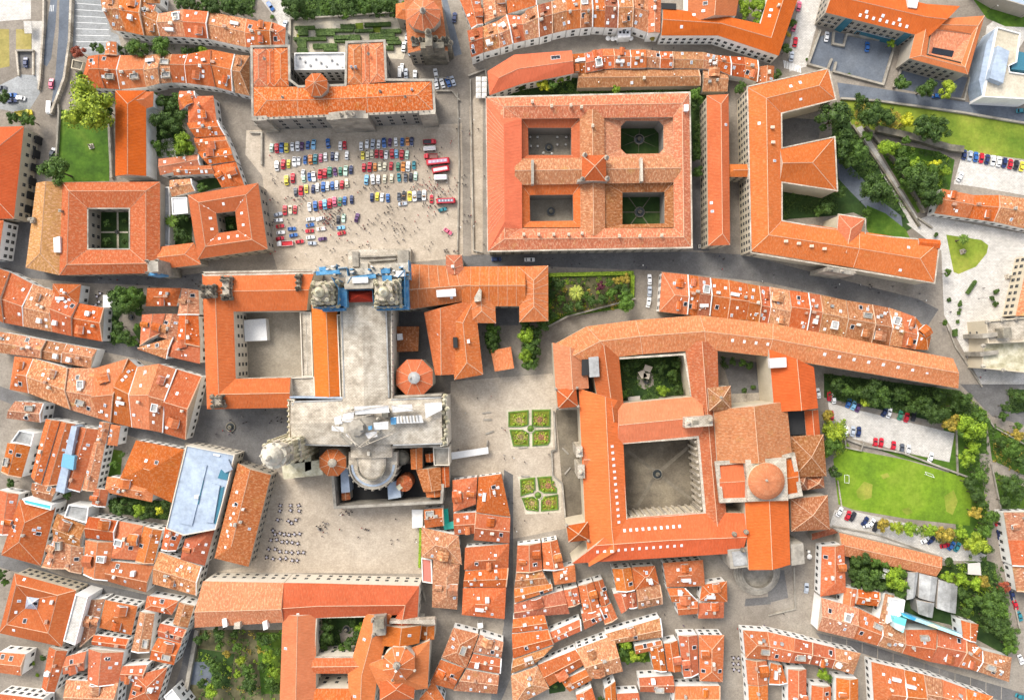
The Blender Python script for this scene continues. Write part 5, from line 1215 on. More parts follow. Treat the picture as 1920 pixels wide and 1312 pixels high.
    # octagonal chapels with orange roofs and lanterns
    for px, py, r_, hh, m in ((777, 708, 37, 15, ROOFGREY), (624, 867, 27, 14, PALESTONE)):
        O = [(px+r_*math.cos(math.pi/8+k*math.pi/4), py+r_*math.sin(math.pi/8+k*math.pi/4)) for k in range(8)]
        pyramid(R, O, hh, 3.4, 'o', 'k', age=.15, name='octagon_roof', win=None); lathe_px(R, 'roof_lantern', px, py, hh+2.0, ((r_*.062, -1), (r_*.06, 1.2), (r_*.066, 1.3), (r_*.05, 1.7), (r_*.02, 2.2), (0, 2.3)), 10, m)
    # cloister
    strip(R, [(590, 507, 575, 582), (379, 511, 438, 584), (388, 767, 442, 710), (548, 764, 545, 708)], 15, ends='gg', col='o', wall='k', win='l', cap=1, age=.12, rcol=(.56, .125, .035)); garnish(R, 0, 2)
    cornice(R, '379,511 590,507 586,512 384,516', 15.3, .8, .5); balustrade(R, '438,584 574,582 578,704 442,710', 11, 1.0)
    flat_roof(R, pts('563,585 584,585 588,706 567,706'), 12, PALESTONE, 'k', par=.8, win=None, name='terrace'); flat_roof(R, pts('543,708 590,706 592,744 544,748'), 12.4, PALESTONE, 'k', par=.8, win=None, name='terrace')
    strip(R, [(584, 572, 632, 574), (591, 746, 638, 742)], 16, ends='gg', r=.62, col='o', wall='k', cap=1, age=.1, rcol=(.56, .125, .035), win=None)
    for s, z in (('379,536 401,535 402,556 380,557', 20), ('416,520 432,520 433,560 417,561', 19), ('396,742 418,741 420,762 398,764', 18), ('556,516 563,515 564,544 557,545', 17.5)):
        c2, zz = stone_tower(R, 'corner_turret', s, 10, ((1, z-2, z), (.7, z, z)), DARKSTONE)
    block(R, 'marquee', '457,600 498,597 501,638 459,640', 0, 4, WHITEFRAME)
    # clock tower, leaning out of the picture with its height
    c3, zz = stone_tower(R, 'clock_tower', '506,826 562,822 566,862 510,866', 0, ((1.0, 26, 26), (.86, 34, 26)), YSTONE)
    mb = MB(); mb.lathe((c3.x, c3.y, zz), ((4.4, 0), (4.4, 5.5), (4.8, 5.7), (4.8, 6.3), (3.7, 6.6), (3.4, 8.6), (2.6, 10.2), (1.6, 11.2), (.9, 11.5), (.85, 13.2), (1.1, 13.4), (.6, 14.6), (0, 15.2)), 16); mb.build('bell_dome', WHITESTONE, R, smooth=False)
    for k in range(8): a = k*math.pi/4; mb = MB(); mb.box((c3.x+4.5*math.cos(a), c3.y+4.5*math.sin(a), zz), .8, .8, 6, a); mb.lathe((c3.x+4.5*math.cos(a), c3.y+4.5*math.sin(a), zz+6), ((.5, 0), (.3, 1), (.4, 1.5), (0, 2.6)), 8); mb.build('pinnacle', WHITESTONE, R)
    for s in ('570,838 582,836 584,880 572,884', '528,872 600,862 606,890 532,898'): block(R, 'stair_block', s, 0, 10, YSTONE)
    block(R, 'ramp_roof', '533,862 574,848 578,852 536,872', 0, 15, ROOFGREY)
    # west front: two lichened towers, gabled front, double stair
    for s in ('589,530 634,528 635,575 590,576', '704,527 751,525 754,575 705,577'):
        c4, z4 = stone_tower(R, 'west_tower', s, 0, ((1.0, 29, 29), (.78, 34, 29), (.56, 38, 29)), YSTONE)
        mb = MB(); mb.lathe((c4.x, c4.y, z4), ((1.8, 0), (1.8, 1.6), (2.0, 1.8), (1.5, 2.8), (.8, 3.4), (.7, 4.6), (0, 5.8)), 12); mb.build('tower_cap', YSTONE, R)
    block(R, 'west_gable', '645,532 700,530 700,540 646,542', 0, 30, STONE)
    r2 = random.Random(21)
    st = lambda nm, s, z: block(R, nm, s, 0, z, PALESTONE)
    st('stair_terrace', '652,468 770,466 770,512 654,514', 3.4)
    for s, z in (('660,472 672,472 673,500 661,500', 4.4), ('674,480 742,477 742,480 674,483', 4.8), ('692,488 742,484 742,487 692,491', 4.8), ('745,470 766,469 767,500 746,502', 4.6), ('676,494 690,494 690,506 676,506', 4.6)): block(R, 'stair_wall', s, 0, z, STONE)
    for k in range(7): block(R, 'stair_flight', f'{690+k*6},{503-k*.3} {695+k*6},{503-k*.3} {695+k*6},{510-k*.3} {690+k*6},{510-k*.3}', 0, 2.5+k*.35, PALESTONE)
    # archive roofs north of the front
cathedral()
def scaffold():
    """tube scaffolds with boarded decks and blue netting round the west towers"""
    PL = mat_ground('scaffold_boards', (.3, .27, .22), (.46, .42, .35), (.6, .57, .5), .5, 0, .9, 1.6)
    def deck(R, s, z, m=None): block(R, 'deck', s, z, z+.15, m or PL)
    def net(R, s, z0, z1, nm='blue_net'): cornice(R, s, (z0+z1)/2, .12, z1-z0, BLUENET, False, nm)
    def poles(R, s, z):
        for x, y in pts(s): p = P(x, y, z); mb = MB(); mb.tube((p.x, p.y, 0), (p.x, p.y, z+1.2), .07, 6); mb.build('pole', ROOFGREY, R)
    R = tag(empty('scaffolding', P(700, 505), 'stepped scaffold decks with blue netting on the cathedral front above the stair', 'scaffolding'), 'stepped scaffold decks with blue netting on the cathedral front above the stair', 'scaffolding')
    for s, z in (('593,499 632,497 633,508 594,510', 24), ('634,500 652,499 652,520 635,521', 27), ('656,504 720,502 720,514 656,516', 26), ('722,495 768,492 768,508 722,510', 25), ('648,518 700,516 700,534 648,536', 29), ('702,510 768,508 768,524 702,525', 28)): deck(R, s, z)
    poles(R, '593,499 612,498 632,497 652,500 680,503 720,502 744,493 768,492 768,508 648,518', 29)
    net(R, '592,512 634,511 634,497', 20, 26.5); net(R, '648,540 660,520 700,514 730,518 766,522', 26, 29.5); net(R, '768,490 769,524', 20, 28); net(R, '635,505 652,503 655,522', 24, 28.5)
    for k, s in enumerate(('636,541 650,540 651,574 646,578 637,577', '600,576 646,574 646,582 606,584', '704,575 754,574 765,566 767,580 706,582', '752,528 765,524 766,566 755,574', '592,509 636,506 637,513 593,516', '660,519 704,514 705,521 661,526', '716,517 734,516 735,526 717,527')): block(R, 'blue_sheeting', s, 24 if k < 4 else 28.9, 27.5 if k < 4 else 29.9, BLUENET)
    for s in ('714,503 731,502 731,512 714,513', '598,501 610,500 611,507 599,508'): block(R, 'blue_hut', s, 27.5, 29.6, BLUENET)
    for s in ('660,520 690,519 690,530 661,531', '742,508 760,507 760,518 742,519'): block(R, 'site_hut', s, 29.2, 31, SHEET)
    r2 = random.Random(5)
    for k in range(26): x, y = r2.uniform(600, 764), r2.uniform(498, 516); block(R, 'board_stack', f'{x},{y} {x+r2.uniform(2,8)},{y-.3} {x+5},{y+2.5} {x},{y+2.5}', 24+r2.uniform(0, 4), 29+r2.uniform(0, 1), (PL, SHEET, BLUENET, STONE)[k % 4])
    R = empty('scaffolding', P(612, 580), 'tall blue-netted scaffold round the tower beside the cloister', 'scaffolding')
    net(R, '632,524 645,545 644,575 600,580', 12, 31.5); poles(R, '634,524 646,545 646,576 618,580 594,578', 31); deck(R, '633,560 646,550 646,577 600,581 600,577 633,575', 22)
    R = empty('scaffolding', P(760, 560), 'blue-netted scaffold round the tower beside the archbishop palace', 'scaffolding')
    net(R, '752,524 764,510 765,576 706,578', 14, 31.5); poles(R, '764,510 765,540 765,576 730,578 704,578', 31); deck(R, '753,560 765,556 766,578 704,580 704,577 752,575', 23)
    R = empty('temporary_roof', P(676, 552), 'dark red temporary roof between the two lichened towers', 'roof')
    red = (.35, .02, .015); strip(R, [(650, 567, 700, 566), (652, 545, 698, 545)], 24, ends='hh', r=.5, rise=3.2, rcol=red, age=0, wall=None, cap=0); net(R, '640,545 650,544 700,543 702,570', 22, 26.5); net(R, '646,572 646,540', 18, 26)
    R = empty('work_tarpaulin', P(690, 795), 'white sheeted scaffold roof spread over the cathedral crossing', 'tarpaulin')
    def sheet(s, z): block(R, 'sheet', s, z, z+.25, SHEET)
    sheet('664,762 728,759 730,773 666,777', 27); sheet('734,760 772,758 774,770 736,773', 25); sheet('626,783 640,778 642,794 628,796', 25.6); sheet('684,812 706,808 708,818 690,822', 26.2); sheet('646,806 662,812 660,822 650,818', 25.8); sheet('644,776 664,772 662,792 640,790', 26.4); sheet('738,781 790,778 794,792 740,794', 25); sheet('700,792 728,790 728,804 702,806', 27.8); sheet('796,756 828,754 829,768 798,784', 25); sheet('622,798 646,801 645,810 622,807', 25.5); sheet('664,792 676,788 680,812 668,818', 26.8)
    for k in range(7): block(R, 'sheet_fold', f'{746+k*6},{779-k*.3} {748+k*6},{779-k*.3} {750+k*6},{792-k*.3} {748+k*6},{792-k*.3}', 25.3, 25.6, PALESTONE if k % 2 else ROOFGREY)
    block(R, 'blue_bin', '732,783 743,782 743,795 733,796', 22, 25.5, BLUENET); block(R, 'blue_bin', '690,799 697,798 697,805 691,806', 29, 30.2, BLUENET); block(R, 'steel_stack', '715,768 727,768 728,782 716,783', 22, 27.2, DARKSTONE); block(R, 'cabin', '671,798 680,797 681,806 672,807', 25, 30, STONE)
    for a, b in (((622, 796), (676, 838)), ((676, 838), (738, 812)), ((650, 772), (736, 758)), ((738, 760), (796, 772)), ((652, 812), (668, 836)), ((640, 790), (700, 776)), ((708, 812), (672, 838))):
        p, q = P(*a, 28), P(*b, 28); mb = MB(); mb.tube(p, q, .16, 6); mb.build('truss', PALESTONE, R)
scaffold()
def bishop():
    R = big('archbishop_palace', 'rambling orange-tiled palace with many hips beside the scaffolded cathedral front', 'palace', '770,497 1028,500 1028,600 850,700'); h = 16
    kw = dict(wall='s', age=.28, rcol=(.52, .135, .045), win='l')
    strip(R, [(768, 580, 770, 495), (890, 562, 870, 500)], h, ends='gg', r=.42, col='o', cap=1, **kw)
    strip(R, [(836, 515, 870, 515), (836, 478, 866, 478)], h+.4, ends='gh', col='o', cap=2, **kw)
    strip(R, [(866, 574, 866, 500), (985, 574, 985, 499)], h-.1, ends='gg', col='o', cap=1, **kw)
    strip(R, [(972, 500, 1028, 498), (974, 604, 1028, 602)], h-.05, ends='hh', r=.5, col='o', cap=2, **kw)
    strip(R, [(880, 605, 930, 606), (876, 560, 928, 560)], h-.15, ends='hg', col='o', cap=2, **kw)
    strip(R, [(795, 586, 886, 562), (816, 703, 852, 702)], h-.1, ends='gg', r=.35, col='o', cap=1, **kw)
    strip(R, [(842, 600, 890, 560), (852, 712, 906, 702)], h-.2, ends='hh', col='o', cap=2, **kw)
    block(R, 'light_well', '849,632 857,632 858,652 850,652', h-.5, h+2.4, RUBBER); block(R, 'roof_lantern', '818,544 854,541 855,555 819,557', h+1, h+3.6, SHEET); block(R, 'chimney_stack', '889,558 899,540 903,544 902,564 890,566', h+.5, h+4, PALESTONE)  # light well: shade of the small court painted as a black block
    garnish(R, 3, 2); joints(R, 0, 10, 3.4)
    R = big('chapel', 'brown-roofed low chapel in the dark yard beside the cathedral nave', 'chapel', '742,588 795,588 795,668 742,668')
    strip(R, [(742, 660, 784, 658), (742, 612, 786, 612)], 6, ends='hh', col='b', wall='g', win=None); block(R, 'white_skylight', '744,626 754,625 755,637 745,638', 7, 8.4, WHITEFRAME)
    gpoly('yard', pts('738,584 800,584 820,700 738,700'), 3, DARKPAV)
    R = big('lean_to', 'small bright orange lean-to roof below the archbishop palace', 'shed', '920,657 958,650 963,690 928,695')
    strip(R, [(920, 657, 928, 696), (958, 650, 964, 690)], 6, ends='gg', r=1, col='o', wall='w', win=None)
bishop()
# ------------------------------------------------------------------ the old town: terraces and single houses
def town():
    row('the top-corner terrace above the walled lane', 12, '212,57 188,-4; 237,60 222,-6; 270,67 264,-2; 300,68 297,26; 348,70 345,18; 390,73 391,22; 462,89 463,36; 481,88 482,40; 508,88 510,42; 534,87 536,52', 'm3 o1 b1 m2 r5 m2 r3 r1 o1', ends=('g', 'h'), win='n')
    row('the long terrace below the plane-tree lane', 11, '150,164 165,106; 196,166 184,103; 225,168 226,104; 275,163 275,104; 299,157 302,101; 323,155 322,102; 350,156 352,102; 403,163 395,93; 436,172 440,102; 441,174 442,103; 468,180 468,105', 'r3 r2 o1 m2 m1 r2 r4 r3 - b1', ends=('h', 'h'))
    row('the upper street terrace with white glazed fronts', 12, '884,108 876,58; 906,99 905,50; 938,90 932,40; 962,82 950,28; 985,76 976,30; 1012,70 1008,10; 1036,63 1035,3; 1062,57 1062,-6; 1089,53 1088,-8; 1111,51 1110,-10; 1134,52 1133,-10; 1159,53 1158,-8; 1186,51 1186,-8; 1214,61 1215,-6', 'd3 m2 m2 r2 m1 d3 b3 o2 b2 r2 d3 b4 b3', ends=('g', 'g'))
    house(pts('1215,62 1238,62 1240,-20 1216,-20'), 14, 'gg', 'o', 'tall narrow bright orange house closing the glazed terrace', 1, win=None)
    quads('''
gg r 3|862,0 900,-8 906,46 884,54|red house with white vents at the top of the street beside the domed church
gg m 1|905,-10 946,-12 950,28 908,44|mottled rear house behind the vented red one, by a small courtyard
gg o 1|948,-14 1005,-16 1006,10 952,26|rear orange house behind the upper terrace beside dark trees
gg r 0|266,8 292,10 290,29 268,30|small orange rear house wedged behind the top-corner terrace
gg b 1|262,-14 302,-14 300,7 264,6|brown house on the photo's top edge behind the small orange rear one
gg p 1|200,80 218,79 219,104 196,103|tiny pink-roofed garden house among trees above the long terrace
gg o 2|336,171 364,171 371,190 337,207|low orange house at the garden corner with a bare gable
hh r 3|352,181 400,180 406,226 353,231|hipped red-orange house where the lane opens onto the plaza
gg o 3|350,231 407,226 422,254 366,258|orange house with white dormer, below the hipped one in the curved row
gg o 2|363,259 422,254 432,277 372,284|plain orange house in the middle of the curved row
gg r 3|370,285 432,277 441,302 390,309|red house with pale chimneys low in the curved row
hh r 4|394,312 442,303 458,348 416,352|bright red house ending the curved row beside the plaza
gg p 2|297,298 372,290 375,310 300,329|pale patched house under the roof-garden courtyard
gg r 3|325,313 396,310 402,326 326,329|red house with a glazed roof box below the courtyard trees
gg m 0|318,338 358,335 366,358 322,369|little mottled annex between the two colleges
''', 11)
    R = root_at('flat_roofed_annex', pts('322,371 350,370 352,398 324,402'), 'white flat-roofed annex beside the smaller college', 'house'); flat_roof(R, pts('322,371 351,370 353,400 324,403'), 8, SHEET, 'w', par=.4, win=None)
    R = root_at('conservatory', pts('307,352 318,352 318,400 308,460'), 'long narrow white glazed gallery along the large college', 'conservatory'); flat_roof(R, pts('307,351 318,351 319,402 318,461 307,461'), 5, ROOFGREY, 'w', par=.3, win=None)
    # north: orange L-shaped block and the terrace under the upper street
    R = root_at('corner_block', pts('1240,66 1460,104 1500,-10 1430,-10'), 'long smooth orange block with white front bending round a garden court', 'building')
    strip(R, [(1240, 67, 1243, 15), (1346, 67, 1356, 30), (1460, 105, 1426, 45), (1502, -20, 1444, -20)], 9.5, ends='gg', col='o', wall='w', cap=1, age=.04, win='n', rcol=(.56, .105, .03)); strip(R, [(1290, 45, 1380, 30), (1290, -30, 1390, -30)], 9.3, ends='gg', col='o', wall='w', cap=1, age=.08, win=None); garnish(R, 6, 1)
    block(R, 'light_well', '1240,6 1268,7 1268,18 1241,17', 9.5, 10.1, RUBBER)  # black slab in place of the shade inside the well
    R = root_at('glazed_porch', pts('1158,54 1184,52 1181,70 1159,70'), 'white boxy gallery jutting from the upper terrace over cafe parasols', 'porch'); block(R, 'porch_body', '1158,53 1183,51 1182,70 1159,71', 0, 5, SHEET)
    for i in range(6): block(R, 'opening', f'{1161+(i%3)*7},{53+(i//3)*6} {1165+(i%3)*7},{53+(i//3)*6} {1165+(i%3)*7},{57+(i//3)*6} {1161+(i%3)*7},{57+(i//3)*6}', 5, 5.2, RUBBER)
    R = root_at('long_house', pts('915,178 1074,137 1072,95 960,105'), 'long smooth pink-orange building with three-pane skylight above the hostel', 'building')
    strip(R, [(918, 179, 914, 134), (977, 158, 964, 103), (1076, 138, 1072, 95)], 9, ends='hg', col='r', wall='w', r=.45, cap=1, age=.03, rcol=(.6, .125, .05)); s = SURF[R.name]; skylight(s[3], .3, .5, 3); skylight(s[3], .25, .5, 3); skylight(s[3], .35, .5, 3)
    row('the patched terrace under the upper street', 9, '1074,138 1072,102; 1098,137 1097,100; 1131,130 1128,92; 1153,128 1151,92; 1183,128 1182,94; 1212,127 1211,93; 1238,128 1237,97; 1262,128 1261,97; 1318,129 1319,98; 1345,131 1345,104; 1371,142 1369,106; 1396,146 1396,107; 1420,154 1421,113', 'o0 r3 o1 r3 o4 m1 o2 m2 m2 o1 r2 r2', ends=('g', 'g'), win=None)
    quads('''
gg b 1|1082,165 1085,131 1310,131 1313,161|long mottled brown barn roof behind the hostel
gg m 0|1317,172 1318,130 1364,131 1364,172|mottled end barn beside the small paved yard
gg o 1|1420,126 1452,124 1450,158 1419,160|plain orange house at the street bend beside the crossing
''', 7, 's', 'barns behind the hostel', None)
    row('the terrace along the broad cathedral-side street', 11, '1236,584 1241,510; 1289,590 1290,515; 1308,592 1310,518; 1331,592 1332,521; 1365,598 1367,525; 1400,600 1402,532; 1423,606 1424,536; 1440,609 1444,538; 1478,617 1480,544; 1513,622 1516,549; 1536,626 1539,553; 1584,634 1587,563; 1634,643 1636,571; 1668,648 1667,577; 1690,651 1689,584; 1716,655 1716,594; 1740,656 1746,630', 'o4 o3 d3 r3 o4 o3 r3 m4 o4 r1 m3 b4 b2 m3 r2 o2', ends=('h', 'h'), win='n')
    row('the white villa terrace by the car park', 9, '1752,400 1766,354; 1814,409 1826,366; 1864,416 1874,366; 1935,432 1935,374', 'o2 o0 m1', 'w', ends=('g', 'g'))
    # west: blocks of old houses left of the cathedral
    row('the street block below the large college', 11, '-25,590 -20,498; 6,605 18,510; 44,612 62,533; 98,622 104,546; 134,630 146,568; 192,640 195,577', 'r2 o2 m3 r5 r3', ends=('g', 'g'))
    quads('''
hh r 3|99,532 152,533 147,572 97,571|hipped house with windowed white side facing tented cafe tables
hh r 4|276,540 340,540 331,574 273,574|hipped house with four bright skylights by the leafy square
gg m 1|341,540 372,544 374,590 333,590|mottled pale house facing the cathedral cloister turret
gg o 3|266,590 310,588 300,625 262,648|orange house above the leafy square's lower corner
gg m 2|311,588 338,589 330,640 296,630|olive mottled house in the middle of the cloister-side block
gg o 2|336,592 372,592 375,650 331,640|plain red-orange house against the cloister street
gg m 2|262,650 325,632 312,673 258,655|orange corner house at the lane below the leafy square
hh r 3|320,642 375,630 375,682 315,668|bright red hipped house touching the cloister street
''', 11)
    row('the big block beside the fountain square', 12, '18,730 27,668; 54,737 63,672; 132,768 126,690; 184,784 178,690; 207,791 240,672; 248,801 258,688; 280,806 298,682; 305,811 331,692; 348,824 378,706', 'o2 m2 m4 o5 r5 p3 d4 o4', ends=('h', 'g'))
    row('the short patched strip above the big block', 10, '-10,660 0,622; 20,664 36,628; 76,672 86,638; 115,680 126,645; 170,690 182,655', 'm1 m1 b1 m1', wall='w', win=None)
    quads('''
gg m 2|28,752 82,756 76,792 12,784|old house with mottled roof over the white roof terrace
gg o 2|14,830 58,833 40,895 2,884|small orange house beside the white stepped terraces
gg o 3|86,785 112,789 76,908 58,893|narrow orange strip house, first of the slanted row
gg r 3|113,789 142,795 110,908 78,911|narrow strip house with blue glazed lights along its edge
gg r 5|144,799 186,805 150,922 112,906|wide slanted house with a blue gridded glass roof
gg m 1|187,790 206,793 198,832 180,830|little mottled house by the wall of the hipped mansion
hh r 2|207,795 226,798 220,836 201,834|red little hipped house with white edging
gg m 1|176,828 197,832 180,921 154,917|narrow mottled house with chimneys beside the white alley wall
hh o 2|255,825 345,842 322,942 224,898|large hipped orange mansion with stone chimneys and small dormers
hh o 1|201,893 290,906 285,941 196,922|low front wing of the hipped mansion above its garden
gg r 1|176,914 204,918 198,950 172,946|small red house under the white alley wall
gg b 1|60,905 108,916 96,940 62,930|brown low house with blue roof light
gg r 1|-4,918 35,926 20,1002 -8,1000|bright red-sided house at the photo's edge
hh r 6|36,936 104,951 76,1060 2,1040|large red house with long white roof lantern
gg b 3|107,962 160,985 150,1030 100,1010|brown house with a stepped ridge beside the white roof
gg m 2|104,1000 122,1012 122,1066 78,1062|old mottled house at the end of the lantern block
gg r 2|166,968 221,976 214,1014 160,1008|orange house with sawtooth white roof light
hh o 2|222,976 268,985 258,1050 206,1046|orange house round a glass pyramid skylight
gg o 4|160,1012 212,1016 202,1088 156,1076|broad plain orange house above the dark lane
gg o 2|270,986 304,994 288,1056 254,1052|plain orange house with two roof lights beside the red corner
gg r 4|205,1051 288,1060 274,1110 198,1088|long orange house with two big white roof lights
gg m 1|122,1018 156,1026 153,1075 120,1064|pink chimney house standing proud over the lane
gg r 5|310,987 346,991 330,1032 302,1030|red house with white dormers under the blue-grey metal roof
hh r 4|347,1010 403,990 384,1060 338,1048|vivid red house facing the old long gabled hall
gg m 7|298,1034 378,1062 368,1116 286,1094|mottled corner house scattered with tiny roof lights
''', 12)
    R = root_at('old_hall', pts('448,870 508,890 465,1060 403,1045'), 'long old gabled hall with dotted roof lights beside the cafe-table square', 'building')
    strip(R, [(446, 868, 508, 890), (402, 1046, 466, 1062)], 10, ends='gh', r=.45, col='o', wall='s', cap=1, age=.45, rcol=(.42, .11, .045)); s = SURF[R.name]; skyrow(s[0], .3, .75, 4, .45, 2); skyrow(s[0], .55, .95, 4, .6, 1); garnish(R, 2, 3)
    for s, lab in (('38,806 66,812 60,836 22,828', 'white roof terrace with grey deck among old houses'), ('130,945 168,950 164,980 122,968', 'white rooftop terrace behind the brown stepped house')):
        R = root_at('roof_terrace', pts(s), lab, 'terrace'); flat_roof(R, pts(s), 8, ROOFGREY, 'w', par=.8, win=None)
    R = root_at('swimming_pool_terrace', pts('46,940 96,948 92,958 44,946'), 'turquoise covered roof terrace on the lantern block', 'terrace'); flat_roof(R, pts('42,934 98,946 96,956 48,944'), 10.2, mat_flat('turquoise_cover', (.08, .42, .45), .4), 'w', par=.3, win=None)
    R = root_at('glass_roof', pts('118,850 140,856 136,882 114,874'), 'blue gridded glass roof in the slanted row', 'roof'); block(R, 'glazing', '118,850 140,855 137,881 114,874', 5, 11.4, mat_flat('blue_glass', (.15, .36, .5), .2)); block(R, 'zinc_gutter', '134,798 144,800 120,925 104,920', 5, 10.8, ZINC)
    # atrium house and lower-left blocks
    R = root_at('atrium_house', pts('27,1075 142,1105 115,1210 0,1185'), 'big square old house round a glass-pyramid atrium', 'house')
    O = [(27, 1074), (143, 1106), (116, 1212), (-2, 1186)]; I = [(50, 1118), (73, 1121), (69, 1142), (47, 1140)]
    strip(R, [(*o, *i) for o, i in zip(O, I)], 9.5, True, r=.42, col='o', wall='c', cap=2, age=.15, rcol=(.5, .125, .04)); pyramid(R, I, 9.7, 2, 'o', None, cap=0, name='atrium_glazing').data.materials[0] = SKYGLASS; caps([(P(*p, 9.7), P(60, 1130, 11.7)) for p in I], R, .3, 'glazing_bar', WHITEFRAME); garnish(R, 7, 2)
    quads('''
gg m 1|166,1124 196,1122 178,1188 150,1212|mottled strip house beside the white rooftop walk
hh r 2|197,1124 258,1136 246,1190 186,1176|house with a small raised hipped attic and white coping
gg r 2|176,1190 242,1198 236,1216 172,1208|low house with a dark slot under the raised attic
gg o 4|166,1216 232,1222 222,1282 164,1280|orange house with white-edged ledges and blue roof lights
gg r 2|124,1230 162,1220 158,1256 118,1264|small red house wedged by the roof-garden courtyard
gg o 1|92,1212 126,1220 102,1298 78,1290|tall plain orange strip house above the roof garden
gg r 2|-4,1222 48,1226 40,1266 -4,1260|red-brown house at the roof garden's edge
gg m 2|124,1274 222,1280 216,1335 126,1335|mottled house on the bottom edge below the blue roof lights
gg r 1|-4,1300 80,1310 80,1335 -4,1335|red patched roofs by the bottom-corner terrace
hh o 2|276,1116 335,1126 322,1152 271,1142|hipped orange house under the white windowed wall
gg m 0|336,1128 364,1135 352,1176 324,1168|old dormered house touching the convent
gg m 2|262,1146 290,1150 280,1222 246,1220|narrow mottled house on the slanting lane
gg r 3|300,1168 350,1180 340,1205 296,1192|bright red house with white parapet above the curved lane
gg o 4|296,1195 340,1206 326,1246 280,1236|orange house with steel-grey dormers on the curved lane
gg o 4|230,1248 276,1246 266,1282 226,1276|orange house with round white vents
hh o 3|252,1266 314,1250 292,1325 240,1312|hipped bright orange house at the foot of the curved lane
''', 12)
    R = root_at('rooftop_walk', pts('140,1118 166,1120 140,1206 120,1200'), 'white rooftop walk beside the atrium house', 'terrace'); flat_roof(R, pts('143,1112 166,1118 142,1208 120,1200'), 11, PALEPAV, 'w', par=.6, win=None)
    R = root_at('white_gable_house', pts('310,1302 325,1290 345,1312 330,1330'), 'white flat house on the bottom edge beside the garden lane', 'house'); flat_roof(R, pts('308,1304 324,1290 350,1325 330,1340'), 9, SHEET, 'w', par=.5)
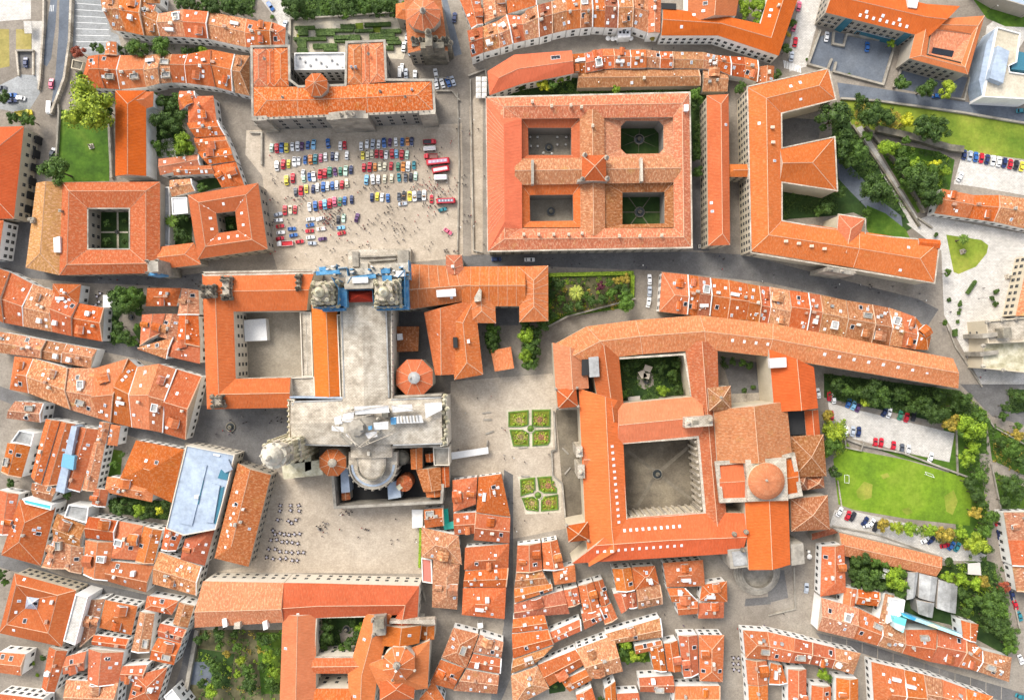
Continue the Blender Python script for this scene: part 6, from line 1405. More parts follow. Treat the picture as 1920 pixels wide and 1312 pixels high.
    # middle: between the two squares
    quads('''
hh o 3|848,900 895,894 892,945 850,960|orange half of the big corner house below the white stall
hh o 5|897,894 940,888 957,968 893,960|corner house with big grey roof light facing the parterres
gg o 3|850,962 893,960 890,1000 852,1002|orange house with striped roof light behind the green awning
gg r 3|894,962 957,970 955,1018 888,1012|red house with stepped white parapets above the narrow alley
gg o 0|795,955 830,952 832,985 797,990|small orange house with white parapet beside the white tent
hh m 2|790,988 860,1004 866,1058 790,1044|old pale-tiled house along the hedge of the cafe square
hh m 1|812,1046 862,1058 857,1142 810,1138|long mottled house with one dark dormer
hh r 3|872,1026 955,1019 953,1066 870,1068|house with big white skylight and dark red slope
gg r 4|872,1070 953,1064 949,1100 868,1100|red house with stepped white ledges on the alley
hh r 3|868,1102 949,1100 946,1160 866,1152|last red hipped house of the alley by the paved crossing
gg r 1|970,1022 1014,1017 1017,1068 968,1072|red house with white back wall facing the lower parterre
gg o 2|1016,1017 1045,1011 1058,1066 1019,1068|orange slanted house facing the monastery corner
gg m 1|968,1074 1017,1070 1030,1094 964,1102|mottled wide house on the dark alley
hh r 2|1035,1068 1078,1058 1080,1090 1040,1096|small red hipped house by the wedge-shaped yard
gg o 2|964,1103 1034,1094 1036,1106 965,1130|orange house with pale wall edges in the alley block
gg d 5|964,1132 1056,1106 1068,1150 964,1158|dark red wide house with white-tented terrace
gg r 1|1057,1106 1083,1100 1088,1130 1064,1138|small brown-red house in the middle of the alley block
gg o 3|1084,1098 1112,1090 1126,1142 1094,1150|orange house with pale skylights behind the white ledges
gg r 2|1113,1090 1130,1085 1143,1128 1127,1136|slim red house at the wedge yard's lower side
gg r 2|1090,1150 1125,1140 1134,1160 1096,1180|bright red low house over the curving lane
gg o 1|1123,1138 1146,1130 1158,1158 1134,1170|orange end house at the lane junction
gg o 2|962,1160 1020,1150 1028,1178 960,1186|orange house with white dormer on the alley
gg r 3|960,1188 1028,1180 1038,1207 962,1234|orange house with stepped party walls on the alley
gg r 4|1028,1186 1088,1160 1090,1182 1036,1206|vivid red house with white roof boxes over the lane
gg b 0|962,1236 1038,1210 1000,1246 958,1262|brown sliver house at the alley's lower corner
gg o 2|1148,1066 1183,1063 1190,1106 1156,1108|orange house next to the white-fronted pair below the monastery
hh o 2|1184,1063 1228,1060 1236,1094 1190,1106|hipped orange house with white windowed front below the monastery
gg r 1|1150,1113 1175,1107 1180,1138 1165,1150|small triangular red house with white wall
gg m 2|1192,1102 1237,1095 1242,1132 1197,1142|mottled house with big white roof light
gg d 0|1176,1110 1192,1109 1195,1138 1180,1140|dark red slip of a house between two larger ones
hh o 5|1243,1055 1318,1049 1322,1098 1250,1100|big orange house with blue glass corner light
gg o 0|1250,1102 1284,1102 1308,1126 1260,1128|orange house with whitewashed side above the lane junction
hh r 2|1316,1096 1363,1089 1364,1128 1312,1126|red house with white wall facing the round apse
gg r 1|1268,1130 1308,1127 1308,1150 1272,1153|low red house with two ridges at the lane junction
hh r 2|1310,1130 1358,1128 1357,1158 1309,1159|squat red hipped house by the paved square
gg m 1|1135,1188 1238,1158 1242,1194 1152,1206|long white-fronted house with mottled roof along the curving lane
gg m 2|1080,1216 1150,1190 1168,1258 1108,1272|large mottled grey-pink house with one blue roof light
gg o 4|1008,1246 1080,1217 1100,1242 1030,1286|orange house with white dormers on the curving lane
hh m 2|958,1266 1008,1248 1030,1290 962,1325|mottled house at the curving lane's lower end
gg o 2|1052,1276 1103,1252 1110,1274 1068,1296|orange house with blue glazed lights under the mottled grey-pink one
gg r 2|1190,1211 1240,1200 1242,1215 1192,1226|small red annex over the green courtyard
gg r 2|1218,1216 1243,1209 1250,1258 1226,1256|red narrow house beside the green courtyard
gg r 1|1245,1206 1270,1200 1278,1258 1252,1257|red-brown narrow house, second from the green courtyard
gg r 4|1272,1191 1308,1190 1310,1262 1282,1270|red house with vent dots behind the tall white front
hh o 5|1310,1190 1358,1190 1355,1278 1312,1276|big orange house with white patches beside the paved cafe street
gg r 1|1198,1270 1262,1266 1265,1298 1200,1296|red house with a white chimney beside the white yard walls
gg o 1|1266,1286 1350,1285 1345,1330 1262,1330|smooth bright orange house with broad white walls
gg o 0|1134,1290 1154,1276 1156,1330 1136,1330|orange sliver house at the bottom edge
gg r 0|1156,1300 1198,1298 1200,1330 1158,1330|red house below a white windowed wall at the bottom edge
gg r 2|1080,1302 1110,1288 1122,1330 1086,1330|red corner roof on the bottom edge by the small yard
hh m 4|850,1176 898,1188 874,1252 828,1232|old mottled house at the head of the lower island block
gg m 3|900,1189 944,1203 940,1232 887,1222|mottled house with white-parapeted front facing parasols
hh r 1|826,1236 871,1252 850,1292 806,1280|red hipped house on the island block's outer corner
gg r 3|887,1225 940,1234 938,1262 876,1251|red house with white glazed dormers on the island block
gg m 4|874,1254 936,1265 932,1300 850,1294|pale mottled house with boxed roof lights, lowest of the island block
gg r 0|786,1310 812,1276 834,1312 812,1335|dark red roof with white wall at the convent corner
''', 11.5)
    R = root_at('pergola', pts('790,1044 810,1048 812,1093 792,1090'), 'flat pink terrace between the hedge and the long mottled house', 'terrace'); flat_roof(R, pts('790,1045 809,1048 811,1093 792,1090'), 4, mat_flat('pink_tiles', (.5, .17, .13), .8), 'w', par=.5, win=None)
    # south-east
    row('the terrace opening from the paved apse square', 12, '1398,1233 1393,1181; 1440,1236 1440,1184; 1480,1242 1491,1196; 1517,1244 1524,1204; 1561,1252 1566,1214; 1600,1264 1614,1224', 'o2 o3 r3 r3 m4', ends=('h', 'h'))
    row('the bottom-corner terrace along the descending street', 12, '1640,1335 1634,1240; 1690,1335 1696,1255; 1732,1335 1733,1264; 1754,1335 1766,1273; 1800,1340 1812,1290; 1850,1345 1862,1305', 'o5 o2 m1 r0 o3', ends=('h', 'h'))
    row('the upper side of the descending street', 11, '1533,1181 1540,1120; 1600,1197 1610,1140; 1646,1210 1655,1162; 1692,1224 1698,1180; 1744,1240 1757,1180; 1798,1250 1812,1192; 1832,1258 1842,1218; 1892,1278 1897,1232', 'm3 o4 m1 r3 r3 o3 m4', ends=('g', 'h'), win=None)
    quads('''
gh o 6|1541,1024 1583,1020 1586,1110 1538,1118|tall bright red-orange house with white windowed side by the apse square
gg r 2|1609,1104 1650,1110 1645,1136 1605,1132|red house with four roof lights below the tangled garden
gg p 1|1583,1100 1607,1104 1602,1136 1580,1134|ochre flat-looking roof beside the tall red-orange house
gg m 0|1660,1112 1677,1116 1664,1168 1648,1166|narrow brown-tiled house with white side walls
gg r 0|1802,1162 1835,1170 1830,1204 1806,1196|red house with white roof terrace beside the painted wall
gg o 1|1398,1236 1438,1238 1440,1282 1402,1282|red-brown rear house with terracotta court
gg o 2|1403,1284 1440,1283 1440,1335 1405,1335|bottom-edge orange house with a cream roof box
gg r 1|1478,1254 1512,1254 1512,1335 1478,1335|long narrow vivid orange house between white walls
gg o 1|1522,1284 1558,1286 1558,1335 1520,1335|orange house behind the small green yard
gg o 2|1568,1270 1609,1272 1609,1335 1568,1335|orange house with wavy white parapets
gg r 1|1445,1242 1466,1246 1476,1280 1442,1282|small red rear house with white gable
''', 11)
    R = root_at('long_shed', pts('1575,1000 1765,1045 1755,1078 1580,1040'), 'long old mossy tiled shed beside the gravel drive', 'shed'); strip(R, [(1576, 1040, 1573, 998), (1756, 1080, 1767, 1044)], 5, ends='gg', col='m', wall='s', cap=1, win=None, age=.6); strip(R, [(1522, 1012, 1522, 1000), (1572, 998, 1560, 990)], 4.5, ends='gg', col='d', wall='s', cap=0, win=None)
    for i, (s, lab) in enumerate((('1702,1072 1722,1072 1716,1118 1700,1124', 'narrow dark corrugated shed roof in the ruined yard'), ('1724,1074 1758,1082 1752,1128 1722,1120', 'broken grey corrugated shed roof beside the long mossy shed'), ('1760,1086 1796,1096 1792,1150 1756,1140', 'largest grey corrugated roof of the ruined yard'), ('1718,1124 1752,1130 1748,1158 1722,1150', 'pale patched low roof next to the painted wall'))):
        R = root_at('grey_shed', pts(s), lab, 'shed'); q = pts(s); o = strip(R, [(*q[0], *q[1]), (*q[3], *q[2])], 5+i*.4, ends='gg', rise=.9, r=.6, wall='g', cap=0, win=None); o.data.materials[0] = ROOFGREY
    MUR = bpy.data.materials.new('painted_wall'); MUR.use_nodes = True; t = MUR.node_tree
    v = N(t, 'ShaderNodeTexVoronoi', i_Scale=.16); t.links.new(vmap(t, pos(t), (1, 1.6, .6)), v.inputs['Vector']); n_ = N(t, 'ShaderNodeSeparateColor'); t.links.new(v.outputs['Color'], n_.inputs[0])
    t.links.new(ramp(t, n_.outputs[0], [(0, (.02, .17, .42)), (.3, (.06, .45, .6)), (.5, (.65, .7, .68)), (.7, (.1, .55, .6)), (1, (.75, .62, .3))]), t.nodes['Principled BSDF'].inputs['Base Color'])
    R = root_at('painted_building', pts('1690,1135 1802,1182 1800,1192 1685,1165'), 'long building wall painted in turquoise and blue shapes above the descending street', 'building')
    mb = MB(); q = [P(*p, 0) for p in pts('1680,1140 1798,1184')]; t0, t1 = [P(*p, 12) for p in pts('1690,1148 1802,1188')]; b0, b1 = q
    d = Vector((.8, -1.6, 0)); mb.face([b0, b1, t1, t0]); mb.face([t0, t1, t1+d, t0+d]); mb.face([b0+d, t0+d, t1+d, b1+d]); mb.face([b0, t0, t0+d, b0+d]); mb.face([b1, b1+d, t1+d, t1]); mb.build('painted_wall', MUR, R, normals=True)
    flat_roof(R, pts('1668,1120 1696,1124 1692,1150 1662,1168'), 9, SHEET, 'w', par=.6, win=None); R2 = block(R, 'painted_screen', '1676,1156 1700,1160 1694,1186 1678,1178', 0, 11.5, MUR)
    row('the white-fronted street at the photo\'s edge', 10, '1882,960 1940,958; 1890,1012 1940,1008; 1898,1060 1940,1058; 1906,1108 1940,1106', 'm0 r0 m0', 'w', ends=('g', 'g'))
    # stone church at the east edge
    R = root_at('stone_church', pts('1840,600 1920,595 1920,715 1830,690'), 'pale stone church with stepped terraces at the edge of the photo', 'church')
    flat_roof(R, pts('1846,602 1935,594 1935,640 1850,644'), 12, PALESTONE, 'c', par=1, win='t'); flat_roof(R, pts('1842,644 1935,640 1935,700 1838,690'), 9, YSTONE, 'c', par=1, win='t'); block(R, 'buttress', '1842,626 1874,622 1875,630 1843,634', 0, 13.5, STONE); block(R, 'buttress', '1838,660 1872,656 1873,664 1839,668', 0, 11, STONE); block(R, 'belfry', '1880,616 1896,614 1898,632 1882,634', 9, 17, DARKSTONE); finials(R, ((1850, 604), (1878, 600), (1905, 598), (1842, 648), (1842, 686), (1880, 694)), 12.5, .8, 3)
    R = root_at('convent_wing', pts('1890,480 1920,470 1920,595 1905,595'), 'old orange-roofed wing on the edge above the stone church', 'building'); strip(R, [(1904, 592, 1960, 592), (1930, 478, 1985, 478)], 9, ends='gg', col='m', wall='c', cap=1)
    R = root_at('grey_building', pts('1850,-20 1930,0 1930,-30'), 'grey slatted modern roof in the top corner beside the lawn', 'building'); flat_roof(R, pts('1830,-30 1940,-30 1940,18 1880,0'), 8, ZINC, 's', par=.4, win=None)
    R = root_at('car_park_entrance', pts('28,95 62,95 62,140 34,140'), 'sunken ramp entrance with pale kerbs where a dark car drives down', 'ramp')
    block(R, 'ramp_floor', '32,98 60,98 60,128 36,128', .01, .05, DARKPAV); block(R, 'side_wall', '28,95 32,95 36,142 33,142', 0, 1, PALESTONE); block(R, 'side_wall', '60,95 63,95 63,140 60,140', 0, 1, PALESTONE); block(R, 'head_wall', '30,93 62,93 62,96 30,96', 0, 1.6, STONE)
    R = root_at('stone_hut', pts('134,110 158,116 152,134 136,130'), 'tiny ruined stone hut by the terrace corner', 'hut'); flat_roof(R, pts('137,112 158,117 153,133 134,129'), 3, DARKSTONE, 'c', par=.5, win=None)
    R = root_at('bus_shelter', pts('44,40 58,40 58,62 44,60'), 'pale flat canopy over the pavement at the top-corner lawn', 'shelter'); block(R, 'canopy', '44,40 59,40 60,63 46,63', 2.6, 2.9, PALEPAV)
    for x, y in ((46, 44), (58, 44), (48, 60), (58, 60)): p = P(x, y, 0); mb = MB(); mb.tube((p.x, p.y, 0), (p.x, p.y, 2.6), .07, 6); mb.build('post', ROOFGREY, R)
town()
finish_windows()
# ------------------------------------------------------------------ trees and gardens
def green():
    tree(163, 199, 43, 'e', 'huge yellow-green plane tree over the college lawn'); tree(196, 205, 15, 'd', 'dark tree tucked behind the huge plane tree')
    grove('by the roundabout car park', '8,182,13,d 22,222,12,d 52,224,15,n')
    tree(104, 319, 27, 'n', 'broad deep green tree at the lower corner of the college lawn'); tree(148, 98, 13, 'r', 'reddish bush at the terrace corner'); tree(150, 142, 9, 'd', 'dark bush beside the tiny stone hut')
    grove('behind the long terrace under the lane', '176,88,8,d 189,93,9,g 222,95,10,d 257,88,19,g 303,87,17,g 345,96,8,d 382,98,9,l')
    grove('in the garden behind the orange school wing', '300,190,12,d 290,180,8,d 322,196,12,d 330,182,9,n 300,224,17,d 325,228,18,d 342,215,12,d 310,248,11,d 335,246,9,n 293,272,11,g 345,270,20,l 356,284,11,g')
    palm(322, 414, 14, 'lone palm in the yard between the two colleges'); grove('in the yard between the two colleges', '345,405,12,d 335,440,15,d 350,450,12,d 380,352,10,n')
    grove('in the green cloister of the large college', '200,418,8,d 233,414,7,d 200,453,8,d 233,453,7,d'); grove('in the tiny college court', '416,412,6,d 434,426,7,d')
    grove('in the gardens above the hedge garden', '555,12,22,d 572,22,14,n 585,28,10,d 612,18,11,g 630,22,13,d 660,12,18,d 682,10,17,n 705,20,14,d 722,8,15,d 648,30,8,g 735,22,11,d 752,12,10,g 510,32,6,g 540,10,14,d')
    grove('on the photo top beside the top-corner terrace', '340,6,14,d 362,8,16,d 385,10,15,n 405,14,15,d 428,10,16,d 446,16,14,d 462,20,9,d 470,24,8,n')
    for i, s in enumerate(('552,49 590,48 590,54 552,55', '558,55 577,55 577,66 558,66', '590,54 662,53 662,59 590,60', '638,46 665,45 665,54 638,55', '682,43 733,41 733,48 682,50', '664,55 700,54 700,59 664,60', '712,55 752,54 752,61 712,62', '592,60 628,60 628,66 592,67', '550,70 612,69 612,75 550,76', '625,67 655,66 655,73 625,74', '655,65 675,65 675,75 655,76', '626,76 675,75 675,78 626,79', '692,63 740,62 740,68 692,69', '692,69 748,69 748,75 692,76', '556,76 574,76 574,90 558,90', '586,82 632,81 632,90 586,91', '700,86 738,85 738,93 705,93', '726,77 752,76 752,82 726,83', '556,90 576,91 577,99 556,99', '606,90 632,89 632,95 606,95')):
        hedge(pts(s), 1.6, f'dark clipped hedge block, {ORD[i]} counted from the top-left of the formal garden', 'clipped hedges of the formal garden')
    for s in ('666,44 681,43 682,60 668,61', '698,46 716,46 714,62 700,62', '556,64 562,64 560,78 556,78'): gpoly('lawn', pts(s), 2, MEADOW)
    grove('in the strip above the hostel', '978,162,8,d 1018,160,12,y 1034,160,11,g 1050,148,8,l 1066,142,9,g 1155,168,9,l 1305,180,14,g 1300,195,10,d 1308,322,12,d 1302,290,12,d 1385,168,10,d 1390,160,8,n')
    grove('in the round-bush court of the orange block', '1398,10,14,l 1422,8,14,l 1396,26,12,l 1420,32,12,l 1436,16,9,g')
    grove('along the street with red parked cars', '1486,44,8,g 1478,66,7,o 1475,92,10,d 1458,140,9,d 1224,72,7,o'); grove('around the walled gravel yard', '1670,82,8,l 1512,112,4,g 1592,140,4,g 1628,62,4,r')
    grove('below the orange institution', '1690,156,15,n 1736,166,17,n 1778,168,17,e')
    grove('in the sunken park beside the seminary', '1615,187,13,d 1632,212,22,d 1660,220,17,d 1672,232,10,o 1565,222,31,d 1580,270,26,d 1605,285,22,n 1590,300,16,d 1626,255,11,g 1702,226,15,y 1735,238,24,d 1760,245,22,d 1665,275,17,l 1684,285,13,g 1690,310,16,d 1712,322,20,n 1730,345,26,d 1700,345,15,g 1720,310,14,l 1750,322,15,g 1755,308,11,y 1772,320,10,l 1745,365,22,d 1640,352,24,d 1655,362,18,n 1575,360,13,d 1560,352,12,d 1550,388,14,d 1535,395,10,n 1625,400,10,g 1700,262,9,g')
    grove('by the palm lawn', '1777,511,8,g 1754,440,6,d 1772,605,7,g 1780,562,6,d 1800,580,4,d'); palm(1808, 448, 11, 'low palm on the triangular lawn with the white plinth')
    for i, (x, y) in enumerate(((1868, 547), (1860, 560), (1867, 570))): tree(x, y, 7, 'd', f'dark clipped shrub disc on the pale church square, {ORD[i]} from the top', 'clipped discs', 'shrub')
    for i, s in enumerate(('1812,549 1828,525 1833,528 1817,552', '1798,570 1803,562 1805,572 1799,575', '1797,583 1801,582 1801,590 1797,590', '1795,600 1799,599 1799,606 1795,606', '1788,618 1796,616 1796,630 1788,630')): hedge(pts(s), 1.2, f'short dark hedge strip by the church square, {ORD[i]} from the top', 'hedge strips of the church square')
    palm(1081, 549, 16, 'pale yellow-green palm in the walled garden below the hostel', (.3, .34, .06))
    grove('in the walled garden below the hostel', '1126,536,9,p 1045,533,14,d 1034,548,10,d 1085,527,7,d 1142,530,8,g 1158,526,9,o 1172,522,10,o 1174,546,12,n 1172,566,18,g 1052,562,9,g 1068,576,12,d 1085,572,10,d 1112,565,12,d 1130,560,11,d 1146,552,12,g 1035,592,9,d 1160,540,9,d 1098,556,9,g', z0=0)
    hedge(pts('1028,512 1188,508 1188,515 1028,519'), 1.4, 'long bright hedge along the street below the hostel', None, 'l', .7); hedge(pts('1183,515 1190,515 1189,560 1183,560'), 1.4, 'short bright hedge at the street end of the walled garden', None, 'l')
    grove('in the archbishop palace courts', '924,616,13,g 921,634,14,n 924,650,11,d 987,630,16,l 1000,640,13,d 990,652,14,g 988,668,15,l 991,684,13,n 1004,622,13,d 1020,608,13,d 1003,660,12,d 985,608,11,d 1003,678,11,d')
    grove('in the cloister with cream awnings', '1170,692,11,d 1192,680,10,d 1238,690,14,d 1262,702,12,n 1268,680,10,d 1244,732,12,l 1225,745,9,d 1172,740,9,g 1270,730,11,d 1210,748,10,d'); grove('in the monastery kitchen court', '1374,678,8,d 1392,680,8,g 1404,684,9,d 1412,726,6,n 1396,732,7,d')
    grove('in the dark bank below the long monastery wing', '1570,722,15,d 1588,730,13,n 1610,736,14,d 1632,728,19,d 1650,738,17,n 1640,750,15,d 1682,738,14,d 1696,744,12,n 1622,754,10,e 1660,754,12,d 1710,762,13,d 1735,762,18,d 1750,778,19,d 1728,752,12,n 1770,778,16,d 1786,762,12,d 1780,792,15,o 1792,788,12,o 1806,806,15,g 1790,742,10,d 1808,745,14,d 1558,706,7,d 1760,742,12,d')
    grove('along the playing field edge', '1556,800,14,e 1568,812,17,e 1558,836,17,g 1572,838,11,l 1552,780,12,o 1550,777,6,y 1548,850,12,l 1564,885,12,d 1820,800,24,l 1836,790,18,g 1812,858,16,l 1826,842,14,l 1818,905,14,d 1832,926,15,d 1834,888,12,g 1830,960,13,o 1842,945,11,d')
    grove('in the tangled gardens under the field', '1655,984,13,o 1680,988,13,e 1705,990,14,l 1742,992,12,l 1772,1003,17,o 1800,996,12,l 1832,1018,20,e 1845,998,14,g 1850,1030,12,d 1858,972,16,g 1850,985,12,n 1620,1048,14,d 1640,1052,11,g 1605,1050,11,d 1600,1075,12,d 1618,1080,15,d 1640,1078,14,n 1628,1096,14,d 1605,1094,11,d 1660,1056,9,g 1685,1066,10,l 1690,1076,10,g 1650,1098,12,d 1690,1114,12,n 1700,1098,8,g 1778,1080,12,l 1800,1086,14,l 1826,1092,14,l 1845,1090,12,o 1780,1052,10,d 1805,1112,12,d 1818,1126,11,g 1852,1130,24,n 1870,1145,20,g 1862,1165,22,d 1880,1175,17,d 1896,1190,17,n 1872,1115,16,d 1812,1146,10,d 1894,1212,14,g 1880,1100,12,r')
    tree(1678, 1086, 19, 'l', 'round bright yellow-green dome-shaped tree among white garden tents')
    grove('on the slopes by the lower road', '1880,782,10,n 1886,762,10,d 1895,840,18,g 1912,862,16,d 1880,828,12,d 1908,815,12,o 1895,905,18,d 1915,745,14,d 1912,925,14,d 1908,800,10,g 1885,940,12,d')
    for i, (x, y, r, c) in enumerate(((232, 560, 22, 'n'), (250, 552, 18, 'g'), (268, 562, 12, 'd'), (222, 578, 16, 'd'), (215, 562, 13, 'd'), (262, 585, 9, 'd'), (222, 612, 13, 'd'), (215, 625, 9, 'n'), (236, 632, 14, 'd'), (228, 636, 11, 'g'), (250, 640, 11, 'g'), (259, 612, 8, 'g'))): tree(x, y, r, c, f'{TW[c]} tree of the leafy square, {ORD[i]} when read from its top', 'trees of the leafy square')
    grove('in the mansion gardens', '225,950,15,d 245,955,12,d 262,958,14,l 275,962,12,d 298,955,9,y 310,945,10,d 215,870,8,g 230,852,7,d 212,940,9,n 126,930,8,d 20,905,9,d')
    grove('in the convent kitchen garden', '386,1190,10,d 410,1188,14,d 440,1186,9,d 372,1200,10,d 395,1240,11,n 405,1252,12,n 408,1275,12,n 395,1295,14,l 380,1280,9,d 412,1210,8,g 445,1212,9,g 425,1225,8,o 450,1240,10,e 465,1255,13,n 470,1275,14,d 468,1287,14,d 500,1200,12,d 512,1195,11,g 486,1195,9,d 505,1230,12,l 515,1260,12,l 505,1275,13,g 492,1250,10,d 520,1220,8,g 518,1290,10,d 445,1262,8,l 430,1252,7,l')
    grove('in the leafy cloister of the convent', '612,1170,14,d 612,1196,14,d 640,1215,9,g 655,1205,12,d 672,1195,13,d 678,1175,11,l 660,1165,9,d 605,1210,10,n 632,1222,8,d')
    grove('in the green courtyard between curving houses', '1172,1205,11,l 1168,1222,12,n 1190,1230,11,e 1205,1225,9,l 1178,1238,9,g'); grove('in the little yards of the lower blocks', '1490,1238,7,d 1545,1262,12,l 1552,1270,9,g 1040,1285,7,d 1128,1312,8,d 62,1222,6,l 82,1232,7,d 62,1243,6,l 70,1265,5,l 3,1075,10,d 8,1090,8,g')
    hedge(pts('786,985 791,985 788,1065 784,1065'), 1.6, 'tall bright climbing hedge along the cafe-table square', None, 'l')
    # two parterres of four beds each
    for cx, cy, beds, lab in ((995, 803, ('953,772 991,768 991,797 978,800 953,800', '997,768 1032,767 1032,800 1004,800 997,797', '955,805 980,805 992,812 992,836 962,836', '998,812 1004,806 1032,804 1031,828 1026,834 998,836'), 'upper'), (1009, 928, ('975,898 1003,894 1004,918 994,924 976,930', '1007,894 1034,892 1036,908 1044,914 1044,924 1020,924 1010,918', '978,933 1000,930 1010,938 1010,958 986,955', '1014,938 1022,930 1046,926 1047,955 1014,958'), 'lower')):
        gpoly('parterre_gravel', pts('949,767 1036,763 1037,838 958,841' if lab == 'upper' else '970,893 1038,890 1052,905 1052,960 985,964'), 3, GRAVEL)
        for i, s in enumerate(beds):
            q = pts(s); mx = sum(a for a, b in q)/len(q); my = sum(b for a, b in q)/len(q)
            root = empty('flower_bed', P(mx, my), f'clipped green flower bed of the {lab} parterre, {("top-left", "top-right", "bottom-left", "bottom-right")[i]} quarter', 'flower bed', f'beds of the {lab} parterre')
            mb = MB(); L = [P(*p, 0) for p in q]; mb.prism([(p.x, p.y) for p in L], 0, .12); mb.build('turf', BEDTURF, root)
            mb = MB(); inn = offset_loop(L, .55)
            for a in range(len(L)):
                b = (a+1) % len(L); mb.prism([(L[a].x, L[a].y), (L[b].x, L[b].y), tuple(inn[b]), tuple(inn[a])], .1, .5)
            mb.build('box_edging', LEAF, root, TC['g'])
            r2 = random.Random(i*7+int(cx)); c = P(mx, my, .3); mb = MB()
            for k in range(230):
                a, d = r2.uniform(0, 6.28), min(2.6, abs(r2.gauss(0, 1.5))); s_ = r2.uniform(.12, .28); p = Vector((c.x+d*math.cos(a)*1.1, c.y+d*math.sin(a), r2.uniform(.2, .5))); u = Vector((math.cos(a), math.sin(a), r2.gauss(0, .4)))*s_; v = Vector((-math.sin(a), math.cos(a), r2.gauss(0, .4)))*s_; mb.face([p-u, p+v, p+u, p-v])
            mb.build('flowers', LEAF, root, (.34, .17, .1) if i % 2 else (.36, .27, .13))
            mb = MB()
            for rr_, zz_ in ((1.55, .42), (2.75, .38)):
                for k in range(14):
                    a0, a1 = k*.449+(.2 if rr_ > 2 else 0), k*.449+.3; w_ = .28; f = 1.0 if rr_ < 2 else .86
                    mb.prism([(c.x+(rr_+e)*math.cos(t)*1.05*f, c.y+(rr_+e)*math.sin(t)*f) for t, e in ((a0, -w_), (a1, -w_), (a1, w_), (a0, w_))], .1, zz_)
            mb.build('curled_hedge', LEAF, root, TC['e'])
            for k in range(4): a = k*1.57+.7; mb = MB(); mb.lathe((c.x+2.6*math.cos(a), c.y+2.4*math.sin(a), .1), ((.5, 0), (.6, .35), (.3, .8), (0, .9)), 8); mb.build('box_ball', LEAF, root, TC['l'])
        root = empty('round_bed', P(cx, cy), f'round central bed of the {lab} parterre', 'flower bed'); mb = MB(); mb.lathe(P(cx, cy), ((1.7, 0), (1.7, .5), (1.45, .5), (1.4, .2)), 18); mb.build('rim', PALESTONE, root); mb = MB(); mb.lathe(P(cx, cy), ((1.4, .22), (.7, .5), (0, .9)), 14); mb.build('planting', LEAF, root, TC['g'])
green()
def covers():
    U = undergrowth
    U('540,-8 745,-8 742,28 545,36', 'in the gardens above the hedge garden', 420, 'dng', 2); U('330,-8 478,-8 476,26 400,22 330,8', 'behind the top-corner terrace', 320, 'dn', 2.2)
    U('283,180 340,180 346,240 346,300 283,292', 'in the garden behind the school wing', 260, 'dng', 1.6); U('218,88 385,90 385,100 225,103', 'behind the long terrace', 150, 'dg', 1.2)
    U('1560,190 1600,240 1640,300 1700,400 1690,420 1640,370 1560,300', 'in the sunken park', 420, 'dndg', 2.5); U('1640,265 1760,288 1780,300 1775,360 1730,400 1670,310', 'below the old park wall', 520, 'dgnl', 2); U('1580,190 1690,205 1700,255 1605,240', 'on the meadow edge', 150, 'do', 1); U('1466,350 1560,365 1570,395 1500,405 1466,412', 'in the seminary garden', 160, 'dn', 1.5)
    U('1548,702 1800,735 1840,775 1800,800 1720,775 1600,755 1550,742', 'on the dark bank under the long wing', 900, 'ddn', 2.4); U('1800,735 1850,775 1850,1055 1815,1045 1830,940 1812,890', 'along the slope beside the field', 430, 'dgln', 2); U('1545,775 1582,785 1590,840 1560,860 1545,850', 'at the corner of the pale car park', 160, 'gle', 2)
    U('1590,1035 1700,1060 1700,1118 1600,1100', 'in the garden below the long shed', 420, 'dgn', 1.8); U('1770,1055 1880,1060 1900,1225 1860,1185 1800,1150 1800,1090', 'in the tangled gardens by the lower road', 560, 'dgln', 2); U('1640,975 1780,995 1850,1010 1850,1038 1740,1010', 'under the field bushes', 260, 'loeg', 1.6); U('1760,1080 1850,1092 1846,1104 1760,1092', 'as a bright vine strip', 150, 'l', 1.5)
    U('1862,885 1925,910 1925,960 1880,955', 'on the lower green slope', 130, 'dg', 1.6); U('1850,790 1925,830 1925,895 1862,862', 'on the slope by the stone church', 130, 'dgo', 1.8); U('1890,730 1925,730 1925,768 1895,772', 'in the dark corner garden', 110, 'd', 2)
    U('1030,515 1186,514 1186,575 1060,592 1030,610', 'in the walled garden', 260, 'dglo', 1); U('372,1182 528,1182 525,1315 375,1315', 'in the convent kitchen garden', 210, 'dgnlo', 1.1); U('205,548 265,545 262,580 225,600 207,600', 'in the leafy square', 150, 'dng', 1.4); U('207,610 225,625 220,645 206,640', 'at the foot of the leafy square', 60, 'dn', 1.2); U('205,932 318,942 316,972 205,958', 'in the mansion front garden', 150, 'dng', 1.5)
    U('596,1158 686,1156 684,1230 592,1230', 'in the leafy cloister', 160, 'dng', 1); U('1160,672 1284,666 1296,746 1166,756', 'in the cloister with cream awnings', 260, 'dndg', 1.2); U('1352,670 1412,680 1408,692 1354,688', 'in the kitchen court', 60, 'dg', 1.4); U('406,400 440,398 443,430 412,434', 'in the tiny college court', 40, 'd', .8)
    U('920,176 1075,142 1080,165 1318,168 1320,176 1100,177', 'in the strip above the hostel', 260, 'dgn', 1.2); U('1156,1190 1238,1203 1236,1238 1168,1240', 'in the green courtyard', 140, 'lgn', 1.4); U('1300,172 1324,172 1324,300 1302,300', 'in the green gap beside the hostel', 150, 'dn', 1.2); U('905,612 936,608 938,656 918,660', 'in the palace yard bed', 70, 'gd', 1); U('976,606 1024,602 1010,640 1006,690 984,690', 'along the palace garden wall', 150, 'dg', 1.2)
covers()
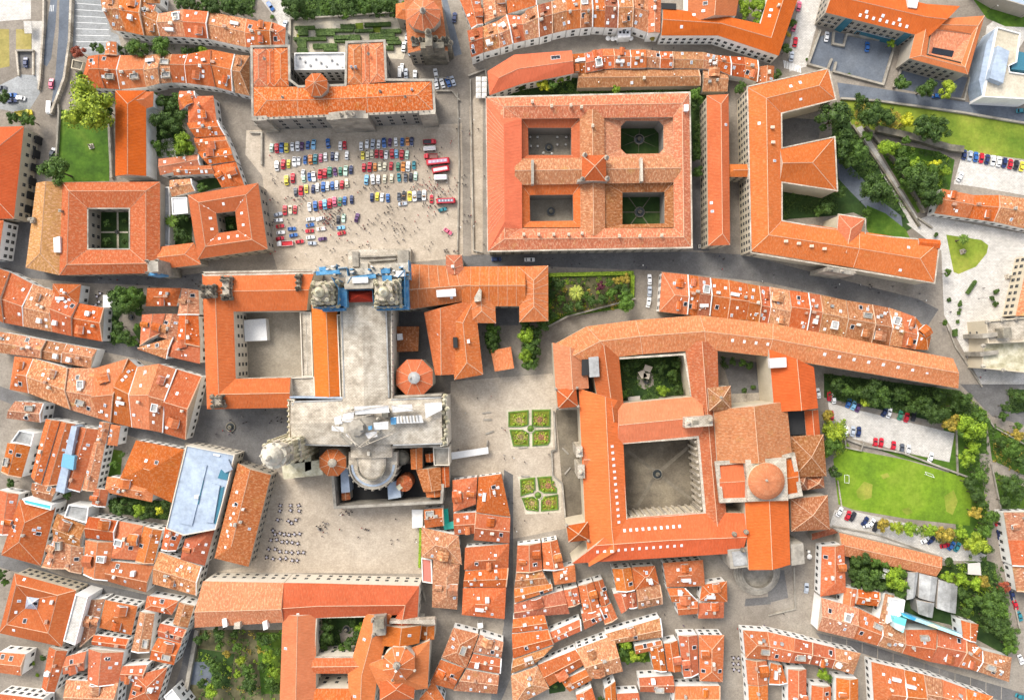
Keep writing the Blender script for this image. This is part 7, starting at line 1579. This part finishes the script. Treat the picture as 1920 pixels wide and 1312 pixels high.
def walls():
    W = wallline
    W(pts('1190,560 1062,594 1010,622 1006,690'), 2.2, .7, 'high stone garden wall bending below the archbishop palace garden')
    W(pts('1575,186 1640,190 1800,212 1930,234'), 1.2, .8, 'low mossy wall along the top of the yellowing meadow'); W(pts('1640,245 1700,258 1775,280 1800,283'), 3, 2.6, 'thick old stone wall crossing the sunken park', DARKSTONE); W(pts('1596,236 1660,330 1722,425'), 1.6, .8, 'long mossy wall beside the diagonal park path', DARKSTONE)
    W(pts('1620,240 1680,310 1730,400'), 2.2, 1.0, 'second mossy wall above the diagonal park path', DARKSTONE)
    W(pts('1537,58 1514,122 1550,132 1558,112'), 1.2, .8, 'stone wall round the narrow end of the gravel yard'); W(pts('1566,118 1562,136 1654,160 1676,86 1672,80 1586,66 1580,88 1560,84 1562,62'), 1.2, .8, 'stone wall with shrubs round the broad gravel yard')
    W(pts('1692,122 1674,165'), 1.2, .7, 'short wall beside the institution forecourt'); W(pts('1816,146 1806,188 1735,178'), 1, .6, 'low wall closing the garden below the institution')
    W(pts('858,176 861,300 858,476'), 1.0, .5, 'stone balustrade along the edge of the car-filled plaza'); W(pts('882,150 885,300 888,470 905,474'), 1.1, .5, 'stone balustrade in front of the hostel'); W(pts('815,146 852,150'), 1, .5, 'balustrade of the ramp beside the palace'); W(pts('818,172 848,172 862,190'), 1.2, .6, 'curved ramp wall by the palace corner'); W(pts('878,144 910,132 918,178'), 1.2, .6, 'wall of the hostel terrace with white parasols')
    W(pts('470,250 492,250 492,310'), 1.2, .7, 'low wall at the palace end of the plaza'); W(pts('112,197 113,215 108,300 104,335'), 1.4, .7, 'wall along the street side of the college lawn'); W(pts('207,230 212,335'), 1.6, .9, 'wall between the college lawn and the orange school wing')
    W(pts('138,0 135,80 125,150 100,216'), 2.2, .9, 'retaining wall between the terrace and the sloping dark road', PALESTONE); W(pts('85,0 84,60 78,150 75,170'), 1.4, .7, 'kerb wall beside the grey bus lane', PALESTONE); W(pts('546,38 640,33 748,25'), 1.5, .6, 'top wall of the hedge garden')
    W(pts('545,102 546,38'), 1.4, .6, 'side wall of the hedge garden')
    W(pts('1585,822 1618,834 1690,848 1812,893'), 1.3, .7, 'stone wall between car park and playing field'); W(pts('1582,822 1584,838 1612,844 1617,828'), 1.4, .5, 'low wall of the little sandy enclosure'); W(pts('1570,900 1578,952'), .5, .5, 'kerb line beside the playing field', PALESTONE)
    W(pts('1792,800 1794,890'), 1, .4, 'thin fence wall at the end of the pale car park'); W(pts('1560,985 1640,1000 1755,1040'), .8, .5, 'low wall along the gravel drive'); W(pts('1857,870 1876,960 1890,1080 1910,1180'), 1, .5, 'roadside wall beside the lower green slope')
    W(pts('1852,785 1862,800 1930,838'), 1, .5, 'curving kerb wall under the stone church'); W(pts('1770,600 1790,650 1840,725'), .8, .5, 'curved wall around the stone church square'); W(pts('1038,770 1042,842 1034,845 1036,890 1054,905 1060,975'), 1.2, .6, 'stepped wall between parterres and monastery terrace')
    W(pts('845,851 912,846 914,824'), 1.5, .4, 'timber fence of the white tented stand by the transept'); W(pts('372,1178 352,1290 362,1335'), 2, 1.6, 'long grey wall of the convent kitchen garden', STONE); W(pts('1488,1062 1490,1140 1440,1152'), .8, .5, 'low wall round the paved apse square'); W(pts('790,1090 800,1130'), 1.5, .5, 'short wall behind the pink terrace')
    W(pts('1720,410 1746,428'), 1.2, .6, 'short wall at the foot of the park path')
    # awnings and market stalls
    def canopy(s, h, label, c=(.74, .73, .7), name='awning'):
        R = root_at(name, pts(s), label, 'awning'); block(R, 'canopy', s, h, h+.25, CLOTH, None, c)
        for x, y in pts(s): p = P(x, y, h); cc = sum((P(a, b, h) for a, b in pts(s)), Vector())/len(pts(s)); p = p.lerp(cc, .06); mb = MB(); mb.tube((p.x, p.y, 0), (p.x, p.y, h), .05, 6); mb.build('pole', WHITEFRAME, R)
    canopy('846,848 915,838 916,850 847,861', 3, 'long white tented stand beside the transept'); canopy('772,955 793,955 792,988 773,990', 3, 'white square tent by the narrow houses'); canopy('830,954 840,953 842,980 832,982', 3, 'teal awning between two orange roofs', (.02, .35, .28)); canopy('830,980 850,977 852,990 833,993', 2.8, 'teal rounded awning at the alley entrance', (.05, .4, .33))
    canopy('193,553 212,553 211,576 193,576', 2.8, 'white tent with dark poles over cafe tables by the leafy square'); canopy('1894,1 1896,2 1896,4 1894,4', 2, 'tiny white cover on the top-corner lawn')
    for i, s in enumerate(('1210,683 1224,688 1219,698 1206,694', '1196,698 1207,693 1214,706 1203,710', '1207,699 1219,700 1217,711 1206,708')): canopy(s, 2.6, f'cream awning in the cloister, {("topmost", "leftmost", "lowest")[i]} of three', (.6, .52, .42))
    canopy('1177,744 1200,742 1200,753 1178,755', 3, 'pale plank roof at the corner of the awning cloister', (.5, .45, .4)); canopy('895,1168 905,1167 906,1176 896,1178', 2.6, 'white square parasol roof by the island block', (.74, .73, .7))
    for i, s in enumerate(('1656,1064 1669,1068 1664,1074 1657,1071', '1649,1075 1661,1075 1660,1084 1650,1083', '1694,1073 1703,1073 1702,1083 1694,1083')): canopy(s, 2.4, f'white garden tent by the round bright tree, {ORD[i]} from the top')
    canopy('1815,1056 1838,1054 1840,1078 1815,1076', 3, 'slatted white pavilion roof in the tangled garden', (.6, .58, .53))
    for r in range(4):
        for c in range(2): parasol(897+c*11, 149+r*10.2, 6.6, f'white square parasol on the hostel terrace, {ORD[r]} from the top, {("street", "garden")[c]} side', 'square parasols of the hostel terrace', True)
    for i, (x, y) in enumerate(((1140, 72), (1149, 73), (1156, 72), (1183, 72))): parasol(x, y, 4.6, f'round white parasol below the glazed gallery, {ORD[i]} from the left', 'street parasols')
    for i, (x, y) in enumerate(((994, 257), (1008, 257), (1045, 257), (1062, 257), (995, 274), (1008, 274), (1045, 271), (1061, 271), (1019, 287), (1035, 288))): parasol(x, y, 2.4, f'small white parasol in the paved hostel cloister, {ORD[i]} counting row by row', 'cloister parasols', h=2.3)
    parasol(1518, 1043, 5, 'round white parasol beside the tall red-orange house'); parasol(1517, 1034, 3.6, 'small white parasol near the apse corner', square=True)
    # goals, statue, plinths, benches
    for (x, y, a, lab) in ((1588, 897, 90, 'white football goal at the narrow end of the field'), (1740, 891, -20, 'white football goal near the field wall')):
        p = P(x, y); R = empty('football_goal', (p.x, p.y, 0), lab, 'goal', None, math.radians(a))
        for u, v, w_ in (((-1.6, 0, 0), (-1.6, 0, 2), 'post'), ((1.6, 0, 0), (1.6, 0, 2), 'post'), ((-1.6, 0, 2), (1.6, 0, 2), 'crossbar'), ((-1.6, 0, 2), (-1.6, 1, 0), 'stay'), ((1.6, 0, 2), (1.6, 1, 0), 'stay'), ((-1.6, 1, .05), (1.6, 1, .05), 'ground_bar')): mb = MB(); mb.tube(u, v, .08, 8); kid(w_, mb.mesh(w_, WHITEFRAME), R)
    for x, y, lab in ((1804, 472, 'white square plinth with small statue on the triangular lawn'), (1888, 519, 'stone wayside cross plinth in the church square'), (172, 275, 'round stone fountain plinth on the college lawn')):
        R = empty('monument', P(x, y), lab, 'monument'); p = P(x, y); mb = MB(); mb.box((p.x, p.y, 0), 2.0, 2.0, .4, .3); mb.box((p.x, p.y, .4), 1.2, 1.2, 1.2, .3); mb.build('plinth', PALESTONE, R); mb = MB(); mb.lathe((p.x, p.y, 1.6), ((.3, 0), (.35, .5), (.2, 1.1), (.16, 1.4), (.2, 1.6), (0, 1.9)), 10); mb.build('statue', DARKSTONE, R)
    for i, (x, y, a) in enumerate(((1060, 845, -45), (1064, 882, 50), (912, 773, 10), (914, 786, 0), (918, 810, 20), (980, 838, 5), (985, 892, 0))):
        p = P(x, y); R = empty('stone_bench', (p.x, p.y, 0), f'stone bench on the parterre square, {ORD[i]} in reading order', 'bench', 'benches of the parterre square', math.radians(a)); mb = MB(); mb.box((0, 0, .4), 3.6, .6, .12); kid('seat', mb.mesh('seat', STONE), R)
        for u in (-1.4, 1.4): mb = MB(); mb.box((u, 0, 0), .3, .5, .4); kid('leg', mb.mesh('leg', STONE), R)
    for i, (x, y) in enumerate(((860, 230), (886, 232), (862, 430), (886, 428), (1198, 500), (1560, 535), (1720, 565), (1852, 22), (1904, 38), (1548, 52), (1615, 68), (1678, 84), (1613, 378), (640, 960), (780, 1010), (960, 855), (965, 990), (1835, 560))): lamp_post(x, y, f'slim dark street lamp, {ORD[i]} of the lamps scattered from the plaza outwards')
walls(); lay_ground()
# ------------------------------------------------------------------ vehicles
def traffic():
    RC_ = []
    # rows of the classic-car meeting: row name, heading, list of x,y,colour(kind)
    rows_ = [
     ('top row, palace-wing half', 90, '509,277,p 519,278,r 528,277,b 537,277,y 548,275,w 558,274,w 566,274,u 577,272,b 588,271,l 615,269,b 638,273,w 646,272,r'),
     ('top row, hostel half', 90, '677,274,w 688,270,w 699,270,s 710,270,w 720,268,b 731,267,u 742,266,w 754,266,b 764,266,o 772,265,n'),
     ('second row, palace-wing half', 90, '519,311,w 531,308,r 541,307,y 552,303,w 560,302,w 572,300,b 582,299,o 591,298,t 601,296,i 610,294,w 623,293,n 631,293,w 650,291,w'),
     ('second row, hostel half', 90, '680,292,y 689,291,c 697,289,c 706,288,r 715,289,r 724,290,w 735,288,r 743,288,l 753,290,r 763,290,p'),
     ('third row, hostel half', 90, '682,314,r 693,313,r 703,313,o 712,312,c 721,312,c 733,311,r 746,312,g 756,313,o 765,312,w 776,310,t'),
     ('third row, palace-wing half', 90, '568,326,w 600,327,r 609,325,r 618,322,g 628,322,u 638,321,g 648,320,p 658,318,n'),
     ('fourth row, palace-wing half', 90, '537,338,y 549,334,r 569,334,p 580,332,b 588,331,w'),
     ('fourth row, hostel half', 90, '687,337,l 699,336,w 709,336,w 721,335,c 734,334,c 748,333,t 760,333,d 770,332,k 779,330,p'),
     ('fifth row, palace-wing half', 90, '554,360,d 564,358,r 574,354,y(open) 587,354,n 595,351,w 606,350,b 614,349,w 623,348,b 631,347,w 641,346,r 650,343,c'),
     ('fifth row, middle', 90, '697,370,n 707,368,y 716,370,w 727,371,b'),
     ('fifth row, by the crowd', 90, '748,369,d 757,366,k(open) 768,368,y(open) 777,368,w(open) 786,367,d 795,366,w(open) 809,373,r(open)'),
     ('sixth row', 90, '534,394,r(open) 544,393,c(open) 553,393,r(open) 580,388,w 591,386,b 601,384,r 609,383,l 618,381,r 627,378,i 637,378,g(open) 646,376,b 659,374,n'),
     ('sideways cars nearest the small college', 12, '521,402,s 522,413,w 525,424,r(open) 526,436,w 525,447,r 562,453,r'),
     ('second sideways file', 8, '547,429,b 550,441,b'),
     ('third sideways file', 6, '582,411,w 581,422,b(open) 580,433,r(open) 582,445,w 585,456,s'),
     ('loose cars below the rows', 8, '600,410,w 602,429,w(open) 604,448,u 639,427,l 640,437,r(open) 755,382,s(open) 830,393,t'),
     ('upright pair by the crowd', 88, '634,412,k 644,409,p')]
    for name, ang, s in rows_:
        n = 0
        for it in s.split():
            x, y, c = it.split(','); kind = 'classic'
            if '(' in c: c, kind = c[0], 'open'
            big_ = ang == 90 and (int(float(x)) % 3 == 0); flip = 180 if (int(float(x)*7) % 4 == 0) else 0
            car(float(x), float(y), ang+rnd.uniform(-6, 6)+flip, c, f"{CC[c][1]} {'open-topped ' if kind == 'open' else ''}classic car, {ORD[n]} from the left in the {name}", kind, 'classic cars shown on the plaza', .92 if not big_ else 1.08); n += 1
    car(669, 408, 75, 'u', 'lone purple classic car standing askew off the rows', 'classic', 'classic cars shown on the plaza'); car(840, 434, -35, 'i', 'lone pink-red classic car askew among walkers near the hostel', 'classic', 'classic cars shown on the plaza')
    # buses, lorries
    def coach(px, py, L, W_, hh, c, roof, ang, label, name='vintage_bus', cab=None, cat='bus'):
        p = P(px, py, hh); R = empty(name, (p.x, p.y, .005), label, cat, None, math.radians(ang)); prof = [(-L/2, .35), (-L/2, hh*.86), (-L/2+.25, hh), (L/2-.5, hh), (L/2-.05, hh*.8), (L/2, .35)]
        if cab:
            mb = hull([(-L/2, .5), (-L/2, 1.0), (L/2-2, 1.0), (L/2-2, .5)], W_/2); kid('bed', mb.mesh('bed', PLAIN, normals=True), R, None, roof)
            mb = MB(); mb.box((-1.0, W_/2-.06, 1), L-2.1, .08, .5); mb.box((-1.0, -W_/2+.06, 1), L-2.1, .08, .5); mb.box((-L/2+.06, 0, 1), .08, W_, .5); kid('side_boards', mb.mesh('side_boards', PLAIN), R, None, c)
            mb = hull([(L/2-1.9, .4), (L/2-1.9, 2.0), (L/2-1.6, 2.15), (L/2-.9, 2.1), (L/2-.5, 1.3), (L/2, 1.15), (L/2, .4)], W_/2*.95); kid('cab', mb.mesh('cab', PAINT, normals=True), R, None, c)
        else:
            mb = hull(prof, W_/2); kid('body', mb.mesh('body', PAINT, normals=True), R, None, c)
            mb = MB(); mb.box((-.1, 0, hh-.01), L*.8, W_*.5, .12); kid('roof_panel', mb.mesh('roof_panel', PLAIN), R, None, roof)
            for k in range(5): mb = MB(); mb.box((-L*.33+k*L*.16, 0, hh+.11), .5, W_*.36, .05); kid('roof_hatch', mb.mesh('roof_hatch', PLAIN), R, None, (.5, .5, .55))
            for s_ in (-1, 1):
                for k in range(6): mb = MB(); x = -L*.4+k*L*.145; y = s_*(W_/2+.012); mb.face([(x, y, hh*.55), (x+L*.12, y, hh*.55), (x+L*.12, y, hh*.82), (x, y, hh*.82)][::s_]); kid('side_window', mb.mesh('side_window', GLASS), R)
            mb = MB(); mb.face([(L/2+.0, -W_*.36, hh*.56), (L/2+.0, W_*.36, hh*.56), (L/2-.06, W_*.34, hh*.8), (L/2-.06, -W_*.34, hh*.8)]); kid('windscreen', mb.mesh('windscreen', GLASS), R, Matrix.Translation((.03, 0, 0)))
        for x in (-L*.3, L*.32):
            for s_ in (-1, 1): mb = MB(); mb.tube((x, s_*(W_/2-.28), .42), (x, s_*(W_/2-.02), .42), .42, 14); kid('wheel', mb.mesh('wheel', RUBBER), R)
    red, white = CC['r'][0], CC['w'][0]
    coach(821, 302, 9.6, 2.5, 2.9, red, (.45, .3, .4), 6, 'longest red vintage bus, at the hostel end of the car rows'); coach(826, 317, 7, 2.3, 2.6, red, (.75, .7, .7), 10, 'red vintage bus with white roof, just below the longest red one'); coach(826, 332, 5.4, 2.2, 2.4, white, (.7, .5, .6), 2, 'short white and pink vintage bus, third of the parked buses'); coach(836, 376, 7.8, 2.2, 2.6, red, (.15, .17, .22), 2, 'red fire-brigade lorry with dark roof, beside the crowd')
    coach(805, 265, 5.4, 1.9, 2, red, (.05, .05, .06), 2, 'red pickup lorry with black load at the head of the buses', 'pickup_truck', True, 'truck'); coach(805, 278, 5.2, 1.9, 2.1, (.6, .57, .55), (.55, .5, .48), 184, 'pale grey-pink vintage van between the red lorries', 'vintage_van', None, 'van'); coach(807, 292, 5.6, 2, 2, red, (.25, .12, .1), 180, 'red lorry with brown slatted load above the longest bus', 'pickup_truck', True, 'truck'); coach(533, 456, 6.6, 2.1, 2.1, white, (.55, .02, .03), 184, 'red and white vintage lorry at the bottom of the sideways cars', 'flatbed_truck', True, 'truck')
    coach(41, 211, 6.8, 2.2, 2.2, (.72, .6, .04), (.6, .5, .05), 8, 'yellow breakdown lorry by the roundabout trees', 'tow_truck', True, 'truck'); coach(90, 201, 5.4, 2, 2.3, white, (.75, .75, .75), -92, 'white van driving at the foot of the sloping road', 'delivery_truck', None, 'van'); coach(1352, 450, 2.0, 1.0, 1.4, (.7, .6, .05), (.3, .3, .05), 90, 'tiny yellow utility cart in the alley beside the hostel', 'utility_cart', None, 'cart')
    coach(1312, 462, 1.6, 1.2, 1.2, (.5, .47, .4), (.5, .47, .4), 90, 'small pale trailer at the mouth of the hostel alley', 'trailer', None, 'trailer')
    G = 'modern cars parked around the old town'
    M = '''48,117,90,n|navy car driving down the sunken ramp entrance
96,157,85,i|crimson car on the sloping road by the dark asphalt
22,179,5,b|blue car beside the roundabout trees, upper one
22,189,5,n|dark blue car beside the roundabout trees, lower one
38,184,170,w|white car next to the two blue roundabout cars
2,165,0,d|dark car cut off by the photo edge
98,286,70,d|dark car parked by the college lawn wall
507,12,-55,b|blue car in the street beside the dark garden
534,48,80,s|silver car at the orange terrace end
532,72,85,d|dark car behind the orange terrace end
852,33,85,n|dark car going down the street by the domed church
763,71,80,w|white car by the hedge garden, first of three
757,88,85,w|white car by the hedge garden, second of three
769,96,95,s|silver car by the hedge garden, closest to the sculpted church
761,138,95,s|silver car on the palace forecourt, second from the van
778,141,88,w|white small car on the palace forecourt
817,138,100,w|white car on the ramp above the four parked ones
818,158,100,w|white car, first of four on the palace ramp
829,156,108,w|white car, second of four on the palace ramp
840,154,110,b|bright blue car, third of four on the palace ramp
849,152,110,s|silver car, last of four on the palace ramp
931,486,0,n|dark blue car in the dark street below the hostel
993,487,0,w|white car driving in the dark street below the hostel
1218,524,92,w|white car, top of the three by the walled garden
1218,546,88,s|silver-roofed car, middle of the three by the walled garden
1216,567,80,w|white car, lowest of the three by the walled garden
1498,12,80,i|crimson car at the top of the tree-lined street
1489,50,78,i|crimson car half under a street tree
1491,79,80,r|red car, lowest of the reds in the tree-lined street
1484,106,80,s|silver-blue car next to the zebra crossing
1550,69,82,w|white car in the narrow end of the gravel yard
1626,88,85,b|blue car in the middle of the gravel yard
1757,180,0,b|blue car hidden by the yellow-green tree below the institution
1915,208,2,t|teal car on the upper road at the photo edge
1534,737,100,w|white car in the monastery driveway
1555,742,90,r|red car beside a white one under the dark bank
1563,747,95,w|white car beside the red one under the dark bank
1591,755,72,b|blue car on the bank side of the pale car park
1601,759,70,l|light blue car on the bank side of the pale car park
1609,763,70,u|purple car peeking from the bank shrubs
1559,779,90,r|red car behind the yellow bush of the pale car park
1659,772,60,n|navy car half hidden by the bank, beside a white one
1667,774,72,w|white car beside the half hidden navy one
1688,778,76,g|dark green car, first of three at the bank middle
1700,782,76,r|red car, second of three at the bank middle
1713,780,80,k|black car, third of three at the bank middle
1586,808,85,w|white car partly under the yellow-green trees
1599,808,82,s|silver car on the field side of the pale car park
1610,809,82,n|navy car on the field side beside the silver one
1641,830,80,r|red car, first of the red pair on the field side
1652,830,80,r|red car, second of the red pair on the field side
1675,836,80,r|lone red car on the field side of the pale car park
1691,841,80,d|dark grey car beside the white one on the field side
1703,843,78,w|white car beside the dark grey one on the field side
1745,857,72,w|white car alone at the far corner of the pale car park
1574,959,60,w|white car, first on the gravel drive under the field
1590,966,68,r|red car on the gravel drive under the field
1599,968,60,k|black car next to the red one on the gravel drive
1622,977,55,n|navy car further along the gravel drive
1634,980,50,w|white car beside the navy one on the gravel drive
1627,983,20,w|white car at the drive above the long mossy shed
1642,987,70,k|black car at the drive above the long mossy shed
1735,1012,30,w|white car parked below the field bushes
1746,1012,40,n|navy car parked below the field bushes
1772,1022,15,r|red car under the round field bushes
1784,1023,50,b|blue car under the round field bushes
1795,1025,60,t|teal car under the round field bushes
1512,1102,85,s|silver-blue car on the paved apse square
1869,977,-78,r|red car at the top of the lower road
1874,1002,-80,n|navy car, first of the three on the lower road
1880,1027,-78,n|navy car, second of the three on the lower road
1885,1049,-78,d|dark car, third of the three on the lower road
1898,1115,-75,n|navy car above the dark red one on the lower road
1904,1134,-72,r|dark red car on the lower road
1912,1155,-70,t|teal car on the lower road
1914,1236,-70,w|white car at the foot of the lower road
1800,331,60,w|white car at the corner of the church car park
1913,1305,-20,t|teal car at the end of the descending street'''
    for ln in M.splitlines():
        a, lab = ln.split('|'); x, y, g, c = a.split(','); car(float(x), float(y), float(g), c, lab, 'car', G)
    for i, c in enumerate('nsbrnwwnrky'): car(1808+i*10.8, 290+i*2.2, 80+rnd.uniform(-3, 3)+180*(i % 2), c, f'{CC[c][1]} car, {ORD[i]} from the left in the church car park row', 'car', G)
    car(750, 136, 88, 'w', 'white van on the palace forecourt', 'van', 'vans of the old town'); car(754, 128, 90, 'w', 'white minibus behind the van on the palace forecourt', 'van', 'vans of the old town', .8)
traffic()
# ------------------------------------------------------------------ cafe tables and people
def cafes():
    T = '526,947 525,957 521,974 545,947 545,956 560,947 561,957 555,974 547,980 541,976 512,994 516,1001 508,1012 519,1011 529,1015 538,1015 548,1016 558,1018 504,1029 516,1029 525,1033 537,1034 547,1035 559,1035 569,1035 500,1044 512,1047 525,1047 536,1046 548,1050 557,1050 533,1001 542,1002 552,1001 525,999 562,1000'
    for i, (x, y) in enumerate(pts(T)): cafe_set(x, y, f'round cafe table on the lower square, {ORD[i]} when counted row by row', 'cafe tables of the lower square', 'dark wicker cafe chair at the tables of the lower square', 'wicker chairs of the lower square')
    for i, (x, y) in enumerate(pts('176,1240 188,550 182,556 186,566 180,572 1375,1232 1384,1233 1375,1243 1384,1244 1376,1254 1385,1256')):
        if i: cafe_set(x, y, f'round cafe table in a narrow street, {ORD[i-1]} from the leafy square onwards', 'cafe tables of the narrow streets', 'dark cafe chair in the narrow streets', 'chairs of the narrow streets', 3)
    free = [(x, y) for x, y in [(o.location.x, o.location.y) for o in bpy.data.objects if o.get('category') in ('car', 'bus', 'truck', 'van')]]
    fp = [f for f in FOOT]
    def ok(p):
        for a, b in free:
            if abs(a-p.x) < 1.6 and abs(b-p.y) < 1.9: return False
        for nm, bb, poly, hh, ring in fp:
            if bb[0]-.4 < p.x < bb[2]+.4 and bb[1]-.4 < p.y < bb[3]+.4 and inside((p.x, p.y), poly): return False
        return True
    cols = ['dark']*9+['navy']*3+['red']*2+['white']*2+['grey']*2+['purple']
    def crowd(where, box, n, centres=None, spread=9):
        k = t = 0
        while k < n and t < n*30:
            t += 1
            if centres and rnd.random() < .8: c = rnd.choice(centres); x, y = rnd.gauss(c[0], spread), rnd.gauss(c[1], spread*.7)
            else: x, y = rnd.uniform(box[0], box[2]), rnd.uniform(box[1], box[3])
            if not (box[0] <= x <= box[2] and box[1] <= y <= box[3]): continue
            p = P(x, y)
            if ok(p): person(x, y, rnd.choice(cols), where); k += 1
    crowd('among the classic cars on the plaza', (500, 262, 800, 460), 62, [(612, 405), (640, 395), (560, 380), (700, 355), (596, 330), (690, 300), (520, 420)], 10)
    crowd('on the open plaza below the cars', (520, 380, 852, 490), 70, [(805, 352), (806, 362), (730, 395), (680, 420), (760, 430), (840, 465), (640, 460), (815, 380)], 16)
    crowd('on the walkway beside the hostel', (845, 180, 908, 475), 26, [(868, 245), (862, 340), (885, 410), (852, 470)], 9)
    crowd('on the square with two parterres', (850, 740, 1030, 990), 20); crowd('on the cafe-table square', (520, 890, 780, 1070), 26, [(650, 955), (603, 990), (738, 1015), (680, 990)], 12)
    crowd('in the tight ring on the cafe-table square', (592, 980, 614, 1000), 14, [(603, 990)], 5); crowd('under the apse court wall', (640, 948, 662, 966), 6, [(650, 956)], 5)
    crowd('on the dark street below the hostel', (900, 480, 1400, 505), 16); crowd('on the wide street past the seminary', (1400, 500, 1740, 580), 12); crowd('on the dark-paved fountain square', (395, 765, 535, 850), 16, [(520, 788), (430, 812), (460, 790)], 12)
    crowd('in the shaded street below the large college', (150, 515, 480, 545), 18); crowd('in the street with glazed fronts', (1150, 70, 1420, 105), 9); crowd('in the lanes of the lower town', (1150, 1150, 1520, 1190), 9); crowd('on the pale church square', (1770, 540, 1860, 720), 6)
    # the rest of the crowd reads as one mass of dots
    mb = MB(); k = t = 0; r2 = random.Random(12)
    while k < 210 and t < 9000:
        t += 1; x, y = (r2.uniform(505, 850), r2.uniform(265, 485)) if r2.random() < .6 else (r2.gauss(810, 16), r2.gauss(362, 16)) if r2.random() < .6 else (r2.gauss(615, 12), r2.gauss(412, 10))
        p = P(x, y)
        if 500 < x < 855 and 262 < y < 488 and ok(p):
            k += 1; mb.lathe((p.x, p.y, 0), ((.12, 0), (.17, .85), (.26, 1.3), (.2, 1.46), (.07, 1.5), (.11, 1.62), (.09, 1.74), (0, 1.78)), 7, r2.choice((0, 0, 0, 1, 2)), sx=.7)
    o = mb.build('crowd', [mat_trousers, mat_flat('red_clothes', (.4, .03, .04), .9), mat_flat('pale_clothes', (.6, .58, .55), .9)]); o['kind'] = 'stuff'; o['label'] = 'scattered crowd of visitors filling the plaza around the classic cars'
cafes()
